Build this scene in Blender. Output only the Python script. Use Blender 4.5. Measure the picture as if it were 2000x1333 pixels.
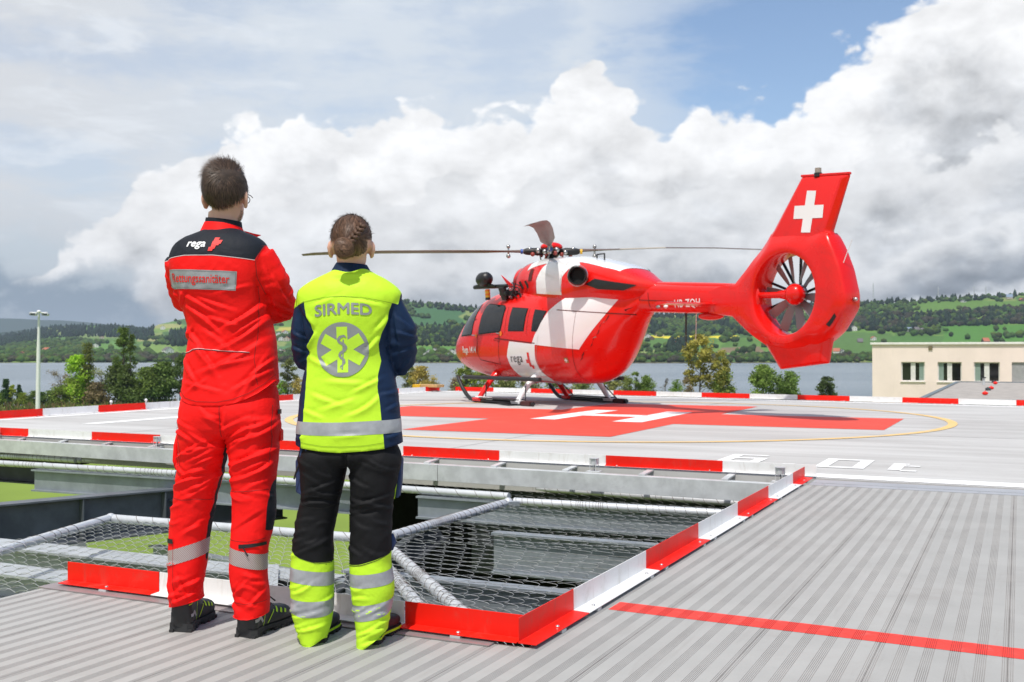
import bpy, bmesh, math, random
import numpy as np
from mathutils import Vector, Matrix, noise as mn
from mathutils.bvhtree import BVHTree
for o in list(bpy.data.objects): bpy.data.objects.remove(o)
random.seed(7); rng = np.random.default_rng(7)
SC = bpy.context.scene; COL = SC.collection
# ---------------------------------------------------------------- camera
F = 2094.0; CH = 1.1; PITCH = math.atan(23.5 / F); YAW = math.radians(25.33)
cam = bpy.data.cameras.new('camera'); camo = bpy.data.objects.new('camera', cam); COL.objects.link(camo)
camo.location = (0, 0, CH); camo.rotation_euler = (math.pi/2 + PITCH, 0, 0)
cam.sensor_width = 36; cam.lens = F / 2000 * 36; cam.clip_start = .1; cam.clip_end = 60000
cam.dof.use_dof = True; cam.dof.focus_distance = 4.2; cam.dof.aperture_fstop = 9.0
SC.camera = camo
# ---------------------------------------------------------------- exposure
SC.view_settings.view_transform = 'Standard'; SC.view_settings.look = 'None'
SC.view_settings.exposure = 0.12; SC.view_settings.gamma = 1.0; SC.view_settings.use_curve_mapping = False
SC.cycles.use_denoising = True; SC.cycles.max_bounces = 6; SC.cycles.transparent_max_bounces = 8
SC.cycles.caustics_reflective = False; SC.cycles.caustics_refractive = False
SC.cycles.volume_bounces = 0; SC.cycles.sample_clamp_indirect = 6
# ---------------------------------------------------------------- sun
SUN_EL = math.radians(64); SUN_AZ = math.radians(180 + 17)      # light travels forward and a little to the right
sdir = Vector((math.sin(SUN_AZ)*math.cos(SUN_EL), math.cos(SUN_AZ)*math.cos(SUN_EL), math.sin(SUN_EL)))
sl = bpy.data.lights.new('sun', 'SUN'); sl.energy = 3.7; sl.angle = math.radians(.6); sl.color = (1, .955, .89)
so = bpy.data.objects.new('sun', sl); COL.objects.link(so)
so.rotation_euler = sdir.to_track_quat('Z', 'Y').to_euler(); so.location = (0, 0, 50)
# ---------------------------------------------------------------- node helper
class N:
    def __init__(s, nt): s.nt = nt
    def n(s, t, ins=None, **kw):
        x = s.nt.nodes.new(t)
        for k, v in kw.items(): setattr(x, k, v)
        for k, v in (ins or {}).items(): s.put(x.inputs[k], v)
        return x
    def put(s, sock, v):
        if isinstance(v, bpy.types.NodeSocket): s.nt.links.new(v, sock)
        elif isinstance(v, bpy.types.Node): s.nt.links.new(v.outputs[0], sock)
        else:
            if hasattr(sock.default_value, '__len__') and not hasattr(v, '__len__'): v = (v,)*len(sock.default_value)
            if hasattr(sock.default_value, '__len__') and len(sock.default_value) == 4 and len(v) == 3: v = (*v, 1)
            sock.default_value = v
    def m(s, op, a, b=0.0, c=0.0, clamp=False):
        x = s.nt.nodes.new('ShaderNodeMath'); x.operation = op; x.use_clamp = clamp
        s.put(x.inputs[0], a); s.put(x.inputs[1], b); s.put(x.inputs[2], c); return x.outputs[0]
    def vm(s, op, a, b=(0, 0, 0)):
        x = s.nt.nodes.new('ShaderNodeVectorMath'); x.operation = op
        s.put(x.inputs[0], a); s.put(x.inputs[1], b)
        return x.outputs['Value'] if op in ('DOT_PRODUCT', 'LENGTH', 'DISTANCE') else x.outputs[0]
    def mix(s, f, a, b, mode='MIX'):
        x = s.nt.nodes.new('ShaderNodeMix'); x.data_type = 'RGBA'; x.blend_type = mode
        s.put(x.inputs[0], f); s.put(x.inputs[6], a); s.put(x.inputs[7], b); return x.outputs[2]
    def step(s, v, a, b):
        x = s.nt.nodes.new('ShaderNodeMapRange'); x.interpolation_type = 'SMOOTHSTEP'
        s.put(x.inputs[0], v); s.put(x.inputs[1], a); s.put(x.inputs[2], b); s.put(x.inputs[3], 0.0); s.put(x.inputs[4], 1.0)
        return x.outputs[0]
    def noise(s, vec, scale, detail=2, rough=.5, dist=0.0, dims='3D'):
        x = s.nt.nodes.new('ShaderNodeTexNoise'); x.noise_dimensions = dims
        s.put(x.inputs['Vector'], vec); x.inputs['Scale'].default_value = scale; x.inputs['Detail'].default_value = detail
        x.inputs['Roughness'].default_value = rough; x.inputs['Distortion'].default_value = dist
        return x.outputs[0]
    def sep(s, v):
        x = s.nt.nodes.new('ShaderNodeSeparateXYZ'); s.put(x.inputs[0], v); return x.outputs
    def comb(s, x_, y_, z_=0.0):
        x = s.nt.nodes.new('ShaderNodeCombineXYZ'); s.put(x.inputs[0], x_); s.put(x.inputs[1], y_); s.put(x.inputs[2], z_); return x.outputs[0]
    def curve(s, v, pts, lo, hi, ylo, yhi):
        """float curve through pts, x in lo..hi, y in ylo..yhi"""
        t = s.m('DIVIDE', s.m('SUBTRACT', v, lo), hi - lo, clamp=True)
        x = s.nt.nodes.new('ShaderNodeFloatCurve'); s.put(x.inputs['Value'], t); c = x.mapping.curves[0]
        P = [((p - lo) / (hi - lo), (q - ylo) / (yhi - ylo)) for p, q in pts]
        while len(c.points) < len(P): c.points.new(.5, .5)
        for k, (p, q) in enumerate(P): c.points[k].location = (p, q); c.points[k].handle_type = 'AUTO_CLAMPED'
        x.mapping.update()
        return s.m('ADD', s.m('MULTIPLY', x.outputs[0], yhi - ylo), ylo)
# ---------------------------------------------------------------- sky: clear blue with cumulus banks
W = bpy.data.worlds.new('World'); SC.world = W; W.use_nodes = True
nt = W.node_tree; nt.nodes.clear(); n = N(nt)
tc = n.n('ShaderNodeTexCoord'); D = tc.outputs['Generated']; dx, dy, dz = n.sep(D)
az = n.m('ARCTAN2', dx, dy); el = n.m('ARCSINE', dz)
sky = n.n('ShaderNodeTexSky', sky_type='NISHITA', sun_disc=False, sun_elevation=SUN_EL, sun_rotation=SUN_AZ, altitude=500, air_density=1.0, dust_density=1.4, ozone_density=1.2)
blue = n.vm('MULTIPLY', sky.outputs[0], (.15, .15, .15))
# coordinates stretched so that clouds flatten towards the horizon
hz = n.m('MAXIMUM', el, 0.0)
q = n.comb(az, n.m('MULTIPLY', el, 1.5), 0.0)
cyl = n.comb(n.m('MULTIPLY', n.m('SINE', az), 1.0), n.m('COSINE', az), n.m('MULTIPLY', el, 1.5))
def px(x): return math.atan2(x - 1000, F)
def pe(x, y): return math.atan2(690 - y, math.hypot(F, x - 1000))
big = n.noise(cyl, 5.5, 7, .55, .25); fine = n.noise(cyl, 16, 7, .58, .3)
vor = n.n('ShaderNodeTexVoronoi', feature='SMOOTH_F1'); n.put(vor.inputs['Vector'], n.vm('ADD', cyl, n.vm('MULTIPLY', n.n('ShaderNodeTexNoise', {'Vector': cyl, 'Scale': 18.0, 'Detail': 4.0}).outputs['Color'], (.045, .045, .045))))
vor.inputs['Scale'].default_value = 15; vor.inputs['Smoothness'].default_value = .35; vor.inputs['Detail'].default_value = 2.5; vor.inputs['Roughness'].default_value = .55
puff = n.m('SUBTRACT', .55, vor.outputs[0])
def shade_noise(scale, off):     # relief: difference of the billows towards the light
    a = n.noise(cyl, scale, 6, .55, .2); b = n.noise(n.vm('ADD', cyl, off), scale, 6, .55, .2)
    return n.m('SUBTRACT', a, b)
rel = n.m('ADD', shade_noise(9, (-.012, -.02, .03)), n.m('MULTIPLY', shade_noise(22, (-.005, -.008, .012)), .6))
def bank(col_in, pts, edge, soft, billow, white, grey, g0, g1, gp=0.0):
    """a bank of cumulus whose tops follow pts (az -> el); white tops, grey flat bases"""
    top = n.curve(az, [(px(a), pe(a, b)) for a, b in pts], px(-1200), px(3200), -.1, .75)
    d = n.m('SUBTRACT', top, el)
    d = n.m('ADD', d, n.m('ADD', n.m('MULTIPLY', n.m('SUBTRACT', big, .5), billow), n.m('ADD', n.m('MULTIPLY', puff, billow*.55), n.m('MULTIPLY', n.m('SUBTRACT', fine, .5), billow*.4))))
    al = n.step(d, edge, edge + soft)
    g = n.step(n.m('ADD', d, n.m('MULTIPLY', n.m('SUBTRACT', big, .5), .16)), g0, g1)
    if gp is not 0.0: g = n.m('MULTIPLY', g, gp)
    c = n.mix(g, white, grey)
    c = n.mix(n.m('MULTIPLY', n.m('ADD', rel, 0.0), n.m('ADD', 1.2, n.m('MULTIPLY', g, .8)), clamp=False), c, (1, 1, 1), 'SOFT_LIGHT') if False else c
    lit = n.m('ADD', 1.0, n.m('MULTIPLY', rel, n.m('ADD', .65, n.m('MULTIPLY', g, .9))))
    c = n.vm('MULTIPLY', c, n.comb(lit, lit, lit))
    return n.mix(al, col_in, c)
c = blue
# thin high veil on the left half
veil = n.noise(n.vm('MULTIPLY', cyl, (1, 1, 1.9)), 7.5, 7, .58, .15)
vm_ = n.m('SUBTRACT', 1.0, n.step(n.m('ADD', az, n.m('MULTIPLY', n.m('SUBTRACT', veil, .5), .4)), px(1120), px(1480)))
vm2 = n.step(veil, .34, .58)
vm3 = n.m('ADD', n.m('MULTIPLY', vm2, .34), .64)
c = n.mix(n.m('MULTIPLY', vm_, vm3), c, n.mix(n.step(az, px(-100), px(700)), (.68, .70, .73), (.67, .73, .80)))
wisp = n.m('MULTIPLY', n.step(n.noise(n.vm('MULTIPLY', cyl, (1, 1, 2)), 9, 6, .6, .4), .5, .68), .55)
c = n.mix(n.m('MULTIPLY', wisp, n.step(n.m('SUBTRACT', 0.0, az), px(1000), .0 - px(1330)+.5)), c, (.82, .86, .91))
# lower left slate-blue rain sky
sl_ = n.m('MULTIPLY', n.m('SUBTRACT', 1.0, n.step(az, px(200), px(620))), n.m('SUBTRACT', 1.0, n.step(n.m('ADD', el, n.m('MULTIPLY', n.m('SUBTRACT', big, .5), .08)), pe(200, 560), pe(200, 360))))
c = n.mix(n.m('MULTIPLY', sl_, .75), c, (.50, .565, .63))
c = bank(c, [(-1200, 520), (-400, 560), (0, 560), (20, 490), (110, 440), (200, 400), (250, 320), (310, 285), (400, 270), (450, 205), (600, 160), (700, 175), (800, 168), (920, 185), (1010, 190), (1070, 120), (1150, 85), (1215, 110), (1265, 190), (1300, 190), (1345, 140), (1450, 132), (1600, 100), (1690, 60), (1790, -40), (2000, -190), (2400, -250), (3200, -100)],
         .0, .011, .085, (.92, .925, .935), (.58, .60, .63), .035, .15)
c = bank(c, [(-1200, 700), (300, 660), (400, 470), (520, 350), (640, 300), (760, 325), (860, 290), (960, 330), (1080, 275), (1180, 300), (1290, 345), (1400, 300), (1520, 260), (1620, 300), (1730, 215), (1850, 250), (2000, 160), (2600, 100), (3200, 200)],
         .0, .010, .085, (.82, .83, .845), (.53, .555, .59), .02, .11)
# second tier: puffs over grey undersides, darker towards the right
dark = n.mix(n.step(az, px(900), px(1900)), (.50, .53, .565), (.32, .35, .39))
c = bank(c, [(-1200, 700), (240, 690), (330, 560), (480, 440), (640, 405), (760, 400), (900, 435), (1000, 405), (1160, 430), (1350, 425), (1480, 395), (1600, 430), (1750, 395), (1850, 370), (2000, 345), (2600, 320), (3200, 400)],
         .0, .022, .075, (.86, .87, .885), dark, .015, .085)
c = bank(c, [(-1200, 690), (0, 640), (150, 700), (300, 600), (700, 560), (850, 575), (1000, 605), (1250, 600), (1450, 560), (1600, 580), (1700, 560), (1800, 550), (1900, 515), (2000, 505), (2200, 520), (3200, 560)],
         .0, .015, .055, (.88, .895, .91), (.56, .61, .66), .02, .09)
# slate rain sky under the cloud base at the left
slt = n.curve(az, [(px(a), pe(a, b)) for a, b in [(-1200, 520), (-200, 470), (0, 500), (60, 530), (150, 520), (230, 535), (290, 575), (350, 630), (430, 690), (700, 720), (3200, 760)]], px(-1200), px(3200), -.1, .75)
sm_ = n.step(n.m('ADD', n.m('SUBTRACT', slt, el), n.m('ADD', n.m('MULTIPLY', n.m('SUBTRACT', big, .5), .07), n.m('MULTIPLY', n.m('SUBTRACT', fine, .5), .06))), -.004, .018)
sc_ = n.mix(n.step(fine, .50, .68), (.29, .36, .44), (.50, .56, .62)); sc_ = n.mix(n.step(el, .05, .015), sc_, sc_)
c = n.mix(sm_, c, sc_)
c = n.mix(n.m('MULTIPLY', n.m('SUBTRACT', 1.0, n.step(el, -.01, .05)), .8), c, n.mix(n.step(az, px(300), px(900)), (.44, .52, .60), (.64, .69, .73)))
bg = n.n('ShaderNodeBackground', {'Color': c, 'Strength': 1.0}); out = n.n('ShaderNodeOutputWorld', {'Surface': bg.outputs[0]})
W.cycles.sampling_method = 'MANUAL'; W.cycles.sample_map_resolution = 512
# ---------------------------------------------------------------- geometry helpers
def smooth(x): x = max(0, min(1, x)); return x*x*(3 - 2*x)
class MB:
    def __init__(s): s.v = []; s.f = []; s.mi = []
    def add(s, vs, fs, mi=0):
        o = len(s.v); s.v += [tuple(p) for p in vs]; s.f += [tuple(i + o for i in f) for f in fs]; s.mi += [mi]*len(fs); return s
    def box(s, a, b, mi=0, bev=0.0):
        x0, y0, z0 = a; x1, y1, z1 = b
        vs = [(x0,y0,z0),(x1,y0,z0),(x1,y1,z0),(x0,y1,z0),(x0,y0,z1),(x1,y0,z1),(x1,y1,z1),(x0,y1,z1)]
        return s.add(vs, [(0,3,2,1),(4,5,6,7),(0,1,5,4),(1,2,6,5),(2,3,7,6),(3,0,4,7)], mi)
    def quad(s, pts, mi=0): return s.add(pts, [tuple(range(len(pts)))], mi)
    def prism(s, pts, d, mi=0):
        k = len(pts); d = Vector(d); p = [Vector(x) for x in pts]
        fs = [tuple(range(k-1, -1, -1)), tuple(range(k, 2*k))] + [(i, (i+1) % k, (i+1) % k + k, i + k) for i in range(k)]
        return s.add(p + [x + d for x in p], fs, mi)
    def tube(s, path, r, k=8, mi=0, cap=True, up=None, flat=1.0, closed=False):
        P = [Vector(p) for p in path]; m = len(P); R = r if hasattr(r, '__len__') else [r]*m
        vs = []; u = None
        for i in range(m):
            t = (P[(i+1) % m] - P[i-1]) if closed else (P[min(i+1, m-1)] - P[max(i-1, 0)]); t.normalize()
            if u is None:
                u = Vector(up) if up else (Vector((0,0,1)) if abs(t.z) < .9 else Vector((1,0,0)))
            u = u - t*u.dot(t)
            if u.length < 1e-6: u = t.orthogonal()
            u.normalize(); w = t.cross(u)
            for j in range(k):
                a = 2*math.pi*j/k; vs.append(P[i] + u*math.cos(a)*R[i]*flat + w*math.sin(a)*R[i])
        fs = [(i*k + j, i*k + (j+1) % k, (i+1)*k + (j+1) % k, (i+1)*k + j) for i in range(m-1) for j in range(k)]
        if closed: fs += [((m-1)*k + j, (m-1)*k + (j+1) % k, (j+1) % k, j) for j in range(k)]
        elif cap: fs += [tuple(range(k-1, -1, -1)), tuple(range((m-1)*k, m*k))]
        return s.add(vs, fs, mi)
    def loft(s, rings, mi=0, cap=True):
        k = len(rings[0]); m = len(rings)
        vs = [p for r in rings for p in r]
        fs = [(i*k + j, i*k + (j+1) % k, (i+1)*k + (j+1) % k, (i+1)*k + j) for i in range(m-1) for j in range(k)]
        if cap: fs += [tuple(range(k-1, -1, -1)), tuple(range((m-1)*k, m*k))]
        return s.add(vs, fs, mi)
    def ball(s, c, r, seg=12, rings=8, mi=0, rot=None):
        R = r if hasattr(r, '__len__') else (r, r, r); vs = []; fs = []
        for i in range(rings+1):
            th = math.pi*i/rings
            for j in range(seg):
                a = 2*math.pi*j/seg; p = Vector((R[0]*math.sin(th)*math.cos(a), R[1]*math.sin(th)*math.sin(a), R[2]*math.cos(th)))
                if rot: p = rot @ p
                vs.append(p + Vector(c))
        for i in range(rings):
            for j in range(seg): fs.append((i*seg+j, (i+1)*seg+j, (i+1)*seg+(j+1) % seg, i*seg+(j+1) % seg))
        return s.add(vs, fs, mi)
    def ibeam(s, p0, p1, h, w, t=.012, mi=0):       # I section between two points, top at p.z
        p0, p1 = Vector(p0), Vector(p1); d = (p1 - p0).normalized(); sd = Vector((d.y, -d.x, 0)).normalized(); up = sd.cross(d).normalized()
        if up.z < 0: up = -up
        for (a0, a1, z0, z1) in ((-w/2, w/2, -t*1.5, 0), (-w/2, w/2, -h, -h + t*1.5), (-t/2, t/2, -h + t*1.5, -t*1.5)):
            q = [p0 + sd*a + up*z for a, z in ((a0, z0), (a1, z0), (a1, z1), (a0, z1))]; s.prism(q, p1 - p0, mi)
        return s
def obj(name, mb, mats, parent=None, smooth=False, bevel=0, **kw):
    me = bpy.data.meshes.new(name); me.from_pydata(mb.v, [], mb.f); me.update()
    if not isinstance(mats, (list, tuple)): mats = [mats]
    for m in mats: me.materials.append(m)
    if len(mats) > 1: me.polygons.foreach_set('material_index', mb.mi)
    b = bmesh.new(); b.from_mesh(me); bmesh.ops.recalc_face_normals(b, faces=b.faces); b.to_mesh(me); b.free()
    if smooth:
        me.polygons.foreach_set('use_smooth', [True]*len(me.polygons))
        if smooth is not True: me.set_sharp_from_angle(angle=math.radians(smooth))
    o = bpy.data.objects.new(name, me); COL.objects.link(o)
    if parent: o.parent = parent
    if bevel:
        md = o.modifiers.new('bevel', 'BEVEL'); md.width = bevel; md.segments = 2; md.limit_method = 'ANGLE'
    for k, v in kw.items(): o[k] = v
    return o
def empty(name, loc=(0, 0, 0), rz=0, **kw):
    o = bpy.data.objects.new(name, None); COL.objects.link(o); o.location = loc; o.rotation_euler.z = rz; o.empty_display_size = .1
    for k, v in kw.items(): o[k] = v
    return o
def copy_tree(o, parent=None, **kw):
    kids = list(o.children); c = o.copy(); COL.objects.link(c); c.parent = parent
    for k, v in kw.items(): c[k] = v
    for ch in kids: copy_tree(ch, c)
    return c
_cu, _su = math.cos(YAW), math.sin(YAW)
def P(a, b, z=0): return Vector((b*_cu + a*_su, -b*_su + a*_cu, z))    # a along the planks, b across them
def G(px_, py_, z=0):                                                     # where the sight line through a photo pixel meets the level z
    y = F; x = px_ - 1000; u = -(py_ - 666.5)
    d = Vector((x, F*math.cos(PITCH) - u*math.sin(PITCH), F*math.sin(PITCH) + u*math.cos(PITCH))); t = (z - CH)/d.z
    return Vector((d.x*t, d.y*t, z))
def deck(o): o.rotation_euler.z = -YAW; return o                          # object modelled in (b, a, z)
# ---------------------------------------------------------------- materials
MATS = {}
def mat(name, col, rough=.6, metal=0.0, var=.08, vs=6.0, bump=0.0, bs=40.0, spec=.5, dirt=None, coat=0.0, col2=None, sheen=0.0, detail=4, bd=.01, rnd=0.0, streak=None):
    if name in MATS: return MATS[name]
    m = bpy.data.materials.new(name); m.use_nodes = True; MATS[name] = m
    nt = m.node_tree; b = nt.nodes['Principled BSDF']; n = N(nt)
    oc = n.n('ShaderNodeTexCoord').outputs['Object']
    v = n.noise(oc, vs, detail, .6)
    c2 = col2 or tuple(min(1, x*(1 + var)) for x in col); c1 = tuple(x*(1 - var) for x in col) if not col2 else col
    c = n.mix(n.step(v, .3, .7), c1, c2)
    if dirt:
        dc, ds, da = dirt; d = n.noise(oc, ds, 6, .7, .4); c = n.mix(n.m('MULTIPLY', n.step(d, .52, .75), da), c, dc)
    if streak:
        sv, sc_, sa = streak; c = n.mix(n.m('MULTIPLY', n.step(n.noise(n.vm('MULTIPLY', oc, sv), 1.0, 6, .7, .5), .54, .72), sa), c, sc_)
        c = n.mix(n.m('MULTIPLY', n.step(n.noise(oc, 38, 4, .8), .66, .74), sa), c, tuple(x*.6 for x in sc_))
    if rnd:
        rv = n.m('ADD', 1 - rnd/2, n.m('MULTIPLY', n.n('ShaderNodeObjectInfo').outputs['Random'], rnd)); c = n.vm('MULTIPLY', c, n.comb(rv, rv, rv))
    n.put(b.inputs['Base Color'], c); b.inputs['Metallic'].default_value = metal
    n.put(b.inputs['Roughness'], n.m('ADD', rough - .06, n.m('MULTIPLY', n.noise(oc, vs*2.3, 3), .12)))
    b.inputs['Specular IOR Level'].default_value = spec; b.inputs['Coat Weight'].default_value = coat; b.inputs['Coat Roughness'].default_value = .05
    b.inputs['Sheen Weight'].default_value = sheen
    if bump:
        bp = n.n('ShaderNodeBump', {'Strength': bump, 'Distance': bd, 'Height': n.noise(oc, bs, 4, .6)}); n.put(b.inputs['Normal'], bp.outputs[0])
    return m
def tint(name, rough=.9, bump=0.0, attr='col', spec=.2, trans=0.0):
    m = bpy.data.materials.new(name); m.use_nodes = True; nt = m.node_tree; n = N(nt); b = nt.nodes['Principled BSDF']
    a = n.n('ShaderNodeAttribute', attribute_name=attr); n.put(b.inputs['Base Color'], a.outputs[0]); b.inputs['Roughness'].default_value = rough
    b.inputs['Specular IOR Level'].default_value = spec
    if trans:
        tr = n.n('ShaderNodeBsdfTranslucent', {'Color': a.outputs[0]}); mx = n.n('ShaderNodeMixShader', {0: trans, 1: b.outputs[0], 2: tr.outputs[0]})
        n.put(nt.nodes['Material Output'].inputs[0], mx.outputs[0])
    return m
def npobj(name, V, Fc, m, col=None, smooth_=False, parent=None, **kw):
    me = bpy.data.meshes.new(name); V = np.asarray(V, np.float32); Fc = np.asarray(Fc, np.int32); k = Fc.shape[1]
    me.vertices.add(len(V)); me.vertices.foreach_set('co', V.ravel()); me.loops.add(Fc.size); me.loops.foreach_set('vertex_index', Fc.ravel())
    me.polygons.add(len(Fc)); me.polygons.foreach_set('loop_start', np.arange(0, Fc.size, k, dtype=np.int32)); me.polygons.foreach_set('loop_total', np.full(len(Fc), k, np.int32))
    if smooth_: me.polygons.foreach_set('use_smooth', np.ones(len(Fc), bool))
    me.update(calc_edges=True)
    if col is not None:
        at = me.color_attributes.new('col', 'FLOAT_COLOR', 'POINT'); c4 = np.ones((len(V), 4), np.float32); c4[:, :3] = col; at.data.foreach_set('color', c4.ravel())
    me.materials.append(m); o = bpy.data.objects.new(name, me); COL.objects.link(o)
    if parent: o.parent = parent
    for a, b in kw.items(): o[a] = b
    return o
M_alu = mat('extruded_aluminium', (.375, .370, .353), .6, .0, .05, 2.5, .05, 200, spec=.3, rnd=.07, streak=((9, .9, 1), (.27, .25, .23), .30), dirt=((.31, .29, .27), 1.3, .6))
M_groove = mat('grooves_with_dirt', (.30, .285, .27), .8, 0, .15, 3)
M_red = mat('red_enamel', (.80, .014, .006), .45, 0, .05, 3, spec=.25, dirt=((.50, .10, .07), 7, .30), rnd=.10, streak=((14, 14, 3), (.42, .07, .05), .4))
M_redline = mat('red_floor_paint', (.80, .045, .028), .65, 0, .08, 8, .2, 90, dirt=((.50, .20, .17), 12, .35))
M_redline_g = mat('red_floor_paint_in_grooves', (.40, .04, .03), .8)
M_white = mat('white_enamel', (.80, .80, .79), .4, 0, .03, 3, dirt=((.50, .48, .43), 7, .4), rnd=.05, streak=((14, 14, 3), (.42, .36, .28), .35))
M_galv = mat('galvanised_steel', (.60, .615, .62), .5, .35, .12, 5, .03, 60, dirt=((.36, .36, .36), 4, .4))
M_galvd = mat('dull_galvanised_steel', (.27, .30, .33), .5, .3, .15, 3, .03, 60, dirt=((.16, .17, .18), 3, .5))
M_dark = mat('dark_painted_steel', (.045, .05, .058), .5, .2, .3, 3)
M_black = mat('black_plastic', (.013, .013, .014), .4, 0, .1)
M_rubber = mat('rubber', (.02, .02, .02), .8)
M_tube = mat('pale_pipe', (.60, .62, .64), .38, .3, .06, 8, .02, 100, dirt=((.42, .40, .38), 14, .35))
M_wire = mat('galvanised_wire', (.62, .62, .61), .35, .6, .1, 30)
M_lash = mat('rusty_lashing_wire', (.10, .065, .05), .6, .3, .4, 30, col2=(.22, .19, .17))
M_bolt = mat('steel_bolt', (.5, .5, .5), .35, .8)
def concrete():
    m = bpy.data.materials.new('brushed_concrete'); m.use_nodes = True; nt = m.node_tree; n = N(nt); b = nt.nodes['Principled BSDF']
    oc = n.n('ShaderNodeTexCoord').outputs['Object']
    s1 = n.noise(n.vm('MULTIPLY', oc, (.12, 1.6, 1)), 1.6, 7, .62); s2 = n.noise(n.vm('MULTIPLY', oc, (.05, 5, 1)), 3.0, 6, .7)
    bl = n.noise(oc, .32, 5, .6, .6); sp = n.noise(oc, 9, 5, .7)
    t = n.m('ADD', n.m('MULTIPLY', s1, .5), n.m('ADD', n.m('MULTIPLY', s2, .28), n.m('MULTIPLY', bl, .35)))
    c = n.mix(n.step(t, .42, .72), (.385, .375, .36), (.535, .53, .515))
    c = n.mix(n.m('MULTIPLY', n.step(sp, .55, .72), .25), c, (.30, .29, .275))
    n.put(b.inputs['Base Color'], c); b.inputs['Roughness'].default_value = .8
    n.put(b.inputs['Normal'], n.n('ShaderNodeBump', {'Strength': .25, 'Distance': .004, 'Height': n.noise(n.vm('MULTIPLY', oc, (4, 40, 1)), 6, 5, .7)}).outputs[0])
    return m
M_conc = concrete()
def paint(name, col, wear, am=.5):
    m = bpy.data.materials.new(name); m.use_nodes = True; nt = m.node_tree; n = N(nt); b = nt.nodes['Principled BSDF']
    oc = n.n('ShaderNodeTexCoord').outputs['Object']
    w = n.noise(n.vm('MULTIPLY', oc, (.4, 1.5, 1)), 3.5, 7, .7, .3); v = n.noise(oc, .7, 4)
    c = n.mix(v, tuple(x*.9 for x in col), tuple(min(1, x*1.1) for x in col))
    c = n.mix(n.m('MULTIPLY', n.step(w, .5, .72), am), c, wear)
    n.put(b.inputs['Base Color'], c); b.inputs['Roughness'].default_value = .72; return m
M_pred = paint('red_pad_paint', (.70, .055, .028), (.62, .17, .12), .35)
M_pwhite = paint('white_pad_paint', (.80, .80, .785), (.58, .57, .55), .5)
M_pyel = paint('yellow_pad_paint', (.74, .50, .19), (.56, .50, .40), .7)
# ================================================================ STRUCTURE: deck of ribbed aluminium planks
dk = deck(empty('plank_deck', (0, 0, 0), kind='structure'))
PW = .44
def plank_section(b0, b1, dz=0.0):
    """cross-section (b, z) of the ribbed top between b0 and b1: list of (b, z, is_groove)"""
    pts = [(b0, dz)]; fl = []
    k0 = math.floor(b0/.088) - 1
    for k in range(k0, k0 + int((b1 - b0)/.088) + 4):
        c = -.043 + k*.088
        for g in range(6):
            x = c - .0185 + g*.0068
            for (xx, zz) in ((x, 0), (x + .0006, -.0014), (x + .0025, -.0014), (x + .0031, 0)):
                if b0 + .002 < xx < b1 - .002: pts.append((xx, zz + dz))
    pts.append((b1, dz)); return pts
def strip(mb, pts, a0, a1, sl=0.0, m_top=0, m_gr=1, z_gr=-.0006):
    o = len(mb.v)
    for (b, z) in pts: mb.v.append((b, a0 + sl*b, z)); mb.v.append((b, a1 + sl*b, z))
    for i in range(len(pts) - 1):
        mb.f.append((o + 2*i, o + 2*i + 2, o + 2*i + 3, o + 2*i + 1)); mb.mi.append(m_gr if (pts[i][1] + pts[i+1][1])/2 < z_gr + pts[0][1] else m_top)
seams = [-.043 + PW*k for k in range(-10, 9)]
for s0, s1 in zip(seams[:-1], seams[1:]):
    spans = []
    if s1 <= -1.6: spans = [(max(s0, -4.14), s1, -3.0, 3.66)]
    elif s0 < -1.66: spans = [(s0, s1, -3.0, 3.66), (-1.665, s1, 3.66, 9.15)]
    else: spans = [(s0, s1, -3.0, 9.15)]
    mb = MB()
    for (b0, b1, a0, a1) in spans:
        if b1 - b0 < .02: continue
        pts = plank_section(b0 + .0007, b1 - .0007); strip(mb, pts, a0, a1)
        for (x, xx) in ((b0 + .0007, 1), (b1 - .0007, 0)): mb.quad([(x, a0, 0), (x, a1, 0), (x, a1, -.04), (x, a0, -.04)], 1)
        mb.quad([(b0, a0, 0), (b1, a0, 0), (b1, a0, -.04), (b0, a0, -.04)], 0); mb.quad([(b0, a1, -.004), (b1, a1, -.004), (b1, a1, -.04), (b0, a1, -.04)], 0)
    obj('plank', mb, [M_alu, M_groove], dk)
mb = MB(); mb.box((-4.14, -3, -.2), (-1.80, 3.62, -.045)); mb.box((-1.62, -3, -.2), (4, 9.1, -.045))
mb.box((-1.80, -3, -.2), (-1.62, 3.62, -.046))
obj('deck_substructure', mb, M_dark, dk)
# red painted line laid over the ribs
mb = MB(); strip(mb, plank_section(-1.60, 3.6, .0012), 4.275, 4.425, -.044)
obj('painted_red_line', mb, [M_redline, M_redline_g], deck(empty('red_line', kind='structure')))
# threshold plates between planks and pad
mb = MB()
mb.box((-1.60, 9.155, -.03), (4, 9.30, .002)); mb.box((-1.60, 9.305, -.03), (4, 9.52, .004)); mb.box((-1.60, 9.525, -.03), (4, 9.60, -.001), 1)
for b in np.arange(-1.5, 4, .6): mb.box((b, 9.22, .002), (b + .018, 9.238, .005), 2)
M_thr = mat('worn_aluminium_plate', (.40, .41, .43), .5, .2, .08, 3)
deck(obj('threshold_plate', mb, [M_thr, M_groove, M_bolt], kind='structure'))
# ================================================================ landing pad
def CA(b): return 9.70 - .0245*(b + 1.7)                     # front rim of the pad
def CF(b): return 24.62 - .19*b if b > -14.4 else 27.36      # far rim
out = [(7, CA(7)), (-1.6, CA(-1.6)), (-15.6, CA(-15.6)), (-15.6, 27.0), (-14.9, 27.6), (-14.4, 27.46), (0, 24.72), (7, 23.4)]
mb = MB(); mb.prism([(b, a - .02 if a < 12 else a, 0) for b, a in out], (0, 0, -.28))
deck(obj('landing_pad', mb, M_conc, kind='structure'))
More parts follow.
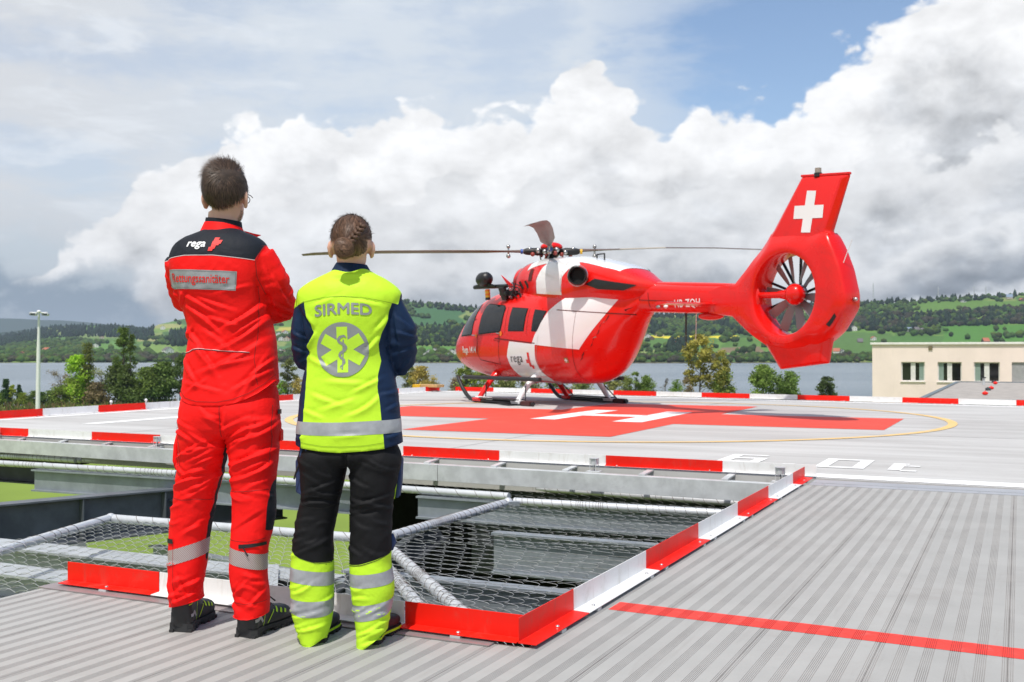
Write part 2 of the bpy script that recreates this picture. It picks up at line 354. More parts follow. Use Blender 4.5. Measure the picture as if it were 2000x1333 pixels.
# joints in the slab: fine recessed-looking saw cuts, dark filler strips
mb = MB()
for b in (-11.2, -5.95, 3.4): mb.quad([(b, CA(b), .002), (b + .02, CA(b), .002), (b + .02, CF(b), .002), (b, CF(b), .002)])
for a in (15.2, 20.7): mb.quad([(-15.5, a, .0025), (6, a, .0025), (6, a + .02, .0025), (-15.5, a + .02, .0025)])
deck(obj('slab_joint', mb, mat('joint_filler', (.36, .35, .34), .9), kind='structure'))
def sheet(name, polys, m, z, **kw):
    mb = MB()
    for p in polys:
        mb.quad([(b, a, z) for b, a in p])
    return deck(obj(name, mb, m, **kw))
CX, CY = -6.44, 17.66
sheet('red_cross_marking', [[(-8.02, 13.25), (-4.85, 13.25), (-4.85, 22.0), (-8.02, 22.0)], [(-11.4, 16.09), (-8.022, 16.09), (-8.022, 19.2), (-11.4, 19.2)], [(-4.848, 16.09), (-1.75, 16.09), (-1.75, 18.98), (-4.848, 18.98)]], M_pred, .004, kind='structure')
sheet('white_h_marking', [[(-7.37, 16.27), (-6.92, 16.27), (-6.92, 19.35), (-7.37, 19.35)], [(-6.918, 17.5), (-5.892, 17.5), (-5.892, 18.05), (-6.918, 18.05)], [(-5.89, 16.17), (-5.40, 16.17), (-5.45, 19.3), (-5.94, 19.3)]], M_pwhite, .008, kind='structure')
ring = []; K = 96
for i in range(K):
    a0, a1 = 2*math.pi*i/K, 2*math.pi*(i+1)/K
    ring.append([(CX + r*math.cos(a), CY + r*math.sin(a)) for r, a in ((5.44, a0), (5.58, a0), (5.58, a1), (5.44, a1))])
sheet('yellow_circle_marking', ring, M_pyel, .006, kind='structure')
wl = [[(b0, CA(b0) + .03), (b1, CA(b1) + .03), (b1, CA(b1) + .33), (b0, CA(b0) + .33)] for b0, b1 in ((-15.3, -1.6), (-1.6, 7))]
wl += [[(-15.28, 10.4), (-14.98, 10.4), (-14.98, 26.6), (-15.28, 26.6)], [(-14.97, 26.7), (0, 23.98), (0, 24.28), (-14.97, 27.0)], [(0, 23.98), (7, 22.65), (7, 22.95), (0, 24.28)], [(-13.2, 12.2), (-12.9, 12.2), (-12.9, 15.2), (-13.2, 15.2)]]
sheet('white_border_line', wl, M_pwhite, .004, kind='structure')
# weight limit 6.0t
def mask_rects(rs): return [[(x0, y0), (x1, y0), (x1, y1), (x0, y1)] for x0, y0, x1, y1 in rs]
sheet('weight_limit_marking', mask_rects([(-2.80, 10.76, -2.68, 11.56), (-2.679, 11.46, -2.42, 11.56), (-2.679, 11.13, -2.37, 11.24), (-2.679, 10.76, -2.37, 10.87), (-2.48, 10.871, -2.37, 11.129),
   (-2.13, 10.69, -2.01, 10.80),
   (-1.80, 10.60, -1.68, 11.50), (-1.46, 10.60, -1.34, 11.50), (-1.679, 10.60, -1.461, 10.72), (-1.679, 11.38, -1.461, 11.50),
   (-1.13, 10.62, -1.01, 11.27), (-1.009, 11.0, -.87, 11.10), (-1.009, 10.55, -.87, 10.65), (-1.009, 11.17, -.98, 11.27)]), M_pwhite, .005, kind='structure')
# ================================================================ red and white rim panels
def rim(label, runs, fl, hgt, base=.014, brk=None, thick=.004, flange=.06):
    """runs: [(p0, p1, colour)] in (b, a); fl: unit vector (b, a) towards which the base flange points"""
    p = runs[0][0]; t = deck(empty('rim_kerb', P(p[1], p[0]), label=label, category='kerb', group='red and white rim panels'))
    q = lambda u: (u[0] - p[0], u[1] - p[1])
    for i, (u0, u1, c) in enumerate(runs):
        u0, u1 = q(u0), q(u1); d = Vector((u1[0] - u0[0], u1[1] - u0[1])); L = d.length; d.normalize()
        a = (u0[0] + d.x*.002, u0[1] + d.y*.002); b = (u1[0] - d.x*.002, u1[1] - d.y*.002); fx, fy = fl
        mb = MB()
        prof = [(0, base), (flange, base), (flange, base + thick), (thick, base + thick + .003), (thick, base + hgt), (0, base + hgt)]
        mb.prism([(a[0] + fx*s, a[1] + fy*s, z) for s, z in prof], (b[0] - a[0], b[1] - a[1], 0))
        pn = obj('panel', mb, M_red if c == 'r' else M_white, t, bevel=.0012)
        mb = MB()
        for s in ([.12, L - .12] if L > .6 else [L/2]):
            x, y = u0[0] + d.x*s + fx*flange*.6, u0[1] + d.y*s + fy*flange*.6
            mb.ball((x, y, base + thick + .003), (.009, .009, .006), 8, 4)
        obj('bolt', mb, M_bolt, pn)
        for s in ([.12, L - .12] if L > .6 else [L/2]):
            x, y = u0[0] + d.x*s + fx*flange*.7, u0[1] + d.y*s + fy*flange*.7
            
            if flange > .04: mb = MB(); mb.box((x - .022, y - .022, .001), (x + .022, y + .022, base - .001)); obj('spacer_block', mb, M_galv, t)
    return t
rim('front rim kerb of the pit with its left end red, behind the feet of both people', [((-4.10, 3.72), (-3.527, 3.72), 'r'), ((-3.527, 3.72), (-2.98, 3.715), 'w'), ((-2.98, 3.715), (-2.227, 3.705), 'w'), ((-2.227, 3.705), (-1.704, 3.70), 'r')], (0, -1), .094, flange=.06)
aa = [3.70, 4.19, 5.157, 6.124, 7.09, 8.055, 9.01, 9.55]
rim('rim kerb running away along the right side of the netted pit', [((-1.70, a0 if i else 3.642), (-1.70, a1), 'rw'[i % 2]) for i, (a0, a1) in enumerate(zip(aa[:-1], aa[1:]))], (1, 0), .096, flange=.075)
bb = [-1.62] + [-2.462 - 1.152*k for k in range(12)]
midk = rim('rim kerb along the near edge of the landing pad beyond the nets', [((b0, CA(b0)), (b1, CA(b1)), 'wr'[i % 2]) for i, (b0, b1) in enumerate(zip(bb[:-1], bb[1:]))], (0, -1), .100, flange=.03)
fb = [-14.75, -13.43, -12.16, -10.82, -9.575, -8.34, -7.10, -5.86, -4.69, -3.487, -2.34, -1.187, -.065, 1.1, 2.25, 3.4, 4.55, 5.7]
rim('rim kerb along the far edge of the landing pad behind the helicopter', [((b0, CF(b0) - .02), (b1, CF(b1) - .02), 'rw'[(i+0) % 2]) for i, (b0, b1) in enumerate(zip(fb[:-1], fb[1:]))], (0, -1), .112, flange=.05)
lk = [(10.9, 'w'), (13.32, 'r'), (14.52, 'w'), (15.74, 'r'), (16.95, 'w'), (18.2, 'r'), (19.42, 'w'), (20.2, 'r'), (21.5, 'w'), (22.7, 'r'), (23.9, 'w'), (24.9, 'r'), (26.2, 'w'), (26.9, 'r'), (27.35, 'r')]
lk = [11.0, 12.1, 13.32, 14.56, 15.74, 16.95, 18.2, 19.42, 20.4, 21.6, 22.8, 23.95, 25.1, 26.39, 27.2]
rim('rim kerb along the left edge of the landing pad, past the lamp mast', [((-15.3, a0), (-15.3 if i < 12 else -15.2, a1), 'wrwrwrwrwrwrwr'[i]) for i, (a0, a1) in enumerate(zip(lk[:-1], lk[1:]))], (1, 0), .125, flange=.05)
mb = MB(); mb.box((-4.16, 3.60, .0015), (-1.80, 3.715, .006))
deck(obj('foot_plate', mb, mat('stained_steel_sheet', (.34, .29, .29), .45, .4, .12, 5), kind='structure'))
# ================================================================ pad edge beam, brackets, marker lights
def FA(b): return 9.34 - .045*(b + 1.97)
eb = deck(empty('edge_beam', P(FA(-1.8), -1.8, 0), label='long galvanised channel beam hanging along the near edge of the landing pad', category='steel beam'))
def L_(b, a, z): return (b + 1.8, a - FA(-1.8), z)
for k in range(4):
    b0, b1 = -1.83 - 3.5*k, -1.83 - 3.5*(k+1) + .006; mb = MB()
    for (d0, d1, z0, z1) in ((0, .008, -.195, -.03), (.008, .10, -.038, -.03), (.008, .07, -.195, -.187)):
        mb.add([L_(b, FA(b) + d, z) for b, d, z in ((b0, d0, z0), (b1, d0, z0), (b1, d1, z0), (b0, d1, z0), (b0, d0, z1), (b1, d0, z1), (b1, d1, z1), (b0, d1, z1))], [(0,3,2,1),(4,5,6,7),(0,1,5,4),(1,2,6,5),(2,3,7,6),(3,0,4,7)])
    obj('channel', mb, M_galv, eb, bevel=.002)
for b in np.arange(-2.40, -15, -.78):
    mb = MB(); mb.add([L_(x, a, z) for x, a, z in ((b, FA(b) + .05, -.029), (b + .06, FA(b) + .05, -.029), (b + .06, CA(b), -.012), (b, CA(b), -.012), (b, FA(b) + .05, -.015), (b + .06, FA(b) + .05, -.015), (b + .06, CA(b), .002), (b, CA(b), .002))], [(0,3,2,1),(4,5,6,7),(0,1,5,4),(1,2,6,5),(2,3,7,6),(3,0,4,7)])
    obj('bracket', mb, M_galv, eb)
mb = MB(); mb.box((-15.4, 10.02, -.30), (-1.85, 10.1, -.03)); mb.box((-5.2, 10.0, -1.2), (-1.85, 10.1, -.305)); 
deck(obj('pad_skirt', mb, M_dark, kind='structure'))
def marker_light(a, b, label, h=.10):
    t = deck(empty('marker_light', P(a, b, -.02), label=label, category='edge light', group='edge marker lights'))
    mb = MB(); mb.tube([(0, 0, .06), (0, 0, .115)], .036, 16, 0); obj('lamp_body', mb, M_galv, t, smooth=40)
    mb = MB(); mb.tube([(0, 0, .116), (0, 0, .122)], .047, 16, 0); obj('cap', mb, M_galv, t, smooth=40)
    for s in range(4):
        x, y = .043*math.cos(s*math.pi/2 + .6), .043*math.sin(s*math.pi/2 + .6); mb = MB(); mb.tube([(x, y, 0), (x, y, .117)], .0035, 6); obj('leg', mb, M_galv, t)
    mb = MB(); mb.box((-.07, -.05, -.006), (.07, .05, 0)); obj('base_plate', mb, M_galv, t)
    mb = MB(); mb.tube([(0, 0, 0), (.008, 0, .03), (0, 0, .061)], .004, 6); obj('cable', mb, M_black, t)
    return t
marker_light(9.56, -3.66, 'small caged edge light on the near pad rim, right of the woman')
marker_light(9.50, -1.90, 'small caged edge light at the corner where the two rim kerbs meet')
marker_light(9.78, -9.32, 'small caged edge light on the near pad rim just left of the man in red')
marker_light(9.88, -12.2, 'small caged edge light on the near pad rim at the left edge of the picture')
# little white lamps on the far left kerb, and the yellow box near the corner
for i, (x, y, lb) in enumerate(((217, 805, 'tiny white lamp on the far left kerb, the one nearer the lamp mast'), (285, 801, 'tiny white lamp on the far left kerb, beside the man in red'))):
    g_ = G(x, y, 0); t = empty('kerb_lamp', g_, label=lb, category='edge light', group='tiny lamps on the far left kerb')
    mb = MB(); mb.tube([(0, 0, .10), (0, 0, .17)], .018, 8); obj('post', mb, M_galv, t); mb = MB(); mb.ball((0, 0, .19), .03, 10, 6); obj('lens', mb, mat('frosted_glass', (.75, .76, .76), .2), t, smooth=True)
g_ = G(834, 766); t = empty('yellow_crate', (g_.x, g_.y + .5, 0), -.5, label='low yellow box with wooden top sitting just behind the far kerb corner', category='box')
mb = MB(); mb.box((-.42, -.2, .02), (-.16, .2, .20)); obj('box', mb, mat('yellow_plastic', (.72, .40, .02), .5), t, bevel=.01)
mb = MB(); mb.box((-.155, -.19, .12), (.42, .19, .20)); obj('board', mb, mat('pale_wood', (.50, .30, .12), .6), t, bevel=.01)
# ================================================================ pit: nets on pipe frames
def spiral(p0, p1, r, pitch, wr, jit=.3, k=4, phase=0.0):
    p0, p1 = Vector(p0), Vector(p1); d = p1 - p0; L = d.length; d.normalize(); u = d.orthogonal().normalized(); w = d.cross(u)
    out = []; th = phase; s = .02
    while s < L - .02:
        out.append(p0 + d*s + (u*math.cos(th) + w*math.sin(th))*(r + wr*1.2)); th += math.pi/5; s += pitch/10*(1 + jit*math.sin(th*.13 + phase*3)) * (1 if mn.noise(Vector((s*2, phase, 0))) > -.25 else .35)
    mb = MB(); mb.tube(out, wr, k, cap=False); return mb
def pipe(parent, p0, p1, r=.034, lash=.075, ph=0.0, elbow=True):
    mb = MB(); mb.tube([p0, p1], r, 20); o = obj('pipe', mb, M_tube, parent, smooth=40)
    if lash: obj('lashing_wire', spiral(p0, p1, r, lash, .0019, phase=ph), M_lash, o, smooth=True)
    return o
def chain(parent, c, pitch, wr=.0015, sag=.03, amp=.006, stair=False, row=.95):
    """chain-link mesh over the quad c = P00, P10, P11, P01 (u along P00-P10)"""
    c = [Vector(x) for x in c]; U = ((c[1] - c[0]).length + (c[2] - c[3]).length)/2; V = ((c[3] - c[0]).length + (c[2] - c[1]).length)/2
    nu = max(2, int(U/pitch)); nv = max(2, int(V/(pitch*row))); mb = MB()
    def at(u, v):
        p = c[0]*(1-u)*(1-v) + c[1]*u*(1-v) + c[2]*u*v + c[3]*(1-u)*v
        p.z -= sag*16*u*(1-u)*v*(1-v) + .012*mn.noise(Vector((u*5, v*5, 3)))
        p.x += .010*mn.noise(Vector((u*6, v*6, 9))); p.y += .010*mn.noise(Vector((u*6, v*6, 19)))
        return p
    if stair:
        for i in range(-nv, nu):
            path = []; u, v = i, 0
            while v <= nv and u <= nu:
                if u >= 0:
                    for q in range(5):
                        f_ = q/4; p_ = at(min(1, (u + f_)/nu), min(1, v/nv)); p_.z += .016*math.sin(math.pi*f_)**.8; path.append(p_)
                u += 1; v += 1
                if u > nu or v > nv: break
                if path: m_ = at(min(1, u/nu), min(1, (v - .5)/nv)); path.append(m_ + Vector((.004, 0, -.006)))
            if len(path) > 3: mb.tube(path, wr, 3, cap=False)
        return obj('wire_mesh', mb, M_wire, parent, kind='stuff', smooth=True)
    for i in range(nu):
        path = []
        for j in range(nv + 1):
            s = j % 2; v = j/nv; base = at(min(1, (i + s)/nu), v)
            dirv = (at(min(1, (i + s)/nu), min(1, v + .01)) - at(min(1, (i + s)/nu), max(0, v - .01))).normalized()
            o = amp if s else -amp
            # little hook where neighbouring wires interlock
            du = (c[1] - c[0]).normalized()*(pitch*.10)*(1 if s else -1)
            path += [base - dirv*pitch*.09 + Vector((0, 0, o)), base + du + Vector((0, 0, 0)), base + dirv*pitch*.09 + Vector((0, 0, -o))]
        mb.tube(path, wr, 3, cap=False)
    return obj('wire_mesh', mb, M_wire, parent, kind='stuff', smooth=True)
Z0 = -.25
def D3(a, b, z=Z0): return P(a, b, z)
net = empty('safety_net', P(4, -3, -.2), label='chain link safety net on pipe frame right of the woman, between the rim kerbs', category='safety net')
def rel(o, *ps): return [p - o.location for p in ps]
def npipe(o, p0, p1, **k): return pipe(o, *rel(o, p0, p1), **k)
npipe(net, D3(6.78, -4.19), D3(8.70, -4.19), ph=.2, r=.037)                   # left side, climbing away
npipe(net, D3(8.84, -4.16), D3(8.95, -1.80), ph=1.1, r=.036)                  # far side
npipe(net, D3(6.55, -4.10, -.27), D3(4.2, -1.98, -.22) if False else D3(4.75, -2.48, -.23), ph=2.0, r=.037, lash=.11)
npipe(net, D3(6.02, -3.78, -.29), D3(4.70, -2.66, -.26), ph=.6, r=.036, lash=.12)
for q_ in (D3(6.72, -4.18), D3(8.76, -4.185)): mb = MB(); mb.ball(q_ - net.location, .044, 12, 8); obj('coupling', mb, M_tube, net, smooth=True)
mb = MB(); c_ = D3(8.77, -4.13) - net.location; mb.box(c_ - Vector((.05, .03, .03)), c_ + Vector((.05, .03, .01))); obj('clamp', mb, M_galvd, net)
c1 = [D3(8.90, -4.14, -.245), D3(8.98, -1.76, -.235), D3(3.76, -1.76, -.05), D3(5.15, -2.86, -.16)]
# mesh: u across (b), v towards the viewer
chain(net, [p - net.location for p in (D3(8.90, -4.16, -.25), D3(8.98, -1.75, -.25), D3(6.6, -1.75, -.17), D3(6.6, -4.16, -.25))], .105, sag=.03)
chain(net, [p - net.location for p in (D3(6.6, -4.12, -.25), D3(6.6, -1.75, -.17), D3(3.80, -1.75, -.07), D3(3.80, -2.30, -.07))], .095, sag=.02)
net2 = empty('safety_net', P(5, -5, -.2), label='chain link safety net behind the legs of the two people, pipe frame corner at left', category='safety net')
npipe(net2, D3(6.51, -6.72), D3(4.2, -6.00, -.25), ph=.3, lash=.30)
npipe(net2, D3(6.53, -6.68), D3(6.62, -4.28), ph=.9, lash=.22)
mb = MB(); mb.ball(D3(6.53, -6.72) - net2.location, .042, 12, 8); obj('coupling', mb, M_tube, net2, smooth=True)
chain(net2, [p - net2.location for p in (D3(6.50, -6.66, -.26), D3(6.56, -4.24, -.26), D3(3.78, -1.95, -.08), D3(3.78, -5.75, -.10))], .10, sag=.06, wr=.0017, stair=True, row=1.5)
net3 = empty('safety_net', P(9.5, -6, -.2), label='low safety net frame stretched under the pad edge beam, beyond the gap in the pit', category='safety net')
npipe(net3, D3(9.88, -12.4), D3(9.86, -10.74), ph=.5, r=.036, lash=.09)
npipe(net3, D3(9.93, -10.70), D3(9.86, -5.25), ph=.1, r=.033, lash=.11)
npipe(net3, D3(9.85, -5.2), D3(9.55, -1.85), ph=.8, r=.030, lash=.13)
npipe(net3, D3(9.20, -11.5), D3(9.28, -8.55), ph=1.5, r=.036, lash=.16)
npipe(net3, D3(9.28, -8.5), D3(9.12, -4.35), ph=1.9, r=.036, lash=.18)
for q_ in (D3(9.23, -10.57), D3(9.9, -10.72)): mb = MB(); mb.ball(q_ - net3.location, .040, 12, 8); obj('coupling', mb, M_tube, net3, smooth=True)
chain(net3, [p - net3.location for p in (D3(9.88, -10.2, -.27), D3(9.6, -1.9, -.27), D3(9.02, -1.9, -.27), D3(9.22, -10.2, -.27))], .12, sag=.02)
# ---------------------------------------------------------------- steelwork underneath
def beam(label, p0, p1, h, w, m, t=.012, stiff=0, cat='steel beam', grp='beams under the nets'):
    mb = MB(); p0, p1 = Vector(p0), Vector(p1); mb.ibeam((0, 0, 0), p1 - p0, h, w, t)
    o = empty('steel_beam', p0, label=label, category=cat, group=grp); obj('beam', mb, m, o)
    d = p1 - p0
    for k in range(stiff):
        q_ = d*((k + .7)/(stiff + .4)); sd = Vector((d.y, -d.x, 0)).normalized()*(w/2*.96); e = d.normalized()*.012
        mb = MB(); mb.prism([q_ + sd + Vector((0, 0, -h + t*2)), q_ - sd + Vector((0, 0, -h + t*2)), q_ - sd + Vector((0, 0, -t*2)), q_ + sd + Vector((0, 0, -t*2))], e); obj('stiffener', mb, m, o)
    return o
def PB(a, b, z): return P(a, b, z)
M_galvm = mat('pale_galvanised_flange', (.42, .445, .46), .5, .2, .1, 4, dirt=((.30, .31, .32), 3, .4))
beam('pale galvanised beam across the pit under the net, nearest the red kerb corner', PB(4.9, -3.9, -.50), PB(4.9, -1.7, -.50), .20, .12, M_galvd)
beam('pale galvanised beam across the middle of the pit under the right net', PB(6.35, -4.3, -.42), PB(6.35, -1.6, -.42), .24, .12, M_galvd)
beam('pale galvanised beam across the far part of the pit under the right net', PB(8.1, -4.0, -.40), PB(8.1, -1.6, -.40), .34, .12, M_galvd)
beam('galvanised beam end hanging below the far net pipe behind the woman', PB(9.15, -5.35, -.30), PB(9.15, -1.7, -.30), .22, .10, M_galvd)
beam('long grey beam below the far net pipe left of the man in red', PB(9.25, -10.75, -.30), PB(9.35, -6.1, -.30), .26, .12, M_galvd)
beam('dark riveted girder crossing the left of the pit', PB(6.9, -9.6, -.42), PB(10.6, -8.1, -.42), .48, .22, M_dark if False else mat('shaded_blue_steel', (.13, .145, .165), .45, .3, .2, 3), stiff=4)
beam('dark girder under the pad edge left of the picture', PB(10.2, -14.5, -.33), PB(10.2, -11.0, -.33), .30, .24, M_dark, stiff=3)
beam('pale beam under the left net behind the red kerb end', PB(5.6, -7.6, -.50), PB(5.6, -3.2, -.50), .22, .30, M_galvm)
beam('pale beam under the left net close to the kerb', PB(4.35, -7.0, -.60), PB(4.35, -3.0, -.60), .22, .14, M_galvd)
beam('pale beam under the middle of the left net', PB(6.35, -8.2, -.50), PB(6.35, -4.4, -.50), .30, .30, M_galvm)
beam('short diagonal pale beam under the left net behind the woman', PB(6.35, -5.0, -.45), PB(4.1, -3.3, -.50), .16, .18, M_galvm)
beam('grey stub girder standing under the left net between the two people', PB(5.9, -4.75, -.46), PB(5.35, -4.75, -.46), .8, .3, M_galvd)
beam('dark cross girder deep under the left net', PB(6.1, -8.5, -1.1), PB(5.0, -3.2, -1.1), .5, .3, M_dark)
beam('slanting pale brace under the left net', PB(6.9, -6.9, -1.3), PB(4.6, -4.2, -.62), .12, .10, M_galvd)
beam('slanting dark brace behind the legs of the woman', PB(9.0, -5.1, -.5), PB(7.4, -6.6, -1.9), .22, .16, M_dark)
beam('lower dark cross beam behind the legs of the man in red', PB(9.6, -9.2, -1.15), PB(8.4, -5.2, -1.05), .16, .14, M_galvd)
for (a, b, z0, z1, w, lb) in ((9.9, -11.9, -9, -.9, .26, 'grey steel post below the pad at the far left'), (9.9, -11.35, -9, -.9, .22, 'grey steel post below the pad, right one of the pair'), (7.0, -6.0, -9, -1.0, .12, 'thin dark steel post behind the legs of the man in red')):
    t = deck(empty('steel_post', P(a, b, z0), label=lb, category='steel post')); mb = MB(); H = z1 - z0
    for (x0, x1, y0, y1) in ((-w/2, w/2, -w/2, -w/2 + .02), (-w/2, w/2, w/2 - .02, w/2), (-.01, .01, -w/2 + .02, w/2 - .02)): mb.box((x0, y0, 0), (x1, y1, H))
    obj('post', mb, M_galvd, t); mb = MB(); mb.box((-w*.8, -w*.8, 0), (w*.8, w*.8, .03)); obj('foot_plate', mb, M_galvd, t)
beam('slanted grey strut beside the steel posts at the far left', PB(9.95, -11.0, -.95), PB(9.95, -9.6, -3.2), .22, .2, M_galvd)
# floor below the right half of the pit and the building body under deck and pad
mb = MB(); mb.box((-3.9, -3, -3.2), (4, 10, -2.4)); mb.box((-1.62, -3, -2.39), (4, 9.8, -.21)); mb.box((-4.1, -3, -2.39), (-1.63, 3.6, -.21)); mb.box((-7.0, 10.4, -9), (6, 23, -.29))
deck(obj('service_building', mb, mat('pit_shade_black', (.012, .0125, .0135), .9, 0, .3, 4, spec=.1), label='service storey, coloured near-black for the pit shade, under the deck and the landing pad, seen through the net', category='building'))  # near-black colour stands in for the shade under deck and pad
# ================================================================ ground, lake, hills
ZL = -14.5

def zg(r): return -9 - 5.42*smooth((r - 120)/230)
M_grass = mat('lawn_grass', (.145, .215, .02), .9, 0, .2, .05, .3, 3, col2=(.195, .28, .028), dirt=((.16, .15, .06), .02, .5), bd=.05)
V = []; Fc = []
angs = np.radians(np.arange(-180, 181, 4)); rr = [.5, 15, 40, 80, 120, 150, 180, 210, 250, 290, 320, 352, 1000, 8000]
for ri, r in enumerate(rr):
    for a in angs:
        front = abs(a) < math.radians(100); R_ = min(r, 352 + 12*mn.noise(Vector((a*6, 0, 0))) + (ri - 11)*.01) if front and r >= 352 else r
        V.append((R_*math.sin(a), R_*math.cos(a), zg(R_) if R_ < 400 else -12 + (R_ - 400)*.012))
na = len(angs)
for i in range(len(rr) - 1):
    for j in range(na - 1): Fc.append((i*na + j, i*na + j + 1, (i+1)*na + j + 1, (i+1)*na + j))
npobj('ground', V, Fc, M_grass, smooth_=True, kind='structure')
# lake
wm = bpy.data.materials.new('lake_water'); wm.use_nodes = True; nt = wm.node_tree; n = N(nt); b = nt.nodes['Principled BSDF']
oc = n.n('ShaderNodeTexCoord').outputs['Object']
bnd = n.noise(n.vm('MULTIPLY', oc, (.0012, .006, 1)), 1.0, 5, .6)
n.put(b.inputs['Base Color'], n.mix(n.step(bnd, .35, .65), (.15, .19, .22), (.20, .24, .27))); b.inputs['Roughness'].default_value = .22; b.inputs['IOR'].default_value = 1.33
wv = n.m('ADD', n.noise(n.vm('MULTIPLY', oc, (.35, .8, 1)), 1.0, 6, .65), n.m('MULTIPLY', n.noise(n.vm('MULTIPLY', oc, (.04, .10, 1)), 1.0, 4, .6), 2.5))
n.put(b.inputs['Normal'], n.n('ShaderNodeBump', {'Strength': .9, 'Distance': .55, 'Height': wv}).outputs[0])
V = []; Fc = []
for y in (200, 1000, 12000):
    for x in (-14000, 14000): V.append((x, y, ZL))
npobj('lake', V, [(0, 1, 3, 2), (2, 3, 5, 4)], wm, kind='structure')
# hills: ridge line (photo column -> sight-line height) and distance
RX = [-2500, -400, 0, 100, 160, 240, 285, 310, 350, 420, 520, 620, 720, 800, 860, 930, 1000, 1150, 1240, 1340, 1440, 1560, 1690, 1750, 1820, 1900, 2000, 2600, 4500]
RY = [655, 656, 658, 641, 637, 639, 646, 634, 625, 614, 606, 600, 592, 590, 596, 606, 616, 622, 618, 616, 606, 600, 594, 591, 586, 582, 577, 566, 600]
DX = [-2500, 0, 250, 330, 800, 1200, 2000, 4500]; DR = [5200, 5200, 4600, 3900, 3700, 3400, 3100, 3000]
def ridge(px_): return np.interp(px_, RX, RY)
def surf(px_, py_):
    """world point of the hillside seen at photo pixel"""
    pr = ridge(px_); D0 = 1700 + 60*math.sin(px_*.004) ; D1 = np.interp(px_, DX, DR)
    g = (709 - py_)/(709 - pr); D = D0 + (D1 - D0)*max(0, g)**1.15
    return Vector(((px_ - 1000)/F*D, D, CH + (690 - py_)/F*D))
def lattice(px_, py_, s=1.0): return mn.noise(Vector((px_*.012*s, py_*.05*s, 5.0)))
PAL = [(.060, .125, .022), (.085, .165, .028), (.045, .095, .022), (.12, .19, .035), (.07, .14, .022), (.15, .19, .055), (.055, .11, .03), (.10, .17, .03)]
def field_cells():
    r = random.Random(5); S = []
    for _ in range(460): S.append((r.uniform(-600, 2700), r.uniform(572, 712), r.choice(PAL)))
    return np.array([s[:2] for s in S]), np.array([s[2] for s in S])
FS, FCOL = field_cells()
OV = [(285, 352, 622, 634, (.075, .15, .035)), (300, 352, 630, 640, (.22, .23, .08)), (262, 305, 655, 668, (.20, .20, .07)), (275, 352, 672, 689, (.12, .19, .04)), (100, 168, 678, 694, (.085, .19, .03)), (185, 245, 668, 686, (.08, .17, .03)),
      (150, 240, 652, 662, (.12, .17, .05)), (540, 590, 640, 647, (.30, .28, .05)), (540, 600, 676, 690, (.06, .14, .05)), (790, 905, 602, 638, (.035, .095, .03)), (800, 905, 676, 690, (.07, .17, .03)), (1233, 1290, 618, 622, (.40, .36, .03)), (1255, 1440, 656.5, 660, (.50, .43, .02)), (1340, 1440, 619, 621.5, (.42, .38, .03)),
      (1400, 1488, 679, 690, (.14, .105, .06)), (1240, 1400, 661, 676, (.06, .125, .022)), (1690, 2200, 588, 606, (.075, .145, .022)), (1840, 2200, 634, 669, (.055, .145, .02)), (1740, 1840, 655, 672, (.05, .12, .02)), (1620, 1740, 650, 700, (.06, .12, .025))]
def fcol(px_, py_):
    wx = px_ + 14*mn.noise(Vector((px_*.02, py_*.08, 1))); wy = py_ + 2.5*mn.noise(Vector((px_*.015, py_*.08, 7)))
    for x0, x1, y0, y1, c in OV:
        if x0 < wx < x1 and y0 < wy < y1: return c
    d = ((FS - (wx, wy))*(1/55, 1/9))**2; return tuple(FCOL[int(np.argmin(d.sum(1)))])
xs = np.concatenate([np.arange(-2400, -200, 60), np.arange(-200, 2200, 3.2), np.arange(2200, 4400, 60)]); ts = np.linspace(-.03, 1.0, 64)
V = []; CC = []
for t in ts:
    for x in xs:
        pr = ridge(x); y = 709 + (pr - 709)*t; p = surf(x, min(y, 709)); 
        if t < 0: p.z = ZL - 1; p = Vector((p.x*.99, p.y*.99, p.z))
        p.z += (4*mn.noise(Vector((p.x*.004, p.y*.004, 0)))) if t > .02 else 0
        V.append(p); c = tuple(q_*1.35 for q_ in fcol(x, y)) if t > .015 else (.12, .10, .06); k = 1 + .12*mn.noise(Vector((x*.1, y*.4, 3))); CC.append([q_*k for q_ in c])
for k in (1, 2):
    for x in xs:
        D = np.interp(x, DX, DR)*(1 + .15*k); p = surf(x, ridge(x)); V.append((p.x*(1 + .15*k), D, p.z - 90*k)); CC.append((.04, .08, .02))
nx = len(xs); ny = len(ts) + 2
ii = np.arange(ny - 1)[:, None]*nx + np.arange(nx - 1)[None]; ii = ii.ravel()
npobj('hills', V, np.stack([ii, ii + 1, ii + nx + 1, ii + nx], 1), tint('meadows_and_fields'), CC, True, kind='structure')
def range_far(name, pts, D, col):
    V = []; CC = []
    X = np.arange(-2400, 4400, 20)
    for k, (dz, dd) in enumerate(((1.3, .93), (.6, .96), (0, 1), (1.3, 1.1))):
        for x in X:
            y = np.interp(x, [p[0] for p in pts], [p[1] for p in pts]) + 1.6*mn.noise(Vector((x*.02, 0, D))) + .8*mn.noise(Vector((x*.07, 0, D)))
            yy = y + (720 - y)*min(1, dz); DD = D*dd; V.append(((x - 1000)/F*DD, DD, CH + (690 - yy)/F*DD)); CC.append(col)
    nx = len(X); ii = (np.arange(3)[:, None]*nx + np.arange(nx - 1)[None]).ravel()
    npobj(name, V, np.stack([ii, ii + 1, ii + nx + 1, ii + nx], 1), MATS['far'], CC, True, kind='structure')
MATS['far'] = tint('far_wooded_hills')
range_far('distant_hills', [(-2500, 630), (-300, 615), (0, 622), (60, 624), (150, 628), (200, 633), (300, 640), (700, 625), (1240, 645), (4500, 640)], 12000, (.035, .06, .035))
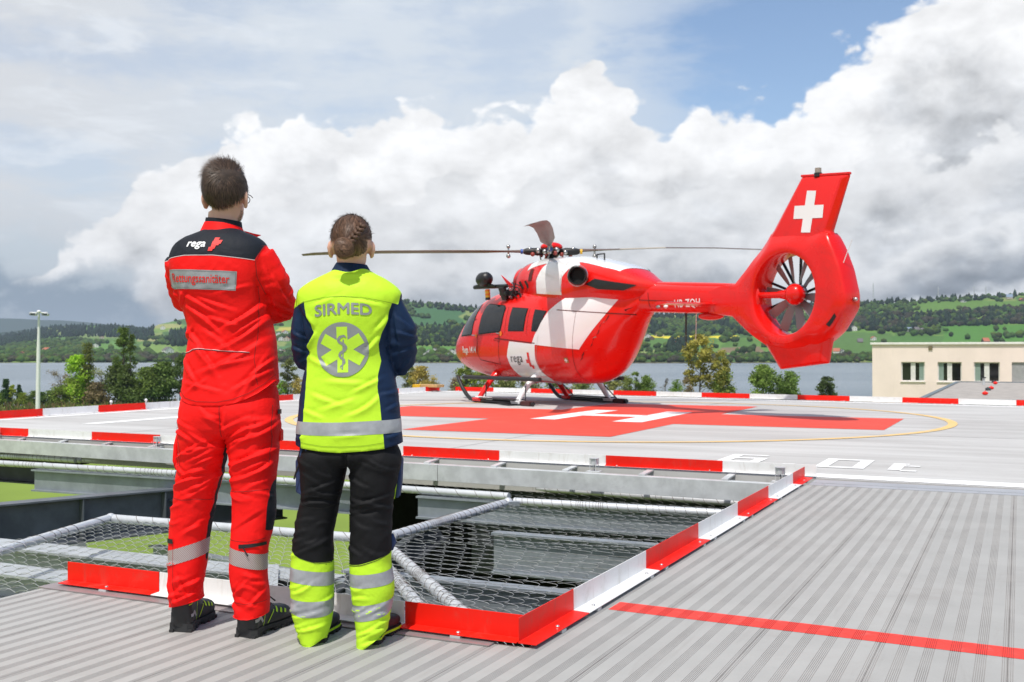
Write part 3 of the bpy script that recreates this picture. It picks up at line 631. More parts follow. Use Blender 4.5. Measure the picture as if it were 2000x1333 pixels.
range_far('middle_hills', [(-2500, 640), (-300, 652), (0, 650), (120, 636), (200, 636), (260, 645), (330, 660), (900, 700), (4500, 700)], 7200, (.02, .04, .02))
# ---------------------------------------------------------------- woods on the far slopes
def woodmask(x, y):
    """(probability, kind) of a tree standing at this spot; kind 0 leafy, 1 dark conifer, 2 brownish"""
    pr = ridge(x); w = mn.noise(Vector((x*.03, y*.12, 2))); w2 = mn.noise(Vector((x*.09, y*.3, 8)))
    y_ = y + 3*w
    if y > 696: return (1.0 if w2 > -.45 else .25), (2 if w > .15 else 0)
    if x < 300:
        if y_ < pr + 21: return 1, 1
        if x < 175 and 665 < y_ < 691: return .95, 0
        if 690 < y_: return .8, 0
        return (.8, 0) if w + .5*w2 > .34 else (0, 0)
    if x < 420: 
        if 651 < y_ < 676 and x > 333: return 1, 1
        if 664 < y_ < 676 and 262 < x < 300: return 1, 1
        return (.8, 0) if w + .6*w2 > .42 else (0, 0)
    if x < 1010:
        if y_ < pr + 9 + 6*w: return 1, (1 if w2 > -.1 else 0)
        if 640 < y_ < 678 and x > 600: return 1, (0 if w2 > -.05 else 1)
        if x < 810 and y_ < 620: return .8, 0
        if y_ > 691: return .8, 0
        return (.9, 0) if w > .42 else (0, 0)
    if x < 1500:
        if 623 < y_ < 655: return 1, (1 if w > .1 else 0)
        if y_ < pr + 5: return .8, 1
        if 1305 < x < 1345 and 668 < y_: return .9, 1
        return (.8, 0) if abs((y_ - 663) % 11 - 5) < 1.0 and w2 > .0 or w + w2 > .78 else (0, 0)
    lo = np.interp(x, [1500, 1690, 1800, 2000, 2600], [622, 616, 614, 602, 596]); hi = np.interp(x, [1500, 1690, 1760, 1850, 2000, 2600], [650, 648, 648, 640, 634, 630])
    if y_ < pr + 6 + 5*w: return 1, (1 if w2 > .1 else 0)
    if lo < y_ < hi: return 1, (2 if w > .12 else (1 if w2 > 0 else 0))
    if x < 1790 and pr + 3 < y_ < lo + 2 and w2 > -.25: return .9, 0
    if 1755 < x < 1835 and 640 < y_ < 656 and w2 > -.1: return .7, 0
    if x > 1930 and 656 < y_ < 664 and (x % 13) < 6: return .8, 0
    return (.7, 0) if w + w2*.9 > .66 else (0, 0)
bm = bmesh.new(); bmesh.ops.create_icosphere(bm, subdivisions=1, radius=1); bm.verts.ensure_lookup_table()
IV = np.array([v.co[:] for v in bm.verts]); IF = np.array([[v.index for v in f.verts] for f in bm.faces]); bm.free()
def wood(name, label_kind, pts):
    nv = len(IV); K = len(pts); V = np.zeros((K, nv, 3), np.float32); CC = np.zeros((K, nv, 3), np.float32)
    for i, (p, k, s) in enumerate(pts):
        jit = 1 + rng.uniform(-.22, .28, (nv, 1)); v = IV*jit
        if k == 1: h = s*1.25; w = s*.42; v = v.copy(); tp = (v[:, 2:3] + 1)/2; v[:, :2] *= (1.25 - .95*tp); v = v*(w, w, h*.5); v[:, 2] += h*.42
        else: h = s; w = s*.55; v = v*(w, w, h*.5); v[:, 2] += h*.40
        V[i] = v + np.array(p)
        c = {0: np.array((.040, .074, .015)), 1: np.array((.013, .027, .013)), 2: np.array((.040, .040, .022))}[k]
        c = c*rng.uniform(.55, 1.5)*(1 + rng.uniform(-.12, .12, 3)); 
        if k == 0 and rng.random() < .22: c = c*(1.5, 1.25, 1)
        CC[i] = c*(1 + rng.uniform(-.15, .15, (nv, 1)))
    Fs = (IF[None] + (np.arange(K)*nv)[:, None, None]).reshape(-1, 3)
    npobj(name, V.reshape(-1, 3), Fs, M_wood, CC.reshape(-1, 3), False, kind='stuff', label=label_kind, category='wood')
M_wood = tint('far_tree_foliage', .95)
TP = []
r = random.Random(11)
for _ in range(150000):
    x = r.uniform(-750, 2750); pr = ridge(x); y = r.uniform(pr, 708.5); pb, k = woodmask(x, y)
    if r.random() > pb*.50: continue
    p = surf(x, y); TP.append(((p.x, p.y, p.z), k, r.uniform(8.5, 15)*(1.15 if k == 1 else 1)*(.75 if y > 696 else 1)))
random.Random(3).shuffle(TP); TP = TP[:21500]
wood('far_woods', 'mixed woods, hedges and single trees covering the hills across the lake', TP)
# ---------------------------------------------------------------- far houses
M_hw = mat('house_wall_white', (.72, .70, .66), .8, 0, .05, .3); M_hc = mat('house_wall_cream', (.50, .44, .36), .8, 0, .05, .3); M_hb = mat('house_wall_wood', (.16, .11, .075), .8, 0, .1, .3)
M_rr = mat('roof_tiles_red', (.40, .13, .07), .8, 0, .15, .5); M_rg = mat('roof_tiles_grey', (.13, .12, .12), .8, 0, .15, .5); M_rbl = mat('roof_sheet_blue', (.20, .26, .34), .5, 0, .1, .5)
M_hg = mat('far_window_glass', (.04, .05, .06), .2)
def house(px_, py_, w, d, h, wall, roof, rz, label, grp=None, hr=None):
    p = surf(px_, py_); t = empty('house', (p.x, p.y, p.z - 1.0), rz, label=label, category='house')
    if grp: t['group'] = grp
    hr = hr or w*.30; mb = MB(); mb.prism([(-w/2, -d/2, 0), (w/2, -d/2, 0), (w/2, -d/2, h), (0, -d/2, h + hr), (-w/2, -d/2, h)], (0, d, 0)); obj('wall', mb, wall, t)
    mb = MB(); e = .5
    for s in (-1, 1):
        mb.prism([(s*(w/2 + e), -d/2 - e, h - e*.55), (0, -d/2 - e, h + hr + .12), (0, -d/2 - e, h + hr + .42), (s*(w/2 + e), -d/2 - e, h - e*.55 + .3)], (0, d + 2*e, 0))
    rf = obj('roof', mb, roof, t); mb = MB(); mb.box((w*.12, d*.1, h + hr*.5), (w*.12 + .7, d*.1 + .7, h + hr + 1.2)); obj('chimney', mb, M_rg, rf)
    for (x, z) in ((-w*.22, h*.25), (w*.22, h*.25), (-w*.22, h*.68), (w*.22, h*.68)):
        mb = MB(); mb.box((x - .7, -d/2 - .06, z), (x + .7, -d/2 - .01, z + 1.5)); obj('window', mb, M_hg, t)
    return t
HS = [(92, 691, 26, 14, 7, M_hc, M_rr, 1.2, 'long farmhouse with bright orange-red roof on the far shore right of the lamp mast'),
 (186, 679, 16, 12, 7, M_hw, M_rg, .4, 'white house with grey roof alone in the meadow left of the poplar'), (199, 662, 14, 10, 5, M_hc, M_rr, .2, 'ochre-roofed cottage on the slope left of the poplar top'),
 (191, 655, 12, 10, 5, M_hw, M_rg, .5, 'small pale house highest on the slope left of the poplar'), (162, 654, 10, 8, 5, M_hw, M_rg, .1, 'tiny white house at the edge of the dark forest, left'), (137, 654, 10, 8, 4, M_hw, M_rr, .1, 'tiny pale house with reddish roof below the dark forest, left'),
 (318, 644, 16, 12, 9, M_hw, M_rg, .3, 'white farm on the hillside left of the man in red'), (334, 648, 12, 10, 6, M_hc, M_rr, .1, 'brown-red farm building beside the white hillside farm'),
 (328, 691, 20, 12, 8, M_hw, M_rg, .9, 'white house with grey roof on the far shore, touching the red jacket'), (274, 691, 14, 10, 5, M_hw, M_rg, .2, 'low white house on the far shore right of the poplar'), (3, 695, 14, 10, 5, M_hw, M_rg, .2, 'white house on the far shore at the left picture edge'), (43, 696, 16, 11, 6, M_hb, M_rr, .2, 'brown house with dull red roof among trees, left of the lamp mast'),
 (545, 658, 13, 11, 8, M_hw, M_rg, .1, 'white house at the left end of the upper village row, beside the red sleeve'), (556, 655, 14, 11, 9, M_hw, M_rr, .6, 'tallest house with reddish roof in the upper village row between the two people'), (566, 661, 13, 11, 8, M_hw, M_rg, -.3, 'white house just right of the tall red-roofed one in the upper village'), (549, 666, 12, 11, 7, M_hw, M_rg, .3, 'white house at the lower left corner of the upper village, beside the red jacket'), (560, 667, 14, 11, 7, M_hc, M_rr, 0, 'cream house with red roof in the lower middle of the upper village'), (575, 656, 13, 11, 7, M_hw, M_rg, 0, 'white house at the right end of the upper village, beside the navy sleeve'),
 (548, 692, 13, 11, 7, M_hw, M_rg, .1, 'white lakeside house touching the red jacket, left one of the shore row'), (562, 692, 14, 11, 7, M_hc, M_rr, -.2, 'cream red-roofed house in the middle of the shore row between the two people'), (574, 692, 12, 11, 7, M_hw, M_rg, .4, 'white lakeside house touching the navy sleeve, right one of the shore row'),
 (838, 694, 16, 11, 6, M_hw, M_rg, .2, 'broad white lakeside house nearest the woman, left of the helicopter nose'), (849, 693, 14, 10, 8, M_hw, M_rg, -.3, 'tall white lakeside house right of the broad one nearest the woman'), (832, 697, 12, 10, 5, M_hw, M_rg, 0, 'lowest white lakeside house just beside the sleeve of the woman'), (881, 694, 14, 11, 7, M_hw, M_rg, .3, 'white lakeside house left of two close to the helicopter nose'), (892, 693, 16, 11, 7, M_hw, M_rg, -.2, 'broad white lakeside house directly at the helicopter nose'), (877, 699, 12, 11, 6, M_hw, M_rg, .1, 'low white house at the waterline just left of the helicopter nose'), (866, 693, 15, 11, 7, M_hb, M_rr, .3, 'dark house with red roof amid the white lakeside village left of the helicopter'),
 (1243, 663, 14, 11, 8, M_hw, M_rg, .1, 'white house left of the tallest one, right of the helicopter belly'), (1254, 661, 16, 12, 11, M_hw, M_rg, -.2, 'tallest white house of the village right of the helicopter belly'), (1264, 663, 13, 10, 9, M_hw, M_rg, .4, 'white house directly right of the tallest village house under the tail boom'), (1232, 664, 13, 10, 6, M_hb, M_rg, 0, 'brown house nearest the helicopter belly in the village under the tail boom'), (1272, 664, 12, 10, 5, M_hb, M_rg, .2, 'small brown house at the right end of the village under the tail boom'), (1288, 657, 20, 11, 4, M_hc, M_rg, .1, 'long low cream barn above the village, beside the yellow rape field'),
 (1318, 676, 14, 11, 6, M_hb, M_rr, .1, 'brown farm with red roof half hidden by trees under the tail boom'), (1320, 702, 8, 7, 4, M_hw, M_rg, .2, 'tiny white hut at the waterline under the tail boom'),
 (1667, 647, 13, 11, 9, M_hw, M_rg, .1, 'white house alone at the forest edge right of the tail fin'), (1634, 691, 18, 11, 5, M_hw, M_rr, 1.2, 'white house with red roof near the water right of the tail bumper'), (1645, 690, 10, 8, 4, M_hw, M_rg, .3, 'small white annex beside the red-roofed house near the water'),
 (1706, 666, 9, 8, 7, M_hw, M_rr, .2, 'pinkish red-roofed house just left above the cream building'), (1680, 671, 22, 10, 4, M_hb, M_rg, 1.3, 'long dark barn on the slope left of the cream building'), (1640, 689, 8, 7, 3, M_hb, M_rg, 1.3, 'low dark shed by the water right of the tail'),
 (1776, 647, 18, 10, 4, M_hw, M_rbl, 1.4, 'blue-roofed shed at the left end of the farmstead above the cream building'), (1790, 647, 20, 10, 4, M_hb, M_rg, 1.5, 'brown shed right of the blue-roofed one above the cream building'), (1803, 648, 16, 10, 4, M_hw, M_rg, 1.2, 'white-walled shed third from the left in the farmstead above the building'), (1815, 651, 16, 10, 4, M_hc, M_rg, 1.3, 'cream shed at the right end of the farmstead above the cream building'),
 (1882, 590.5, 12, 9, 4, M_hw, M_rg, .3, 'single white cottage on the ridge meadow above the cream building'), (1972, 584, 30, 16, 5, M_hc, M_rbl, 1.2, 'large farm with blue-grey roof on the ridge at top right'), (1996, 588, 12, 10, 5, M_hb, M_rr, .2, 'reddish building on the ridge at the right picture edge'), (1925, 670, 22, 11, 4, M_hb, M_rr, 1.4, 'low brown farm with red roof just above the cream building')]
VG = lambda x, y: 'houses of the upper village between the two people' if 540 < x < 580 and y < 680 else 'shore houses between the two people' if 540 < x < 580 else 'lakeside houses left of the helicopter' if 820 < x < 900 else 'village houses under the tail boom' if 1225 < x < 1295 else 'sheds above the cream building' if 1770 < x < 1820 else None
for hx in HS: house(*hx, VG(hx[0], hx[1]))
# ---------------------------------------------------------------- trees on the near shore
M_bark = mat('bark', (.10, .08, .065), .9, 0, .25, 6, .4, 20); M_leaf = tint('tree_leaves', .7, trans=.35)
def tree(x, ytop, wpx, kind, col, label, R=None, base=None, nleaf=1500, group=None):
    R = R or 335; D = R; X_ = (x - 1000)/F*D; rad = math.hypot(X_, D); z0 = zg(rad); zt = CH + (690 - ytop)/F*D; H = zt - z0; W_ = wpx/F*D
    rr_ = random.Random(int(x*13 + ytop)); g = np.random.default_rng(int(x*7 + ytop))
    t = empty('conifer' if kind == 'conifer' else ('bush' if kind == 'bush' else 'tree'), (X_, D, z0), label=label, category='bush' if kind == 'bush' else 'tree')
    if group: t['group'] = group
    mb = MB(); tips = []
    top = H*(.93 if kind in ('poplar', 'conifer') else .72)
    lean = rr_.uniform(-.03, .03)*H; tr = [Vector((lean*(k/6)**2, 0, top*k/6)) for k in range(7)]; r0 = max(.12, H*.014)
    mb.tube(tr, [r0*(1 - .13*k) for k in range(7)], 7)
    nb = {'poplar': 16, 'conifer': 12, 'bare': 26, 'bush': 7, 'round': 14, 'loose': 18}[kind]
    for i in range(nb):
        f = rr_.uniform(.18 if kind != 'conifer' else .1, .95); s = tr[0].lerp(tr[-1], f) ; a = rr_.uniform(0, 6.28)
        up = {'poplar': 2.6, 'conifer': -.1, 'bare': 1.0, 'bush': .9, 'round': .8, 'loose': 1.2}[kind]
        prof = {'poplar': .85*math.sin(math.pi*min(1, f*.8 + .12)), 'conifer': 1 - f, 'bare': .9, 'bush': .9, 'round': .9, 'loose': .9}[kind]
        L = W_*prof*rr_.uniform(.6, 1); d = Vector((math.cos(a), math.sin(a), up*.6)); e = s + d*L; e.z = min(e.z, H*.98)
        if kind == 'conifer': e = s + Vector((math.cos(a), math.sin(a), -.15))*L
        m_ = (s + e)/2 + Vector((0, 0, L*.12)); mb.tube([s, m_, e], [r0*.38, r0*.24, r0*.07], 5); tips += [e, m_ + (e - m_)*.4]
        if kind in ('bare', 'loose'):
            for _ in range(5 if kind == 'bare' else 2):
                q_ = s.lerp(e, rr_.uniform(.35, 1)); e2 = q_ + Vector((rr_.gauss(0, .5), rr_.gauss(0, .5), rr_.uniform(.3, .9)))*L*.55; mb.tube([q_, e2], [r0*.13, r0*.03], 4); tips.append(e2)
    obj('trunk', mb, M_bark, t, smooth=True)
    K = {'poplar': 46, 'conifer': 40, 'bare': 30, 'bush': 26, 'round': 46, 'loose': 40}[kind]; C_ = []
    for _ in range(K):
        if kind in ('bare',): C_.append(rr_.choice(tips)); continue
        f = rr_.random(); a = rr_.uniform(0, 6.28); rd = math.sqrt(rr_.random())
        if kind == 'poplar': z = H*(.10 + .88*f); w = W_*(.30 + .72*math.sin(math.pi*min(1, .16 + f*.84)))
        elif kind == 'conifer': z = H*(.08 + .9*f); w = W_*(1.02 - f)
        elif kind == 'bush': z = H*(.08 + .85*f); w = W_*math.sqrt(max(.05, 1 - (f*.98)**2))
        elif kind == 'round': z = H*(.22 + .74*f); w = W_*math.sqrt(max(.05, 1 - (2*f - .85)**2*.85)) 
        else: z = H*(.30 + .68*f); w = W_*math.sqrt(max(.06, 1 - (2*f - .9)**2*.9))
        C_.append(Vector((math.cos(a)*w*rd, math.sin(a)*w*rd, z)))
    nl = int(nleaf*{'bare': .22, 'loose': .62, 'conifer': 1.1, 'bush': .8, 'poplar': 1.1, 'round': 1.0}[kind]); per = max(1, nl//K)
    sg = W_*{'poplar': .20, 'conifer': .15, 'bare': .15, 'bush': .24, 'round': .21, 'loose': .15}[kind]; ls = {'bare': .22}.get(kind, .40)*max(.55, min(1.3, W_/3.5))
    cen = np.repeat(np.array([c_[:] for c_ in C_]), per, 0); nL = len(cen); pos = cen + g.normal(0, sg, (nL, 3))*(1, 1, .8); pos[:, 2] = np.clip(pos[:, 2], .2, H)
    a1 = g.normal(0, 1, (nL, 3)); a1 /= np.linalg.norm(a1, axis=1)[:, None]; a2 = np.cross(a1, g.normal(0, 1, (nL, 3))); a2 /= np.linalg.norm(a2, axis=1)[:, None]
    s = ls*g.uniform(.55, 1.2, (nL, 1)); V = np.stack([pos - a1*s, pos + a2*s*.6, pos + a1*s, pos - a2*s*.6], 1).reshape(-1, 3)
    cc = np.repeat(g.uniform(.62, 1.3, K), per)[:, None]*np.array(col)*2.5*g.uniform(.75, 1.25, (nL, 1)); cc = np.repeat(cc, 4, 0)
    npobj('crown', V, np.arange(nL*4).reshape(-1, 4), M_leaf, cc, False, parent=t)
    return t
GR = (.085, .125, .022); DG = (.035, .062, .018); YG = (.17, .20, .025); OC = (.20, .16, .045); BR = (.12, .095, .05); BG = (.15, .24, .02); MG = (.07, .10, .028)
TR = [(12, 741, 13, 'conifer', (.022, .045, .015), 'dark green conifer at the far left edge near the lake'), (38, 752, 9, 'conifer', (.025, .05, .018), 'smaller dark conifer left of the lamp mast'),
 (25, 752, 6, 'loose', YG, 'thin yellowish sapling between the two dark conifers'), (45, 768, 17, 'bush', (.12, .15, .025), 'round yellow-green bush left of the lamp mast'), (3, 768, 14, 'bush', GR, 'green bush cut by the left picture edge'),
 (66, 764, 11, 'bush', MG, 'green bush just left of the lamp mast foot'), (82, 766, 8, 'bush', DG, 'small dark bush just right of the lamp mast'), (99, 763, 14, 'bush', MG, 'dark green bush between lamp mast and tall trees'),
 (118, 712, 22, 'bare', BR, 'bare brown tree at the left end of the tall tree group'), (122, 752, 18, 'bush', (.11, .15, .03), 'pale green bush under the bare brown tree'),
 (172, 668, 15, 'poplar', (.075, .085, .02), 'olive green narrow tree behind the bright green one'), (153, 694, 24, 'round', BG, 'bright yellow-green tree left of the poplar'), (150, 740, 24, 'bush', (.13, .17, .03), 'yellow-green undergrowth below the bright green tree'),
 (198, 712, 24, 'bare', (.12, .13, .05), 'leafless tree with spreading branches left of the poplar'), (192, 748, 26, 'bush', BR, 'brownish bushes below the leafless tree'), (240, 637, 17, 'poplar', (.055, .082, .015), 'tall dark poplar standing above the others by the lake'),
 (256, 652, 12, 'poplar', (.06, .085, .018), 'lower side stem of the tall poplar on its right'), (236, 715, 30, 'round', (.06, .08, .025), 'dense grey-green tree around the foot of the poplar'), (290, 718, 24, 'round', (.075, .105, .025), 'round green tree right of the poplar'),
 (322, 708, 26, 'round', (.065, .095, .025), 'broad green tree left of the man in red'), (352, 690, 16, 'round', (.055, .08, .022), 'green tree partly hidden by the red jacket'), (265, 750, 26, 'bush', MG, 'green bushes right below the poplar'), (310, 752, 24, 'bush', DG, 'dark green bushes just left of the red trousers'),
 (563, 702, 17, 'loose', (.09, .10, .035), 'brown-green tree between the two people'), (550, 742, 13, 'bush', (.10, .17, .02), 'bright green bush beside the red jacket hem'), (583, 736, 16, 'bush', OC, 'ochre bush beside the left sleeve of the woman'),
 (797, 712, 16, 'loose', (.14, .15, .045), 'yellow-green tree right beside the woman'), (822, 716, 20, 'round', OC, 'ochre spring tree right of the woman'), (846, 732, 12, 'bush', OC, 'low ochre bush above the yellow box'),
 (912, 712, 22, 'loose', (.12, .15, .03), 'light green tree behind the front of the skids'), (893, 728, 16, 'bush', BR, 'brown bush left of the skid tips'), (945, 722, 22, 'loose', (.11, .14, .03), 'light green tree behind the forward cross tube'), (985, 732, 24, 'bush', (.12, .13, .045), 'yellow-green bush behind the step of the skid'), (1035, 735, 24, 'bush', (.12, .12, .05), 'brownish bush behind the rear cross tube'), (1085, 740, 24, 'bush', (.10, .12, .04), 'green bush under the belly of the helicopter'), (1140, 742, 24, 'bush', (.11, .13, .04), 'bush under the rear of the helicopter cabin'),
 (1195, 726, 18, 'loose', (.15, .15, .05), 'pale ochre tree right of the right skid'), (1222, 734, 16, 'bush', (.13, .15, .045), 'pale green bush behind the right skid'), (1240, 724, 12, 'loose', (.10, .14, .03), 'light green young tree right of the helicopter belly'), (1262, 733, 15, 'round', (.09, .13, .03), 'green rounded tree left of the dead snag'),
 (1300, 721, 9, 'bare', (.09, .08, .06), 'thin dead snag with few branches under the tail boom'), (1322, 742, 15, 'bush', (.09, .14, .025), 'green bush right of the dead snag'), (1342, 737, 14, 'bush', BR, 'brownish bush left of the tall yellowish tree'),
 (1366, 654, 30, 'loose', (.17, .15, .035), 'tall loose yellowish tree under the tail boom'), (1406, 683, 17, 'poplar', (.16, .15, .035), 'second yellowish tree, narrower, right of the tall loose one'), (1412, 722, 20, 'round', (.10, .13, .03), 'green lower growth of the narrow yellowish tree'),
 (1490, 713, 24, 'round', (.095, .135, .03), 'round green tree left below the tail bumper'), (1537, 726, 24, 'round', (.08, .12, .028), 'round green tree right below the tail bumper'), (1617, 736, 19, 'loose', (.04, .055, .02), 'small dark tree alone before the lake, left of the cream building')]
for x, yt, w, kd, c_, lb in TR: tree(x, yt, w, kd, c_, lb, R=325 if x < 400 else 300, nleaf=2600 if kd == 'bush' else 4000)
# dry reeds and rough grass on the bank
V = []; CC = []
for _ in range(9000):
    x = rng.uniform(-150, 1720); R_ = rng.uniform(235, 348); X_ = (x - 1000)/F*R_; z = zg(math.hypot(X_, R_)); h = rng.uniform(.5, 1.6); a = rng.uniform(0, 3.14); w = .5
    V += [(X_ - w*math.cos(a), R_ - w*math.sin(a), z - .1), (X_ + w*math.cos(a), R_ + w*math.sin(a), z - .1), (X_ + rng.normal(0, .2), R_, z + h)]
    c_ = np.array((.17, .13, .06) if rng.random() < .6 else (.10, .13, .03))*rng.uniform(.6, 1.2); CC += [c_]*3
npobj('rough_grass', V, np.arange(len(V)).reshape(-1, 3), M_wood, np.array(CC), kind='stuff', label='dry reeds and rough grass along the near shore of the lake', category='grass')
# ---------------------------------------------------------------- floodlight mast
D_ = 120.; t = empty('floodlight_mast', ((74 - 1000)/F*D_, D_, zg(D_)), label='tall white floodlight mast with four lamp heads at the left by the lake', category='lamp mast'); t.rotation_euler.y = math.radians(.4)
H = CH + (690 - 611)/F*D_ - zg(D_); M_mast = mat('white_mast_paint', (.74, .75, .74), .5)
mb = MB(); mb.tube([(0, 0, 0), (0, 0, H*.72), (0, 0, H*.84), (0, 0, H)], [.27, .20, .14, .11], 12); obj('pole', mb, M_mast, t, smooth=40)
mb = MB(); mb.tube([(-.95, 0, H), (.95, 0, H)], .06, 8); mb.tube([(0, -.6, H), (0, .6, H)], .05, 8); obj('cross_arm', mb, M_mast, t)
mb = MB(); mb.ball((0, 0, H + .12), (.24, .24, .16), 12, 6); obj('cap', mb, M_mast, t, smooth=True)
for x, y in ((-.75, .1), (.80, -.1), (-.35, -.5), (.5, .4)):
    mb = MB(); mb.prism([(x - .30, y - .2, H - .30), (x + .30, y - .2, H - .36), (x + .34, y - .2, H - .10), (x - .30, y - .2, H + .02)], (0, .42, 0)); f_ = obj('floodlight', mb, M_galv, t, bevel=.02)
    mb = MB(); mb.box((x - .26, y - .215, H - .30), (x + .26, y - .205, H - .10)); obj('glass', mb, M_hg, f_)
mb = MB(); mb.tube([(0, 0, 1.2), (0, 0, 2.4)], .4, 10); obj('junction_box', mb, M_mast, t, smooth=40)
# far radio mast and pylons on the ridge
for x, yb, yt, R_, lb in ((1706, 590, 553, 3600, 'hazy lattice mast on the ridge right of the tail'), (1833, 585, 560, 3600, 'thin hazy pylon on the ridge, left one above the building'), (1903, 582, 558, 3600, 'thin hazy pylon on the ridge, middle one above the building'), (1926, 581, 559, 3600, 'thin hazy pylon on the ridge, right one above the building')):
    k = R_/F; z0 = CH + (690 - yb - 6)*k; z1 = CH + (690 - yt)*k; X_ = (x - 1000)*k; t = empty('pylon', (X_, R_, z0), label=lb, category='pylon'); mb = MB(); H = z1 - z0; w = 3.0 if x < 1720 else 1.4
    for sx, sy in ((-1, -1), (1, -1), (1, 1), (-1, 1)): mb.tube([(sx*w, sy*w, 0), (sx*w*.25, sy*w*.25, H)], .35, 4)
    for i in range(6): z = H*i/6; f_ = 1 - .75*i/6; mb.tube([(-w*f_, -w*f_, z), (w*f_*.85, -w*f_*.85, z + H/6)], .3, 4)
    if w < 2: mb.tube([(-5, 0, H*.85), (5, 0, H*.85)], .4, 4)
    obj('lattice', mb, M_galv, t)
# ================================================================ cream building and the lower roof at the right
WA = 78.6
def wpt(px_, py_, a=WA):
    u = (px_ - 1000)/F; Y = a/(u*_su + _cu); return (Y*(u*_cu - _su), CH + (690 - py_)*Y/F)
M_cream = mat('cream_render', (.87, .73, .665), .85, 0, .04, .6, .15, 30, dirt=((.66, .56, .50), .35, .35), streak=((2.5, 2.5, .25), (.62, .53, .46), .25)); M_trim = mat('pale_roof_trim', (.78, .76, .72), .6)
M_frame = mat('white_window_frame', (.70, .69, .66), .5); M_glass = mat('window_glass', (.012, .014, .016), .06, 0, .1, .8, spec=.8); M_curt = mat('green_curtain', (.22, .30, .26), .8); M_shut = mat('grey_roller_shutter', (.36, .36, .37), .6)
b0, zt = wpt(1703.5, 674); b1 = 24.0; bl = deck(empty('cream_building', P(WA, b0, -9), label='cream rendered flat-roofed building with a row of windows at the right', category='building'))
zt += 9; wins = []
for xs_ in ((1760, 1806), (1831, 1878), (1902, 1952.5), (1976, 2024), (2052, 2102), (2130, 2184)):
    q0, q1 = wpt(xs_[0], 743.5), wpt(xs_[1], 709); wins.append((q0[0] - b0, q1[0] - b0, wpt(xs_[0], 745)[1] + 9, wpt(xs_[0], 708.5)[1] + 9))
zw0 = min(w[2] for w in wins); zw1 = max(w[3] for w in wins); mb = MB(); th = .32
mb.box((0, 0, 0), (b1 - b0, th, zw0)); mb.box((0, 0, zw1), (b1 - b0, th, zt)); xprev = 0
for (x0, x1, _, _) in wins: mb.box((xprev, 0, zw0), (x0, th, zw1)); xprev = x1
mb.box((xprev, 0, zw0), (b1 - b0, th, zw1)); mb.box((0, th, 0), (.3, 12, zt)); mb.box((.3, 11.7, 0), (b1 - b0, 12, zt)); obj('wall', mb, M_cream, bl)
mb = MB(); mb.box((-.12, -.12, zt + .002), (b1 - b0, 12.1, zt + .16)); obj('roof_trim', mb, M_trim, bl, bevel=.02)
mb = MB(); mb.box((.32, 1.5, 0), (b1 - b0 - .1, 1.6, zt - .1)); obj('inner_wall', mb, mat('dark_room', (.05, .045, .04), .9), bl)
qv = wpt(1817, 680); mb = MB(); mb.box((qv[0] - b0 - .12, -.07, qv[1] + 9 - .13), (qv[0] - b0 + .14, -.002, qv[1] + 9 + .13)); obj('vent_grille', mb, mat('brass_vent', (.22, .18, .11), .5, .4), bl)
for i, (x0, x1, _, _) in enumerate(wins):
    w = x1 - x0
    if i == 3:
        mb = MB()
        for k in range(16): z = zw0 + (zw1 - zw0)*k/16; mb.box((x0, .10, z + .004), (x1, .13, z + (zw1 - zw0)/16))
        obj('roller_shutter', mb, M_shut, bl); continue
    mb = MB(); f_ = .07
    mb.box((x0, .14, zw0), (x0 + f_, .2, zw1)); mb.box((x1 - f_, .14, zw0), (x1, .2, zw1)); mb.box((x0 + f_, .14, zw0), (x1 - f_, .2, zw0 + f_)); mb.box((x0 + f_, .14, zw1 - f_), (x1 - f_, .2, zw1)); mb.box((x0 + w*.40, .13, zw0 + f_), (x0 + w*.60, .19, zw1 - f_))
    fr = obj('window_frame', mb, M_frame, bl)
    for (xa, xb) in ((x0 + f_, x0 + w*.40), (x0 + w*.60, x1 - f_)): mb = MB(); mb.box((xa, .165, zw0 + f_), (xb, .17, zw1 - f_)); obj('pane', mb, M_glass, fr)
    xa, xb = ((x0 + w*.76, x1 - f_) if i == 0 else (x0 + f_, x0 + w*.25)); mb = MB(); mb.tube([(xa, .160, zw0 + .1), (xa, .160, zw1 - .1)], .02, 4)
    pts = [(xa + (xb - xa)*k/8, .158 - .004*(k % 2)) for k in range(9)]
    mb = MB()
    for k in range(8): mb.quad([(pts[k][0], pts[k][1], zw0 + f_), (pts[k+1][0], pts[k+1][1], zw0 + f_), (pts[k+1][0], pts[k+1][1], zw1 - f_), (pts[k][0], pts[k][1], zw1 - f_)])
    obj('curtain', mb, M_curt, fr)
    mb = MB(); mb.box((x0 - .05, -.08, zw0 - .05), (x1 + .05, .12, zw0 - .002)); obj('sill', mb, M_trim, bl)
# lower flat roof with solar panels in front of it
lr = deck(empty('low_roof_building', P(42.7, -3.35, -9), label='low flat-roofed building with grey metal edge and solar panels, in front of the cream one', category='building'))
ZR = 9 - .58; mb = MB(); mb.box((.1, .1, 0), (26, 26, ZR - .25)); obj('wall', mb, M_cream, lr)
mb = MB(); mb.box((0, 0, ZR - .25), (26, 26.3, ZR - .05)); obj('roof', mb, mat('gravel_roof', (.36, .33, .30), .9, 0, .15, 2, .4, 20, dirt=((.28, .26, .24), .6, .5)), lr)
M_edge = mat('slate_blue_flashing', (.13, .17, .19), .5); mb = MB(); mb.box((-.08, -.1, ZR - .26), (26, .12, ZR)); mb.box((-.08, .122, ZR - .26), (.12, 26.4, ZR)); mb.box((.122, 26.3, ZR - .2), (26, 26.42, ZR)); obj('edge_flashing', mb, M_edge, lr)
M_pv = mat('solar_cells', (.035, .045, .07), .15, 0, .1, 3, spec=.8)
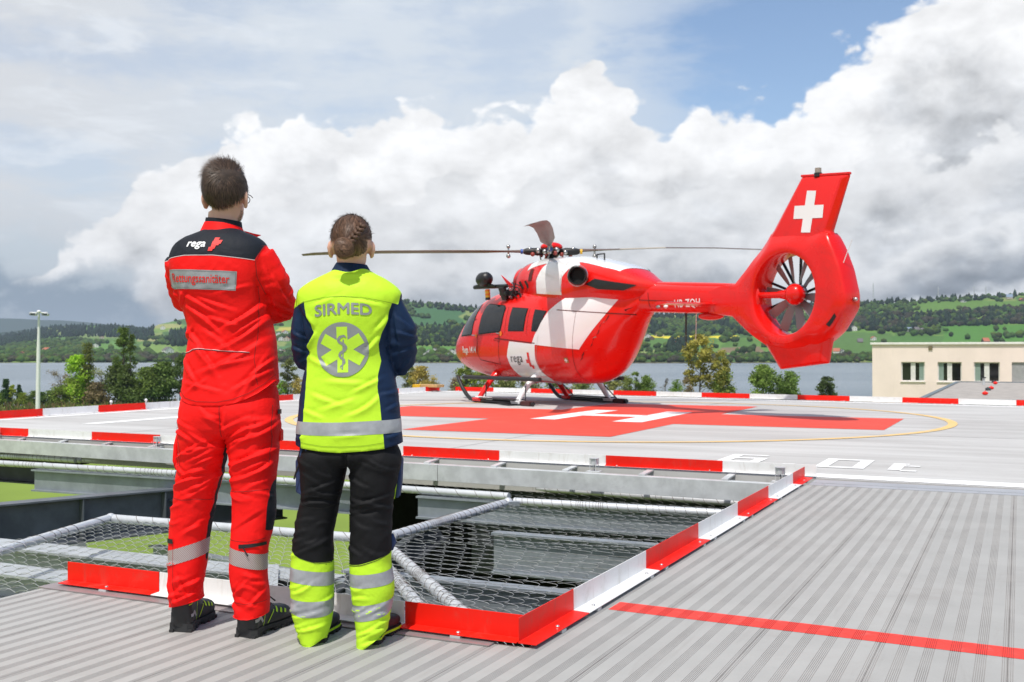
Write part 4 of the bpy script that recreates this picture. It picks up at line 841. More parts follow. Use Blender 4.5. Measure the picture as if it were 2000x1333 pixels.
for i in range(3):
    for j in range(4):
        mb = MB(); x = 4.7 + j*1.75; y = 3.5 + i*3.3; mb.prism([(x, y, ZR + .10), (x, y + 2.4, ZR + .55), (x, y + 2.4, ZR + .60), (x, y, ZR + .15)], (1.70, 0, 0)); pv = obj('solar_panel', mb, M_pv, lr)
        mb = MB()
        for q_ in range(1, 6): mb.prism([(x + 1.7*q_/6, y, ZR + .151), (x + 1.7*q_/6, y + 2.4, ZR + .601), (x + 1.7*q_/6, y + 2.4, ZR + .606), (x + 1.7*q_/6, y, ZR + .156)], (.02, 0, 0))
        mb.prism([(x, y - .02, ZR + .09), (x, y + .03, ZR + .10), (x, y + .03, ZR + .165), (x, y - .02, ZR + .155)], (1.70, 0, 0)); obj('frame', mb, M_galv, pv)
for i, (x, y, c_, lb) in enumerate(((1924, 772, 'r', 'red sandbag nearest the front edge of the low roof'), (1930, 763, 'k', 'dark block on the low roof between two red ones'), (1936, 761, 'r', 'red sandbag in the middle of the low roof'), (1944, 751, 'r', 'red sandbag farthest back on the low roof'), (1941, 748, 'k', 'dark block farthest back on the low roof'), (1921, 752, 'k', 'small grey vent pipe on the low roof'))):
    p = G(x, y, -.62); t = deck(empty('sandbag' if c_ == 'r' else 'ballast_block', p, label=lb, category='sandbag' if c_ == 'r' else 'block')); mb = MB()
    if c_ == 'r': mb.ball((0, 0, .07), (.12, .09, .075), 12, 8); obj('bag', mb, M_red, t, smooth=True); mb = MB(); mb.box((-.015, -.015, .13), (.015, .015, .18)); obj('knot', mb, M_red, t)
    elif i == 5: mb.tube([(0, 0, 0), (0, 0, .35)], .07, 10); obj('pipe', mb, M_galv, t); mb = MB(); mb.tube([(0, 0, .36), (0, 0, .42)], .13, 10); obj('cowl', mb, M_dark, t)
    else: mb.box((-.12, -.09, 0), (.12, .09, .12)); obj('block', mb, M_dark, t, bevel=.02); mb = MB(); mb.box((-.05, -.03, .121), (.05, .03, .15)); obj('grip', mb, M_dark, t)
# ================================================================ air
mb = MB(); mb.box((-9500, -60, ZL - 1.5), (9500, 13800, 420)); HZ = obj('haze', mb, bpy.data.materials.new('air'), kind='stuff', label='pale air between the deck and the far hills', category='haze')
m = HZ.data.materials[0]; m.use_nodes = True; nt = m.node_tree; nt.nodes.clear(); n = N(nt); v = n.n('ShaderNodeVolumePrincipled', {'Color': (.62, .74, .90, 1), 'Density': 6.0e-5, 'Anisotropy': .2}); n.n('ShaderNodeOutputMaterial', {'Volume': v.outputs[0]})
# ================================================================ HELICOPTER (X forward, Y to its left, Z up)
def cr(xs_, ys_, x):                                     # monotone-ish cubic through stations
    xs_ = np.asarray(xs_, float); ys_ = np.asarray(ys_, float); m = np.gradient(ys_, xs_)
    i = int(np.clip(np.searchsorted(xs_, x) - 1, 0, len(xs_) - 2)); h = xs_[i+1] - xs_[i]; t = (x - xs_[i])/h
    return (2*t**3 - 3*t*t + 1)*ys_[i] + (t**3 - 2*t*t + t)*h*m[i] + (-2*t**3 + 3*t*t)*ys_[i+1] + (t**3 - t*t)*h*m[i+1]
def se(c, s, n_):
    return math.copysign(abs(c)**(2/n_), c), math.copysign(abs(s)**(2/n_), s)
def body_loft(st, nx_=60, k=40, warp=None):
    """st rows: X, zc, halfwidth, htop, hbot, n_top, n_bot"""
    st = sorted(st); A = np.array(st); rings = []
    L = A[:, 0]; xs_ = []
    for i in range(len(L) - 1):
        m_ = max(2, int(nx_*(L[i+1] - L[i])/(L[-1] - L[0])) + 1); xs_ += list(np.linspace(L[i], L[i+1], m_, endpoint=False))
    xs_.append(L[-1])
    for x in xs_:
        zc, hw, ht, hb, nt_, nb = [cr(L, A[:, j], x) for j in range(1, 7)]
        hw, ht, hb = max(hw, .004), max(ht, .004), max(hb, .004); r = []
        for j in range(k):
            a = 2*math.pi*j/k; c, s = math.cos(a), math.sin(a); nn = nt_ if s >= 0 else nb; cc, ss = se(c, s, nn)
            r.append((x, hw*cc, zc + (ht if s >= 0 else hb)*ss))
        rings.append(r)
    mb = MB(); mb.loft(rings); return mb
def bvh_of(o, dg=None):
    dg = bpy.context.evaluated_depsgraph_get(); e = o.evaluated_get(dg); me = e.to_mesh(); vs = [v.co.copy() for v in me.vertices]; fs = [tuple(p.vertices) for p in me.polygons]; e.to_mesh_clear()
    return BVHTree.FromPolygons(vs, fs)
def slice_bm(bm, step):
    if not bm.verts: return
    for ax in (0, 1):
        lo = min(v.co[ax] for v in bm.verts); hi = max(v.co[ax] for v in bm.verts); c = lo + step
        while c < hi - 1e-6:
            no = [0, 0, 0]; no[ax] = 1; co = [0, 0, 0]; co[ax] = c
            bmesh.ops.bisect_plane(bm, geom=bm.verts[:] + bm.edges[:] + bm.faces[:], plane_co=co, plane_no=no); c += step
    bmesh.ops.triangulate(bm, faces=bm.faces[:])
def poly_bm(polys, step):
    bm = bmesh.new()
    for p in polys:
        vs = [bm.verts.new((u, w, 0)) for u, w in p]; f = bm.faces.new(vs)
    bmesh.ops.triangulate(bm, faces=bm.faces[:])
    slice_bm(bm, step); return bm
_TC = {}
def text_bm(s, size, bold=0.0, step=.02, sx=1.0, shear=0.0, space=1.0, font=None, arc=0.0):
    cu = bpy.data.curves.new('t', 'FONT'); cu.body = s; cu.size = size; cu.offset = bold; cu.align_x = 'CENTER'; cu.align_y = 'CENTER'; cu.shear = shear; cu.space_character = space; cu.resolution_u = 3
    o = bpy.data.objects.new('t', cu); COL.objects.link(o); dg = bpy.context.evaluated_depsgraph_get(); me = o.evaluated_get(dg).to_mesh()
    bm = bmesh.new(); bm.from_mesh(me); o.evaluated_get(dg).to_mesh_clear(); bpy.data.objects.remove(o); bpy.data.curves.remove(cu)
    for v in bm.verts: v.co.x *= sx; v.co.z = 0; v.co.y += arc*v.co.x**2
    slice_bm(bm, step); return bm
def drape(name, bm, bvh, origin, fmap, m, parent, off=.004, smooth_=True, thick=0.0, **kw):
    """lay a flat shape on a surface: fmap(u, w) -> start point; rays go along origin (direction)"""
    d = Vector(origin).normalized(); last = None
    for v in bm.verts:
        s = Vector(fmap(v.co.x, v.co.y)); h, nrm, i, ds = bvh.ray_cast(s, d, 6)
        if h is None:
            h, nrm, i, ds = bvh.find_nearest(s + d*(last if last else 1.5))
        else: last = ds
        nn = nrm if nrm.dot(d) < 0 else -nrm
        v.co = h + (nn*.7 - d*.3).normalized()*(off + v.co.z)
    me = bpy.data.meshes.new(name); bm.to_mesh(me); bm.free(); me.materials.append(m)
    if smooth_: me.polygons.foreach_set('use_smooth', [True]*len(me.polygons))
    o = bpy.data.objects.new(name, me); COL.objects.link(o); o.parent = parent
    if thick: md = o.modifiers.new('thickness', 'SOLIDIFY'); md.thickness = thick; md.offset = 0
    for k_, v_ in kw.items(): o[k_] = v_
    return o
HYAW = math.radians(122.5); HF = Vector((math.cos(HYAW), math.sin(HYAW), 0)); HL = Vector((-math.sin(HYAW), math.cos(HYAW), 0)); HO = Vector((.87, 23.6, .004))
def hx(px_, py_, Y=0.0):
    """(X, Z) on the plane Y=const of the airframe along the sight line of a photo pixel"""
    u = -(py_ - 666.5); d = Vector((px_ - 1000, F*math.cos(PITCH) - u*math.sin(PITCH), F*math.sin(PITCH) + u*math.cos(PITCH))); b = Vector((0, 0, CH))
    t = (Y - (b - HO).dot(HL))/d.dot(HL); p = b + d*t - HO
    return p.dot(HF), p.z
M_hred = mat('glossy_red_paint', (.72, .007, .004), .28, 0, .02, 1.2, coat=.3, spec=.3, dirt=((.30, .02, .012), 1.1, .35)); M_hwht = mat('glossy_white_paint', (.80, .80, .80), .25, 0, .02, 1.2, coat=.8)
M_hgl = mat('tinted_window', (.010, .011, .012), .06, 0, .3, 2.0, spec=.45); M_seam = mat('panel_gap', (.10, .008, .006), .8); M_seal = mat('window_seal', (.01, .01, .01), .6)
M_blade = mat('rotor_blade_grey_brown', (.13, .085, .07), .45, 0, .1, 1); M_blade2 = mat('rotor_blade_tan', (.42, .36, .28), .45, 0, .05, 1); M_org = mat('orange_marking', (.85, .20, .01), .4); M_yel = mat('yellow_band', (.80, .45, .02), .4)
M_titan = mat('heat_blackened_metal', (.015, .014, .014), .5, .3, .2, 6); M_steelb = mat('bare_metal', (.42, .41, .40), .3, .9, .1, 8); M_bladeg = mat('grey_fan_blade', (.22, .225, .235), .35, .2, .05, 3); M_int = mat('cabin_interior', (.006, .006, .006), .8)
H = empty('helicopter', HO, HYAW, label='red and white rescue helicopter with skids parked on the red cross, tail fan towards us', category='helicopter')
pod = body_loft([(-3.35, 2.16, .27, .25, .25, 2.6, 2.3), (-3.05, 2.12, .36, .33, .50, 2.6, 2.3), (-2.75, 2.05, .50, .42, .86, 2.7, 2.2), (-2.35, 1.85, .68, .62, 1.10, 2.8, 2.2), (-1.8, 1.6, .84, .88, 1.10, 2.9, 2.4), (-1.1, 1.45, .93, 1.03, 1.00, 3.0, 2.6),
   (0, 1.40, .96, 1.10, .96, 3.0, 2.8), (1.0, 1.38, .95, 1.16, .92, 2.8, 2.8), (1.7, 1.36, .93, 1.12, .85, 2.5, 2.7), (2.3, 1.32, .87, .98, .74, 2.3, 2.6), (2.8, 1.26, .77, .72, .60, 2.1, 2.4), (3.2, 1.20, .60, .44, .44, 2.0, 2.2), (3.48, 1.15, .36, .22, .26, 2.0, 2.0), (3.60, 1.13, .02, .02, .02, 2, 2)], 80, 48)
fus = obj('fuselage', pod, M_hred, H, smooth=True); BF = bvh_of(fus)
cow = body_loft([(-3.75, 2.36, .16, .06, .20, 2.2, 2), (-3.35, 2.38, .36, .20, .3, 2.4, 2), (-2.9, 2.42, .60, .36, .4, 2.5, 2), (-2.2, 2.45, .76, .52, .5, 2.6, 2), (-1.4, 2.45, .80, .66, .6, 2.7, 2.2), (-.6, 2.45, .74, .70, .6, 2.7, 2.2), (0.1, 2.45, .62, .70, .6, 2.8, 2.2), (.62, 2.43, .54, .62, .5, 3.0, 2.2), (.80, 2.42, .48, .52, .4, 3.0, 2.2), (.86, 2.42, .30, .30, .2, 3, 2)], 60, 40)
cw = obj('engine_cowling', cow, M_hred, H, smooth=True); BC = bvh_of(cw)
dome = body_loft([(.5, 2.45, .34, .30, .2, 2.2, 2), (.9, 2.45, .36, .34, .2, 2.2, 2), (1.3, 2.44, .30, .24, .2, 2.2, 2), (1.75, 2.36, .16, .12, .1, 2, 2), (1.95, 2.32, .02, .02, .02, 2, 2)], 20, 24); obj('intake_fairing', dome, M_hred, H, smooth=True)
boom = body_loft([(-6.35, 2.02, .17, .22, .22, 2.6, 2.6), (-5.7, 2.04, .19, .235, .235, 2.8, 2.8), (-4.5, 2.10, .225, .26, .27, 3.0, 3.0), (-3.3, 2.17, .26, .27, .285, 3.2, 3.0), (-2.75, 2.18, .27, .27, .29, 3.2, 3.0)], 24, 32)
bo = obj('tail_boom', boom, M_hred, H, smooth=True); BB = bvh_of(bo)
mb = MB(); mb.loft([[(x, y*1.03, 2.18 + (z - 2.18)*1.03) for x, y, z in [(X0, .268*se(math.cos(a), math.sin(a), 3.1)[0], 2.18 + .28*se(math.cos(a), math.sin(a), 3.1)[1]) for a in np.linspace(0, 2*math.pi, 33)[:-1]]] for X0 in (-3.02, -2.99)], cap=False); obj('boom_joint_ring', mb, M_seam, H, smooth=True)
# drive shaft cover along the top of the boom
sc = body_loft([(-6.0, 2.24, .05, .05, .05, 2, 2), (-5.4, 2.27, .10, .07, .06, 2.4, 2), (-3.2, 2.42, .13, .07, .08, 2.4, 2), (-2.9, 2.44, .13, .07, .08, 2.4, 2)], 20, 16); obj('drive_shaft_cover', sc, M_hred, H, smooth=True)
LFT = (0, -1, 0)
def side(px_pts, Y): return [hx(x, y, Y) for x, y in px_pts]
def patch(name, pts, bvh, m, parent, Y=.9, off=.005, step=.08, both=True, px_=True):
    P2 = side(pts, Y) if px_ else pts
    o = drape(name, poly_bm([P2], step), bvh, (0, -1, 0), lambda u, w: (u, 3, w), m, parent, off)
    if both: drape(name, poly_bm([P2], step), bvh, (0, 1, 0), lambda u, w: (u, -3, w), m, parent, off)
    return o
patch('white_door_panel', [(997, 667), (1046, 673), (1044, 702), (1046, 727), (1054, 748), (1000, 738), (993, 715), (991, 696)], BF, M_hwht, fus, .93)
patch('white_livery_panel', [(1046, 673), (1121, 683), (1176, 580), (1101, 577), (1087, 592), (1074, 608), (1062, 633), (1052, 655)], BF, M_hwht, fus, .85, step=.06)
cwp = [(1049, 574), (1047, 548), (1054, 524), (1064, 505), (1112, 505), (1128, 519), (1112, 526), (1103, 542), (1102, 577)]
patch('white_cowling_panel', cwp, BC, M_hwht, cw, .72, step=.05, off=.006)
# white roof of the cowling
roofp = [(-2.95, -.42), (-2.6, -.52), (-1.2, -.60), (.12, -.55), (.12, .55), (-1.2, .60), (-2.6, .52), (-2.95, .42)]
drape('white_roof_panel', poly_bm([roofp], .08), BC, (0, 0, -1), lambda u, w: (u, w, 5), M_hwht, cw, .007)
# windows with seals
def window(pts, Y=.9):
    P2 = side(pts, Y); cx = sum(p[0] for p in P2)/len(P2); cz = sum(p[1] for p in P2)/len(P2)
    big = [(cx + (x - cx)*1.07, cz + (z - cz)*1.07) for x, z in P2]
    for sgn in (-1, 1):
        s = drape('window_seal', poly_bm([big], .1), BF, (0, sgn, 0), lambda u, w: (u, -3*sgn, w), M_seal, fus, .004)
        drape('window', poly_bm([P2], .1), BF, (0, sgn, 0), lambda u, w: (u, -3*sgn, w), M_hgl, s, .012)
window([(903, 656), (907, 633), (915, 611), (926, 598), (933, 596), (929, 653)], .80)
window([(936, 652), (938, 618), (941, 600), (946, 595), (979, 598), (983, 603), (981, 630), (978, 647)], .93)
window([(995, 646), (998, 602), (1028, 604), (1024, 646)], .93); window([(1040, 646), (1043, 606), (1064, 609), (1057, 630), (1050, 647)], .93)
# windscreen draped from the front
for s in (-1, 1):
    w_ = [(s*.06, 1.22), (s*.62, 1.30), (s*.70, 1.75), (s*.52, 2.18), (s*.06, 2.22)]
    o = drape('windscreen', poly_bm([w_ if s > 0 else w_[::-1]], .08), BF, (-1, 0, 0), lambda u, w: (6, u, w), M_hgl, fus, .008)
    w_ = [(s*.06, .75), (s*.30, .78), (s*.34, .98), (s*.06, 1.00)]; drape('chin_window', poly_bm([w_], .08), BF, (-1, 0, 0), lambda u, w: (6, u, w), M_hgl, fus, .008)
def line(pts, w=.014, bvh=BF, Y=.93, m=M_seam, parent=None, both=False, px_=True, name='panel_seam'):
    P2 = side(pts, Y) if px_ else pts
    for a, b in zip(P2[:-1], P2[1:]):
        a, b = Vector(a), Vector(b); d = (b - a).normalized(); nn = Vector((-d.y, d.x))*w/2
        patch(name, [tuple(a - nn), tuple(b - nn), tuple(b + nn), tuple(a + nn)], bvh, m, parent or fus, off=.007, both=both, px_=False)
line([(933, 655), (932, 690), (936, 703), (974, 712), (977, 650)]); line([(968, 661), (1046, 671)], .02); line([(978, 655), (978, 668), (966, 664)], .012)
line([(1100, 606), (1240, 617)], .018, Y=.7); line([(1222, 625), (1212, 650), (1198, 690), (1180, 722), (1166, 745)], .020, Y=.5); line([(1240, 586), (1330, 590), (1400, 594)], .014, bvh=BB, Y=.26, parent=bo); line([(1265, 572), (1268, 606)], .014, bvh=BB, Y=.26, parent=bo); line([(1400, 566), (1402, 612)], .014, bvh=BB, Y=.22, parent=bo)
line([(908, 632), (932, 624)], .02, m=M_seal, Y=.85); line([(921, 627), (919, 653)], .02, m=M_seal, Y=.85); line([(905, 657), (985, 653)], .008); line([(1049, 576), (1049, 540)], .010, bvh=BC, Y=.7, parent=cw); line([(1103, 577), (1103, 512)], .010, bvh=BC, Y=.7, parent=cw); line([(1053, 655), (1046, 700), (1048, 730)], .008, m=M_steelb); line([(990, 600), (988, 650)], .008); line([(1033, 603), (1030, 652)], .008); line([(1120, 610), (1112, 690), (1105, 745)], .008, Y=.85)
for (x, y) in ((1214, 645), (1200, 683), (1182, 718)):
    X_, Z_ = hx(x, y, .5); patch('hinge', [(X_ - .07, Z_ - .012), (X_ + .07, Z_ - .02), (X_ + .07, Z_ + .01), (X_ - .07, Z_ + .016)], BF, M_steelb, fus, off=.012, both=False, px_=False)
for (x, y, r_) in ((930, 656, .045), (980, 652, .055)):
    X_, Z_ = hx(x, y, .93); patch('handle_marking', [(X_ + r_*math.cos(a), Z_ + r_*math.sin(a)) for a in np.linspace(0, 2*math.pi, 17)[:-1]], BF, M_org, fus, off=.010, px_=False)
    h_, _, _, _ = BF.ray_cast(Vector((X_, 3, Z_)), Vector((0, -1, 0))); mb = MB(); mb.tube([h_ + Vector((.02, .02, 0)), h_ + Vector((.13, .045, .015))], .012, 8); obj('door_handle', mb, M_steelb, fus)
# lettering
def lettering(s, px_, py_, Y, size, m, bvh, parent, bold=.0, sx=1.0, right=True, **k):
    X_, Z_ = hx(px_, py_, Y)
    drape('lettering', text_bm(s, size, bold, .06, sx, **k), bvh, (0, -1, 0), lambda u, w: (X_ - u, 3, Z_ + w), m, parent, .014)
M_ink = mat('black_lettering', (.012, .012, .012), .5)
lettering('Rega 1414', 916, 684, .90, .21, M_hwht, BF, fus, .003, .80, space=1.06); lettering('rega', 1008, 700, .94, .27, M_ink, BF, fus, .0, .92, space=1.1); lettering('HB-ZQH', 1341, 593, .24, .20, M_hwht, BB, bo, .003, .86, space=1.08)
X_, Z_ = hx(1032, 706, .93)
for i, (a, b) in enumerate(((0, 1.5), (-1, .5), (1, .5), (0, -.5), (-1, 1.5) if False else (0, .5), (-.0, -1.5) if False else (1, -1.5))): pass
s_ = .075; sq = [(-.5, 1.5), (-.5, .5), (.5, .5), (-.5, -.5), (.5, -.5) if False else (.4, -.45), (.5, -1.5)]
for (a, b) in ((0, 2), (0, 1), (-1, 0), (0, 0) if False else (0, -.0), (0, -1), (1, -1.6)):
    u0 = X_ - (a*s_); w0 = Z_ + b*s_; patch('logo_square', [(u0 - s_/2, w0 - s_/2), (u0 + s_/2, w0 - s_/2), (u0 + s_/2, w0 + s_/2), (u0 - s_/2, w0 + s_/2)], BF, M_hred, fus, off=.011 + .0005*a, both=False, px_=False)
X_, Z_ = hx(1098, 704, .88); q_ = .05
patch('flag_field', [(X_ - q_, Z_ - q_), (X_ + q_, Z_ - q_), (X_ + q_, Z_ + q_), (X_ - q_, Z_ + q_)], BF, mat('flag_border', (.35, .22, .06), .5), fus, off=.009, both=False, px_=False)
for pts in ([(-.012, -.036), (.012, -.036), (.012, .036), (-.012, .036)], [(-.036, -.012), (.036, -.012), (.036, .012), (-.036, .012)]): patch('flag_cross', [(X_ + a, Z_ + b) for a, b in pts], BF, M_hwht, fus, off=.014, both=False, px_=False)
# ---------------------------------------------------------------- fenestron, fin
FC = Vector((-7.00, 0, 2.06)); FR = .665
def cpx(l): return [hx(x, y, 0) for x, y in l]
outl = cpx([(1440, 617), (1395, 616), (1390, 562), (1444, 560), (1470, 527), (1493, 492), (1512, 455), (1560, 452), (1627, 455), (1641, 485), (1656, 525), (1667, 575), (1666, 603), (1640, 647), (1618, 668), (1585, 686), (1545, 690), (1510, 682), (1478, 655)])
def ray_out(a):
    d = Vector((math.cos(a), math.sin(a))); best = 2.0; c = Vector((FC.x, FC.z))
    for i in range(len(outl)):
        p, q = Vector(outl[i]) - c, Vector(outl[(i+1) % len(outl)]) - c; e = q - p; den = d.x*e.y - d.y*e.x
        if abs(den) < 1e-9: continue
        t = (p.x*e.y - p.y*e.x)/den; s = (p.x*d.y - p.y*d.x)/den
        if t > 0 and -1e-6 <= s <= 1 + 1e-6: best = t if best == 2.0 else max(best, t)
    return best
K = 96; prof_n = 14; mb = MB(); rings = []
for i in range(K):
    a = 2*math.pi*i/K; ro = ray_out(a); d = Vector((math.cos(a), 0, math.sin(a)))
    rear = max(0, -math.cos(a)); te = .04 + .13*smooth((rear - .35)*2.2); te = max(te, .06 + .10*smooth(math.cos(a)*2 - .8)); w = .24
    pr = [(FR, -w*.75), (FR, w*.75), (FR + .02, w*.93), (FR + .06, w), (FR + .14, w*.97), (FR + (ro - FR)*.55, w*.75 + te*.25), (ro - .05, te*1.08 + .02), (ro - .012, te), (ro, te*.85), (ro, -te*.85), (ro - .012, -te), (ro - .05, -te*1.08 - .02), (FR + (ro - FR)*.55, -w*.75 - te*.25), (FR + .14, -w*.97), (FR + .06, -w), (FR + .02, -w*.93)]
    rings.append([FC + d*r_ + Vector((0, y, 0)) for r_, y in pr])
rings.append(rings[0]); mb.loft(rings, cap=False); fen = obj('fan_shroud', mb, M_hred, H, smooth=38)
def slab(name, pts, t0, t1, m, parent, bev=.02, n_=None):
    """plate with outline pts (X,Z), half thickness t0 at the first two points fading to t1"""
    mb = MB(); k = len(pts); zs = [p[1] for p in pts]; lo, hi = min(zs), max(zs)
    f = lambda z: t0 + (t1 - t0)*(z - lo)/(hi - lo)
    cx = sum(p[0] for p in pts)/k; cz = sum(p[1] for p in pts)/k
    top = [(x, f(z)*.35, z) for x, z in pts] + [(cx + (x - cx)*.84, f(z), cz + (z - cz)*.93) for x, z in pts]
    vs = top + [(x, -y, z) for x, y, z in top]
    fs = [(i, (i+1) % k, k + (i+1) % k, k + i) for i in range(k)] + [tuple(range(k, 2*k))] + [(2*k + i, 3*k + i, 3*k + (i+1) % k, 2*k + (i+1) % k) for i in range(k)] + [tuple(range(4*k - 1, 3*k - 1, -1))] + [(i, 2*k + i, 2*k + (i+1) % k, (i+1) % k) for i in range(k)]
    mb.add(vs, fs); return obj(name, mb, m, parent, smooth=30, bevel=bev)
fin = slab('tail_fin', cpx([(1514, 452), (1503, 470), (1560, 475), (1632, 468), (1626, 452), (1661, 341), (1568, 346)]), .12, .05, M_hred, H)
mb = MB(); mb.add([(*[hx(x, y, .0)[0]], s*.03, hx(x, y, 0)[1] + dz) for x, y in ((1566, 347), (1661, 341)) for s in (-1, 1) for dz in (0, .04)], [(0, 1, 3, 2), (4, 6, 7, 5), (0, 4, 5, 1), (2, 3, 7, 6), (1, 5, 7, 3), (0, 2, 6, 4)]); obj('tip_cap', mb, M_hred, fin, bevel=.01)
BFn = bvh_of(fin)
for pts in ([(1577, 373), (1595, 373), (1592.5, 401.3), (1611, 400.5), (1610, 426), (1590, 427), (1587, 455), (1569, 455), (1571.5, 428), (1553, 428.5), (1554, 403), (1574.3, 402)],):
    patch('white_cross', pts, BFn, M_hwht, fin, Y=.06, off=.006, step=.2)
bum = slab('tail_bumper', cpx([(1493, 664), (1526, 722), (1619, 710), (1627, 655), (1560, 650)]), .07, .14, M_hred, H)
patch('tail_slot', [(1634, 645), (1650, 622), (1654, 630), (1640, 651)], BVHTree.FromPolygons([Vector(v) for v in mb.v], mb.f) if False else bvh_of(fen), M_int, fen, Y=.1, both=False)
mb = MB(); g0 = hx(1548, 575, .12); mb.ball((g0[0], .06, g0[1]), (.175, .16, .175), 24, 14); mb.tube([(g0[0] + .10, .07, g0[1]), (g0[0] + .35, .07, g0[1] + .01)], [.10, .06], 14); mb.tube([(g0[0] + .3, .07, g0[1]), (FC.x + FR + .03, .08, g0[1] + .02)], [.055, .05], 12); hub = obj('fan_gearbox', mb, M_hred, fen, smooth=50)
mb = MB(); mb.tube([(FC.x, -.19, FC.z), (FC.x, -.02, FC.z)], [.17, .19], 24); mb.tube([(FC.x, -.24, FC.z), (FC.x, -.19, FC.z)], [.12, .17], 24); obj('fan_hub', mb, M_bladeg, fen, smooth=40)
ang = [8, 50, 78, 112, 140, 188, 222, 258, 296, 330]
for i, a in enumerate(ang):
    a = math.radians(a); d = Vector((math.cos(a), 0, math.sin(a))); t = Vector((-math.sin(a), 0, math.cos(a))); rg = []
    for r_, c_, tw in ((.17, .09, .8), (.30, .14, .55), (.50, .16, .42), (.648, .155, .36)):
        ax = t*math.cos(tw) + Vector((0, 1, 0))*math.sin(tw); nn = d.cross(ax); c0 = FC + d*r_ + Vector((0, -.09, 0))
        rg.append([c0 + ax*c_*.5 + nn*0, c0 + nn*.008, c0 - ax*c_*.5, c0 - nn*.008])
    mb = MB(); mb.loft(rg); obj('fan_blade', mb, M_bladeg, fen, smooth=30)
for i in range(10):
    a = math.radians(20 + i*36); d = Vector((math.cos(a), 0, math.sin(a))); t = Vector((-math.sin(a), 0, math.cos(a))); c0 = FC + Vector((0, -.20, 0)); mb = MB()
    mb.prism([c0 + d*.12 + t*.02, c0 + d*(FR + .01) + t*.02, c0 + d*(FR + .01) - t*.02, c0 + d*.12 - t*.02], (0, .03, 0)); obj('stator_vane', mb, M_black, fen)
x0, z0 = hx(1598, 342, 0); mb = MB(); mb.tube([(x0, 0, z0 - .03), (x0, 0, z0 + .03)], .065, 14); b_ = obj('beacon', mb, M_black, fin, smooth=40); mb = MB(); mb.tube([(x0, 0, z0 + .03), (x0, 0, z0 + .11)], .052, 14); obj('lens', mb, mat('beacon_glass', (.30, .26, .22), .2), b_, smooth=40)
x0, z0 = hx(1667, 585, 0); mb = MB(); mb.ball((x0 - .03, 0, z0), (.05, .035, .035), 12, 8); obj('tail_light', mb, M_steelb, fen, smooth=True)
mb = MB(); p0 = hx(1649, 516, .02); p1 = hx(1667, 468, .02); mb.tube([(p0[0], .05, p0[1]), (p1[0], .05, p1[1])], .007, 6); obj('static_wick', mb, M_hwht, fen)
# horizontal stabiliser
mb = MB(); rg = []
for y in (-1.28, -1.2, 0, 1.2, 1.28):
    c_ = .36 if abs(y) > 1.25 else .42; z = 1.965; x = -5.20
    rg.append([(x + c_*.5*math.cos(a) , y, z + .028*math.sin(a)*(1 + .5*math.cos(a))) for a in np.linspace(0, 2*math.pi, 17)[:-1]])
mb.loft(rg); obj('horizontal_stabiliser', mb, M_hred, H, smooth=40)
x0, z0 = hx(1389, 620, 0); mb = MB(); mb.ball((x0, 0, z0 + .02), (.32, .12, .075), 20, 10); obj('belly_fairing', mb, M_hred, bo, smooth=True)
for px0, y0_, px1, y1_, r_, m_, nm in ((1340, 612, 1340, 675, .016, M_black, 'blade_antenna'), (1360, 612, 1359, 664, .006, M_hwht, 'whip_antenna'), (1291, 569, 1277, 547, .008, M_hwht, 'whip_antenna')):
    a, b = hx(px0, y0_, 0), hx(px1, y1_, 0); mb = MB(); mb.tube([(a[0], 0 if y0_ > 600 else .1, a[1]), (b[0], 0 if y0_ > 600 else .1, b[1])], [r_*1.3, r_*.6], 8); obj(nm, mb, m_, bo)
a = hx(1287, 600, .27); 
for dx_, m_, nm in ((0, M_steelb, 'position_light'), (-.22, M_hwht, 'static_port')): mb = MB(); mb.ball((a[0] + dx_, .29, a[1]), (.06, .03, .035), 10, 6); obj(nm, mb, m_, bo, smooth=True)
# ---------------------------------------------------------------- exhausts
def nozzle(sg, p, d, r_):
    d = Vector(d).normalized(); p = Vector(p); mb = MB(); K_ = 24
    prof = [(-.35, r_*.85), (0, r_), (.02, r_), (.02, r_*.86), (-.25, r_*.72)]
    u = d.orthogonal().normalized(); w = d.cross(u)
    mb.loft([[p + d*s + (u*math.cos(a) + w*math.sin(a))*q for a in np.linspace(0, 2*math.pi, K_ + 1)[:-1]] for s, q in prof], cap=False); o = obj('exhaust', mb, M_titan, cw, smooth=35)
    mb = MB(); mb.loft([[p + d*s + (u*math.cos(a) + w*math.sin(a))*q for a in np.linspace(0, 2*math.pi, K_ + 1)[:-1]] for s, q in ((-.06, r_*1.10), (-.02, r_*1.14), (.0, r_*1.06))], cap=False); obj('rim', mb, M_steelb, o, smooth=35)
    mb = MB(); mb.tube([p - d*.34, p - d*.10], r_*.84, 20); obj('inner_duct', mb, M_int, o); 
x0, z0 = hx(1140, 541, .80); nozzle(1, (x0 + .05, .92, z0 + .02), (-.60, .80, .02), .19); nozzle(-1, (x0 + .05, -.92, z0 + .02), (-.60, -.80, .02), .19)
for sgn in (1, -1):
    mb = MB(); q_ = [hx(*p, .72) for p in ((1146, 556), (1160, 545), (1214, 556), (1198, 567), (1165, 565))]
    drape('exhaust_heat_shield', poly_bm([q_], .06), BC, (0, -sgn, 0), lambda u, w: (u, sgn*3, w), M_black, cw, .012)
x0, z0 = hx(1227, 541, -.45); nozzle(-1, (x0 + .2, -.62, z0 - .02), (-.85, .35, .1), .14)
mb = MB()
for sx_ in (-1.98, -2.12): pass
mb.tube([(-1.9, .18, 3.02), (-1.9, .18, 3.11), (-2.15, .18, 3.11), (-2.15, .18, 2.98)], .016, 6); obj('roof_handle', mb, M_black, cw)
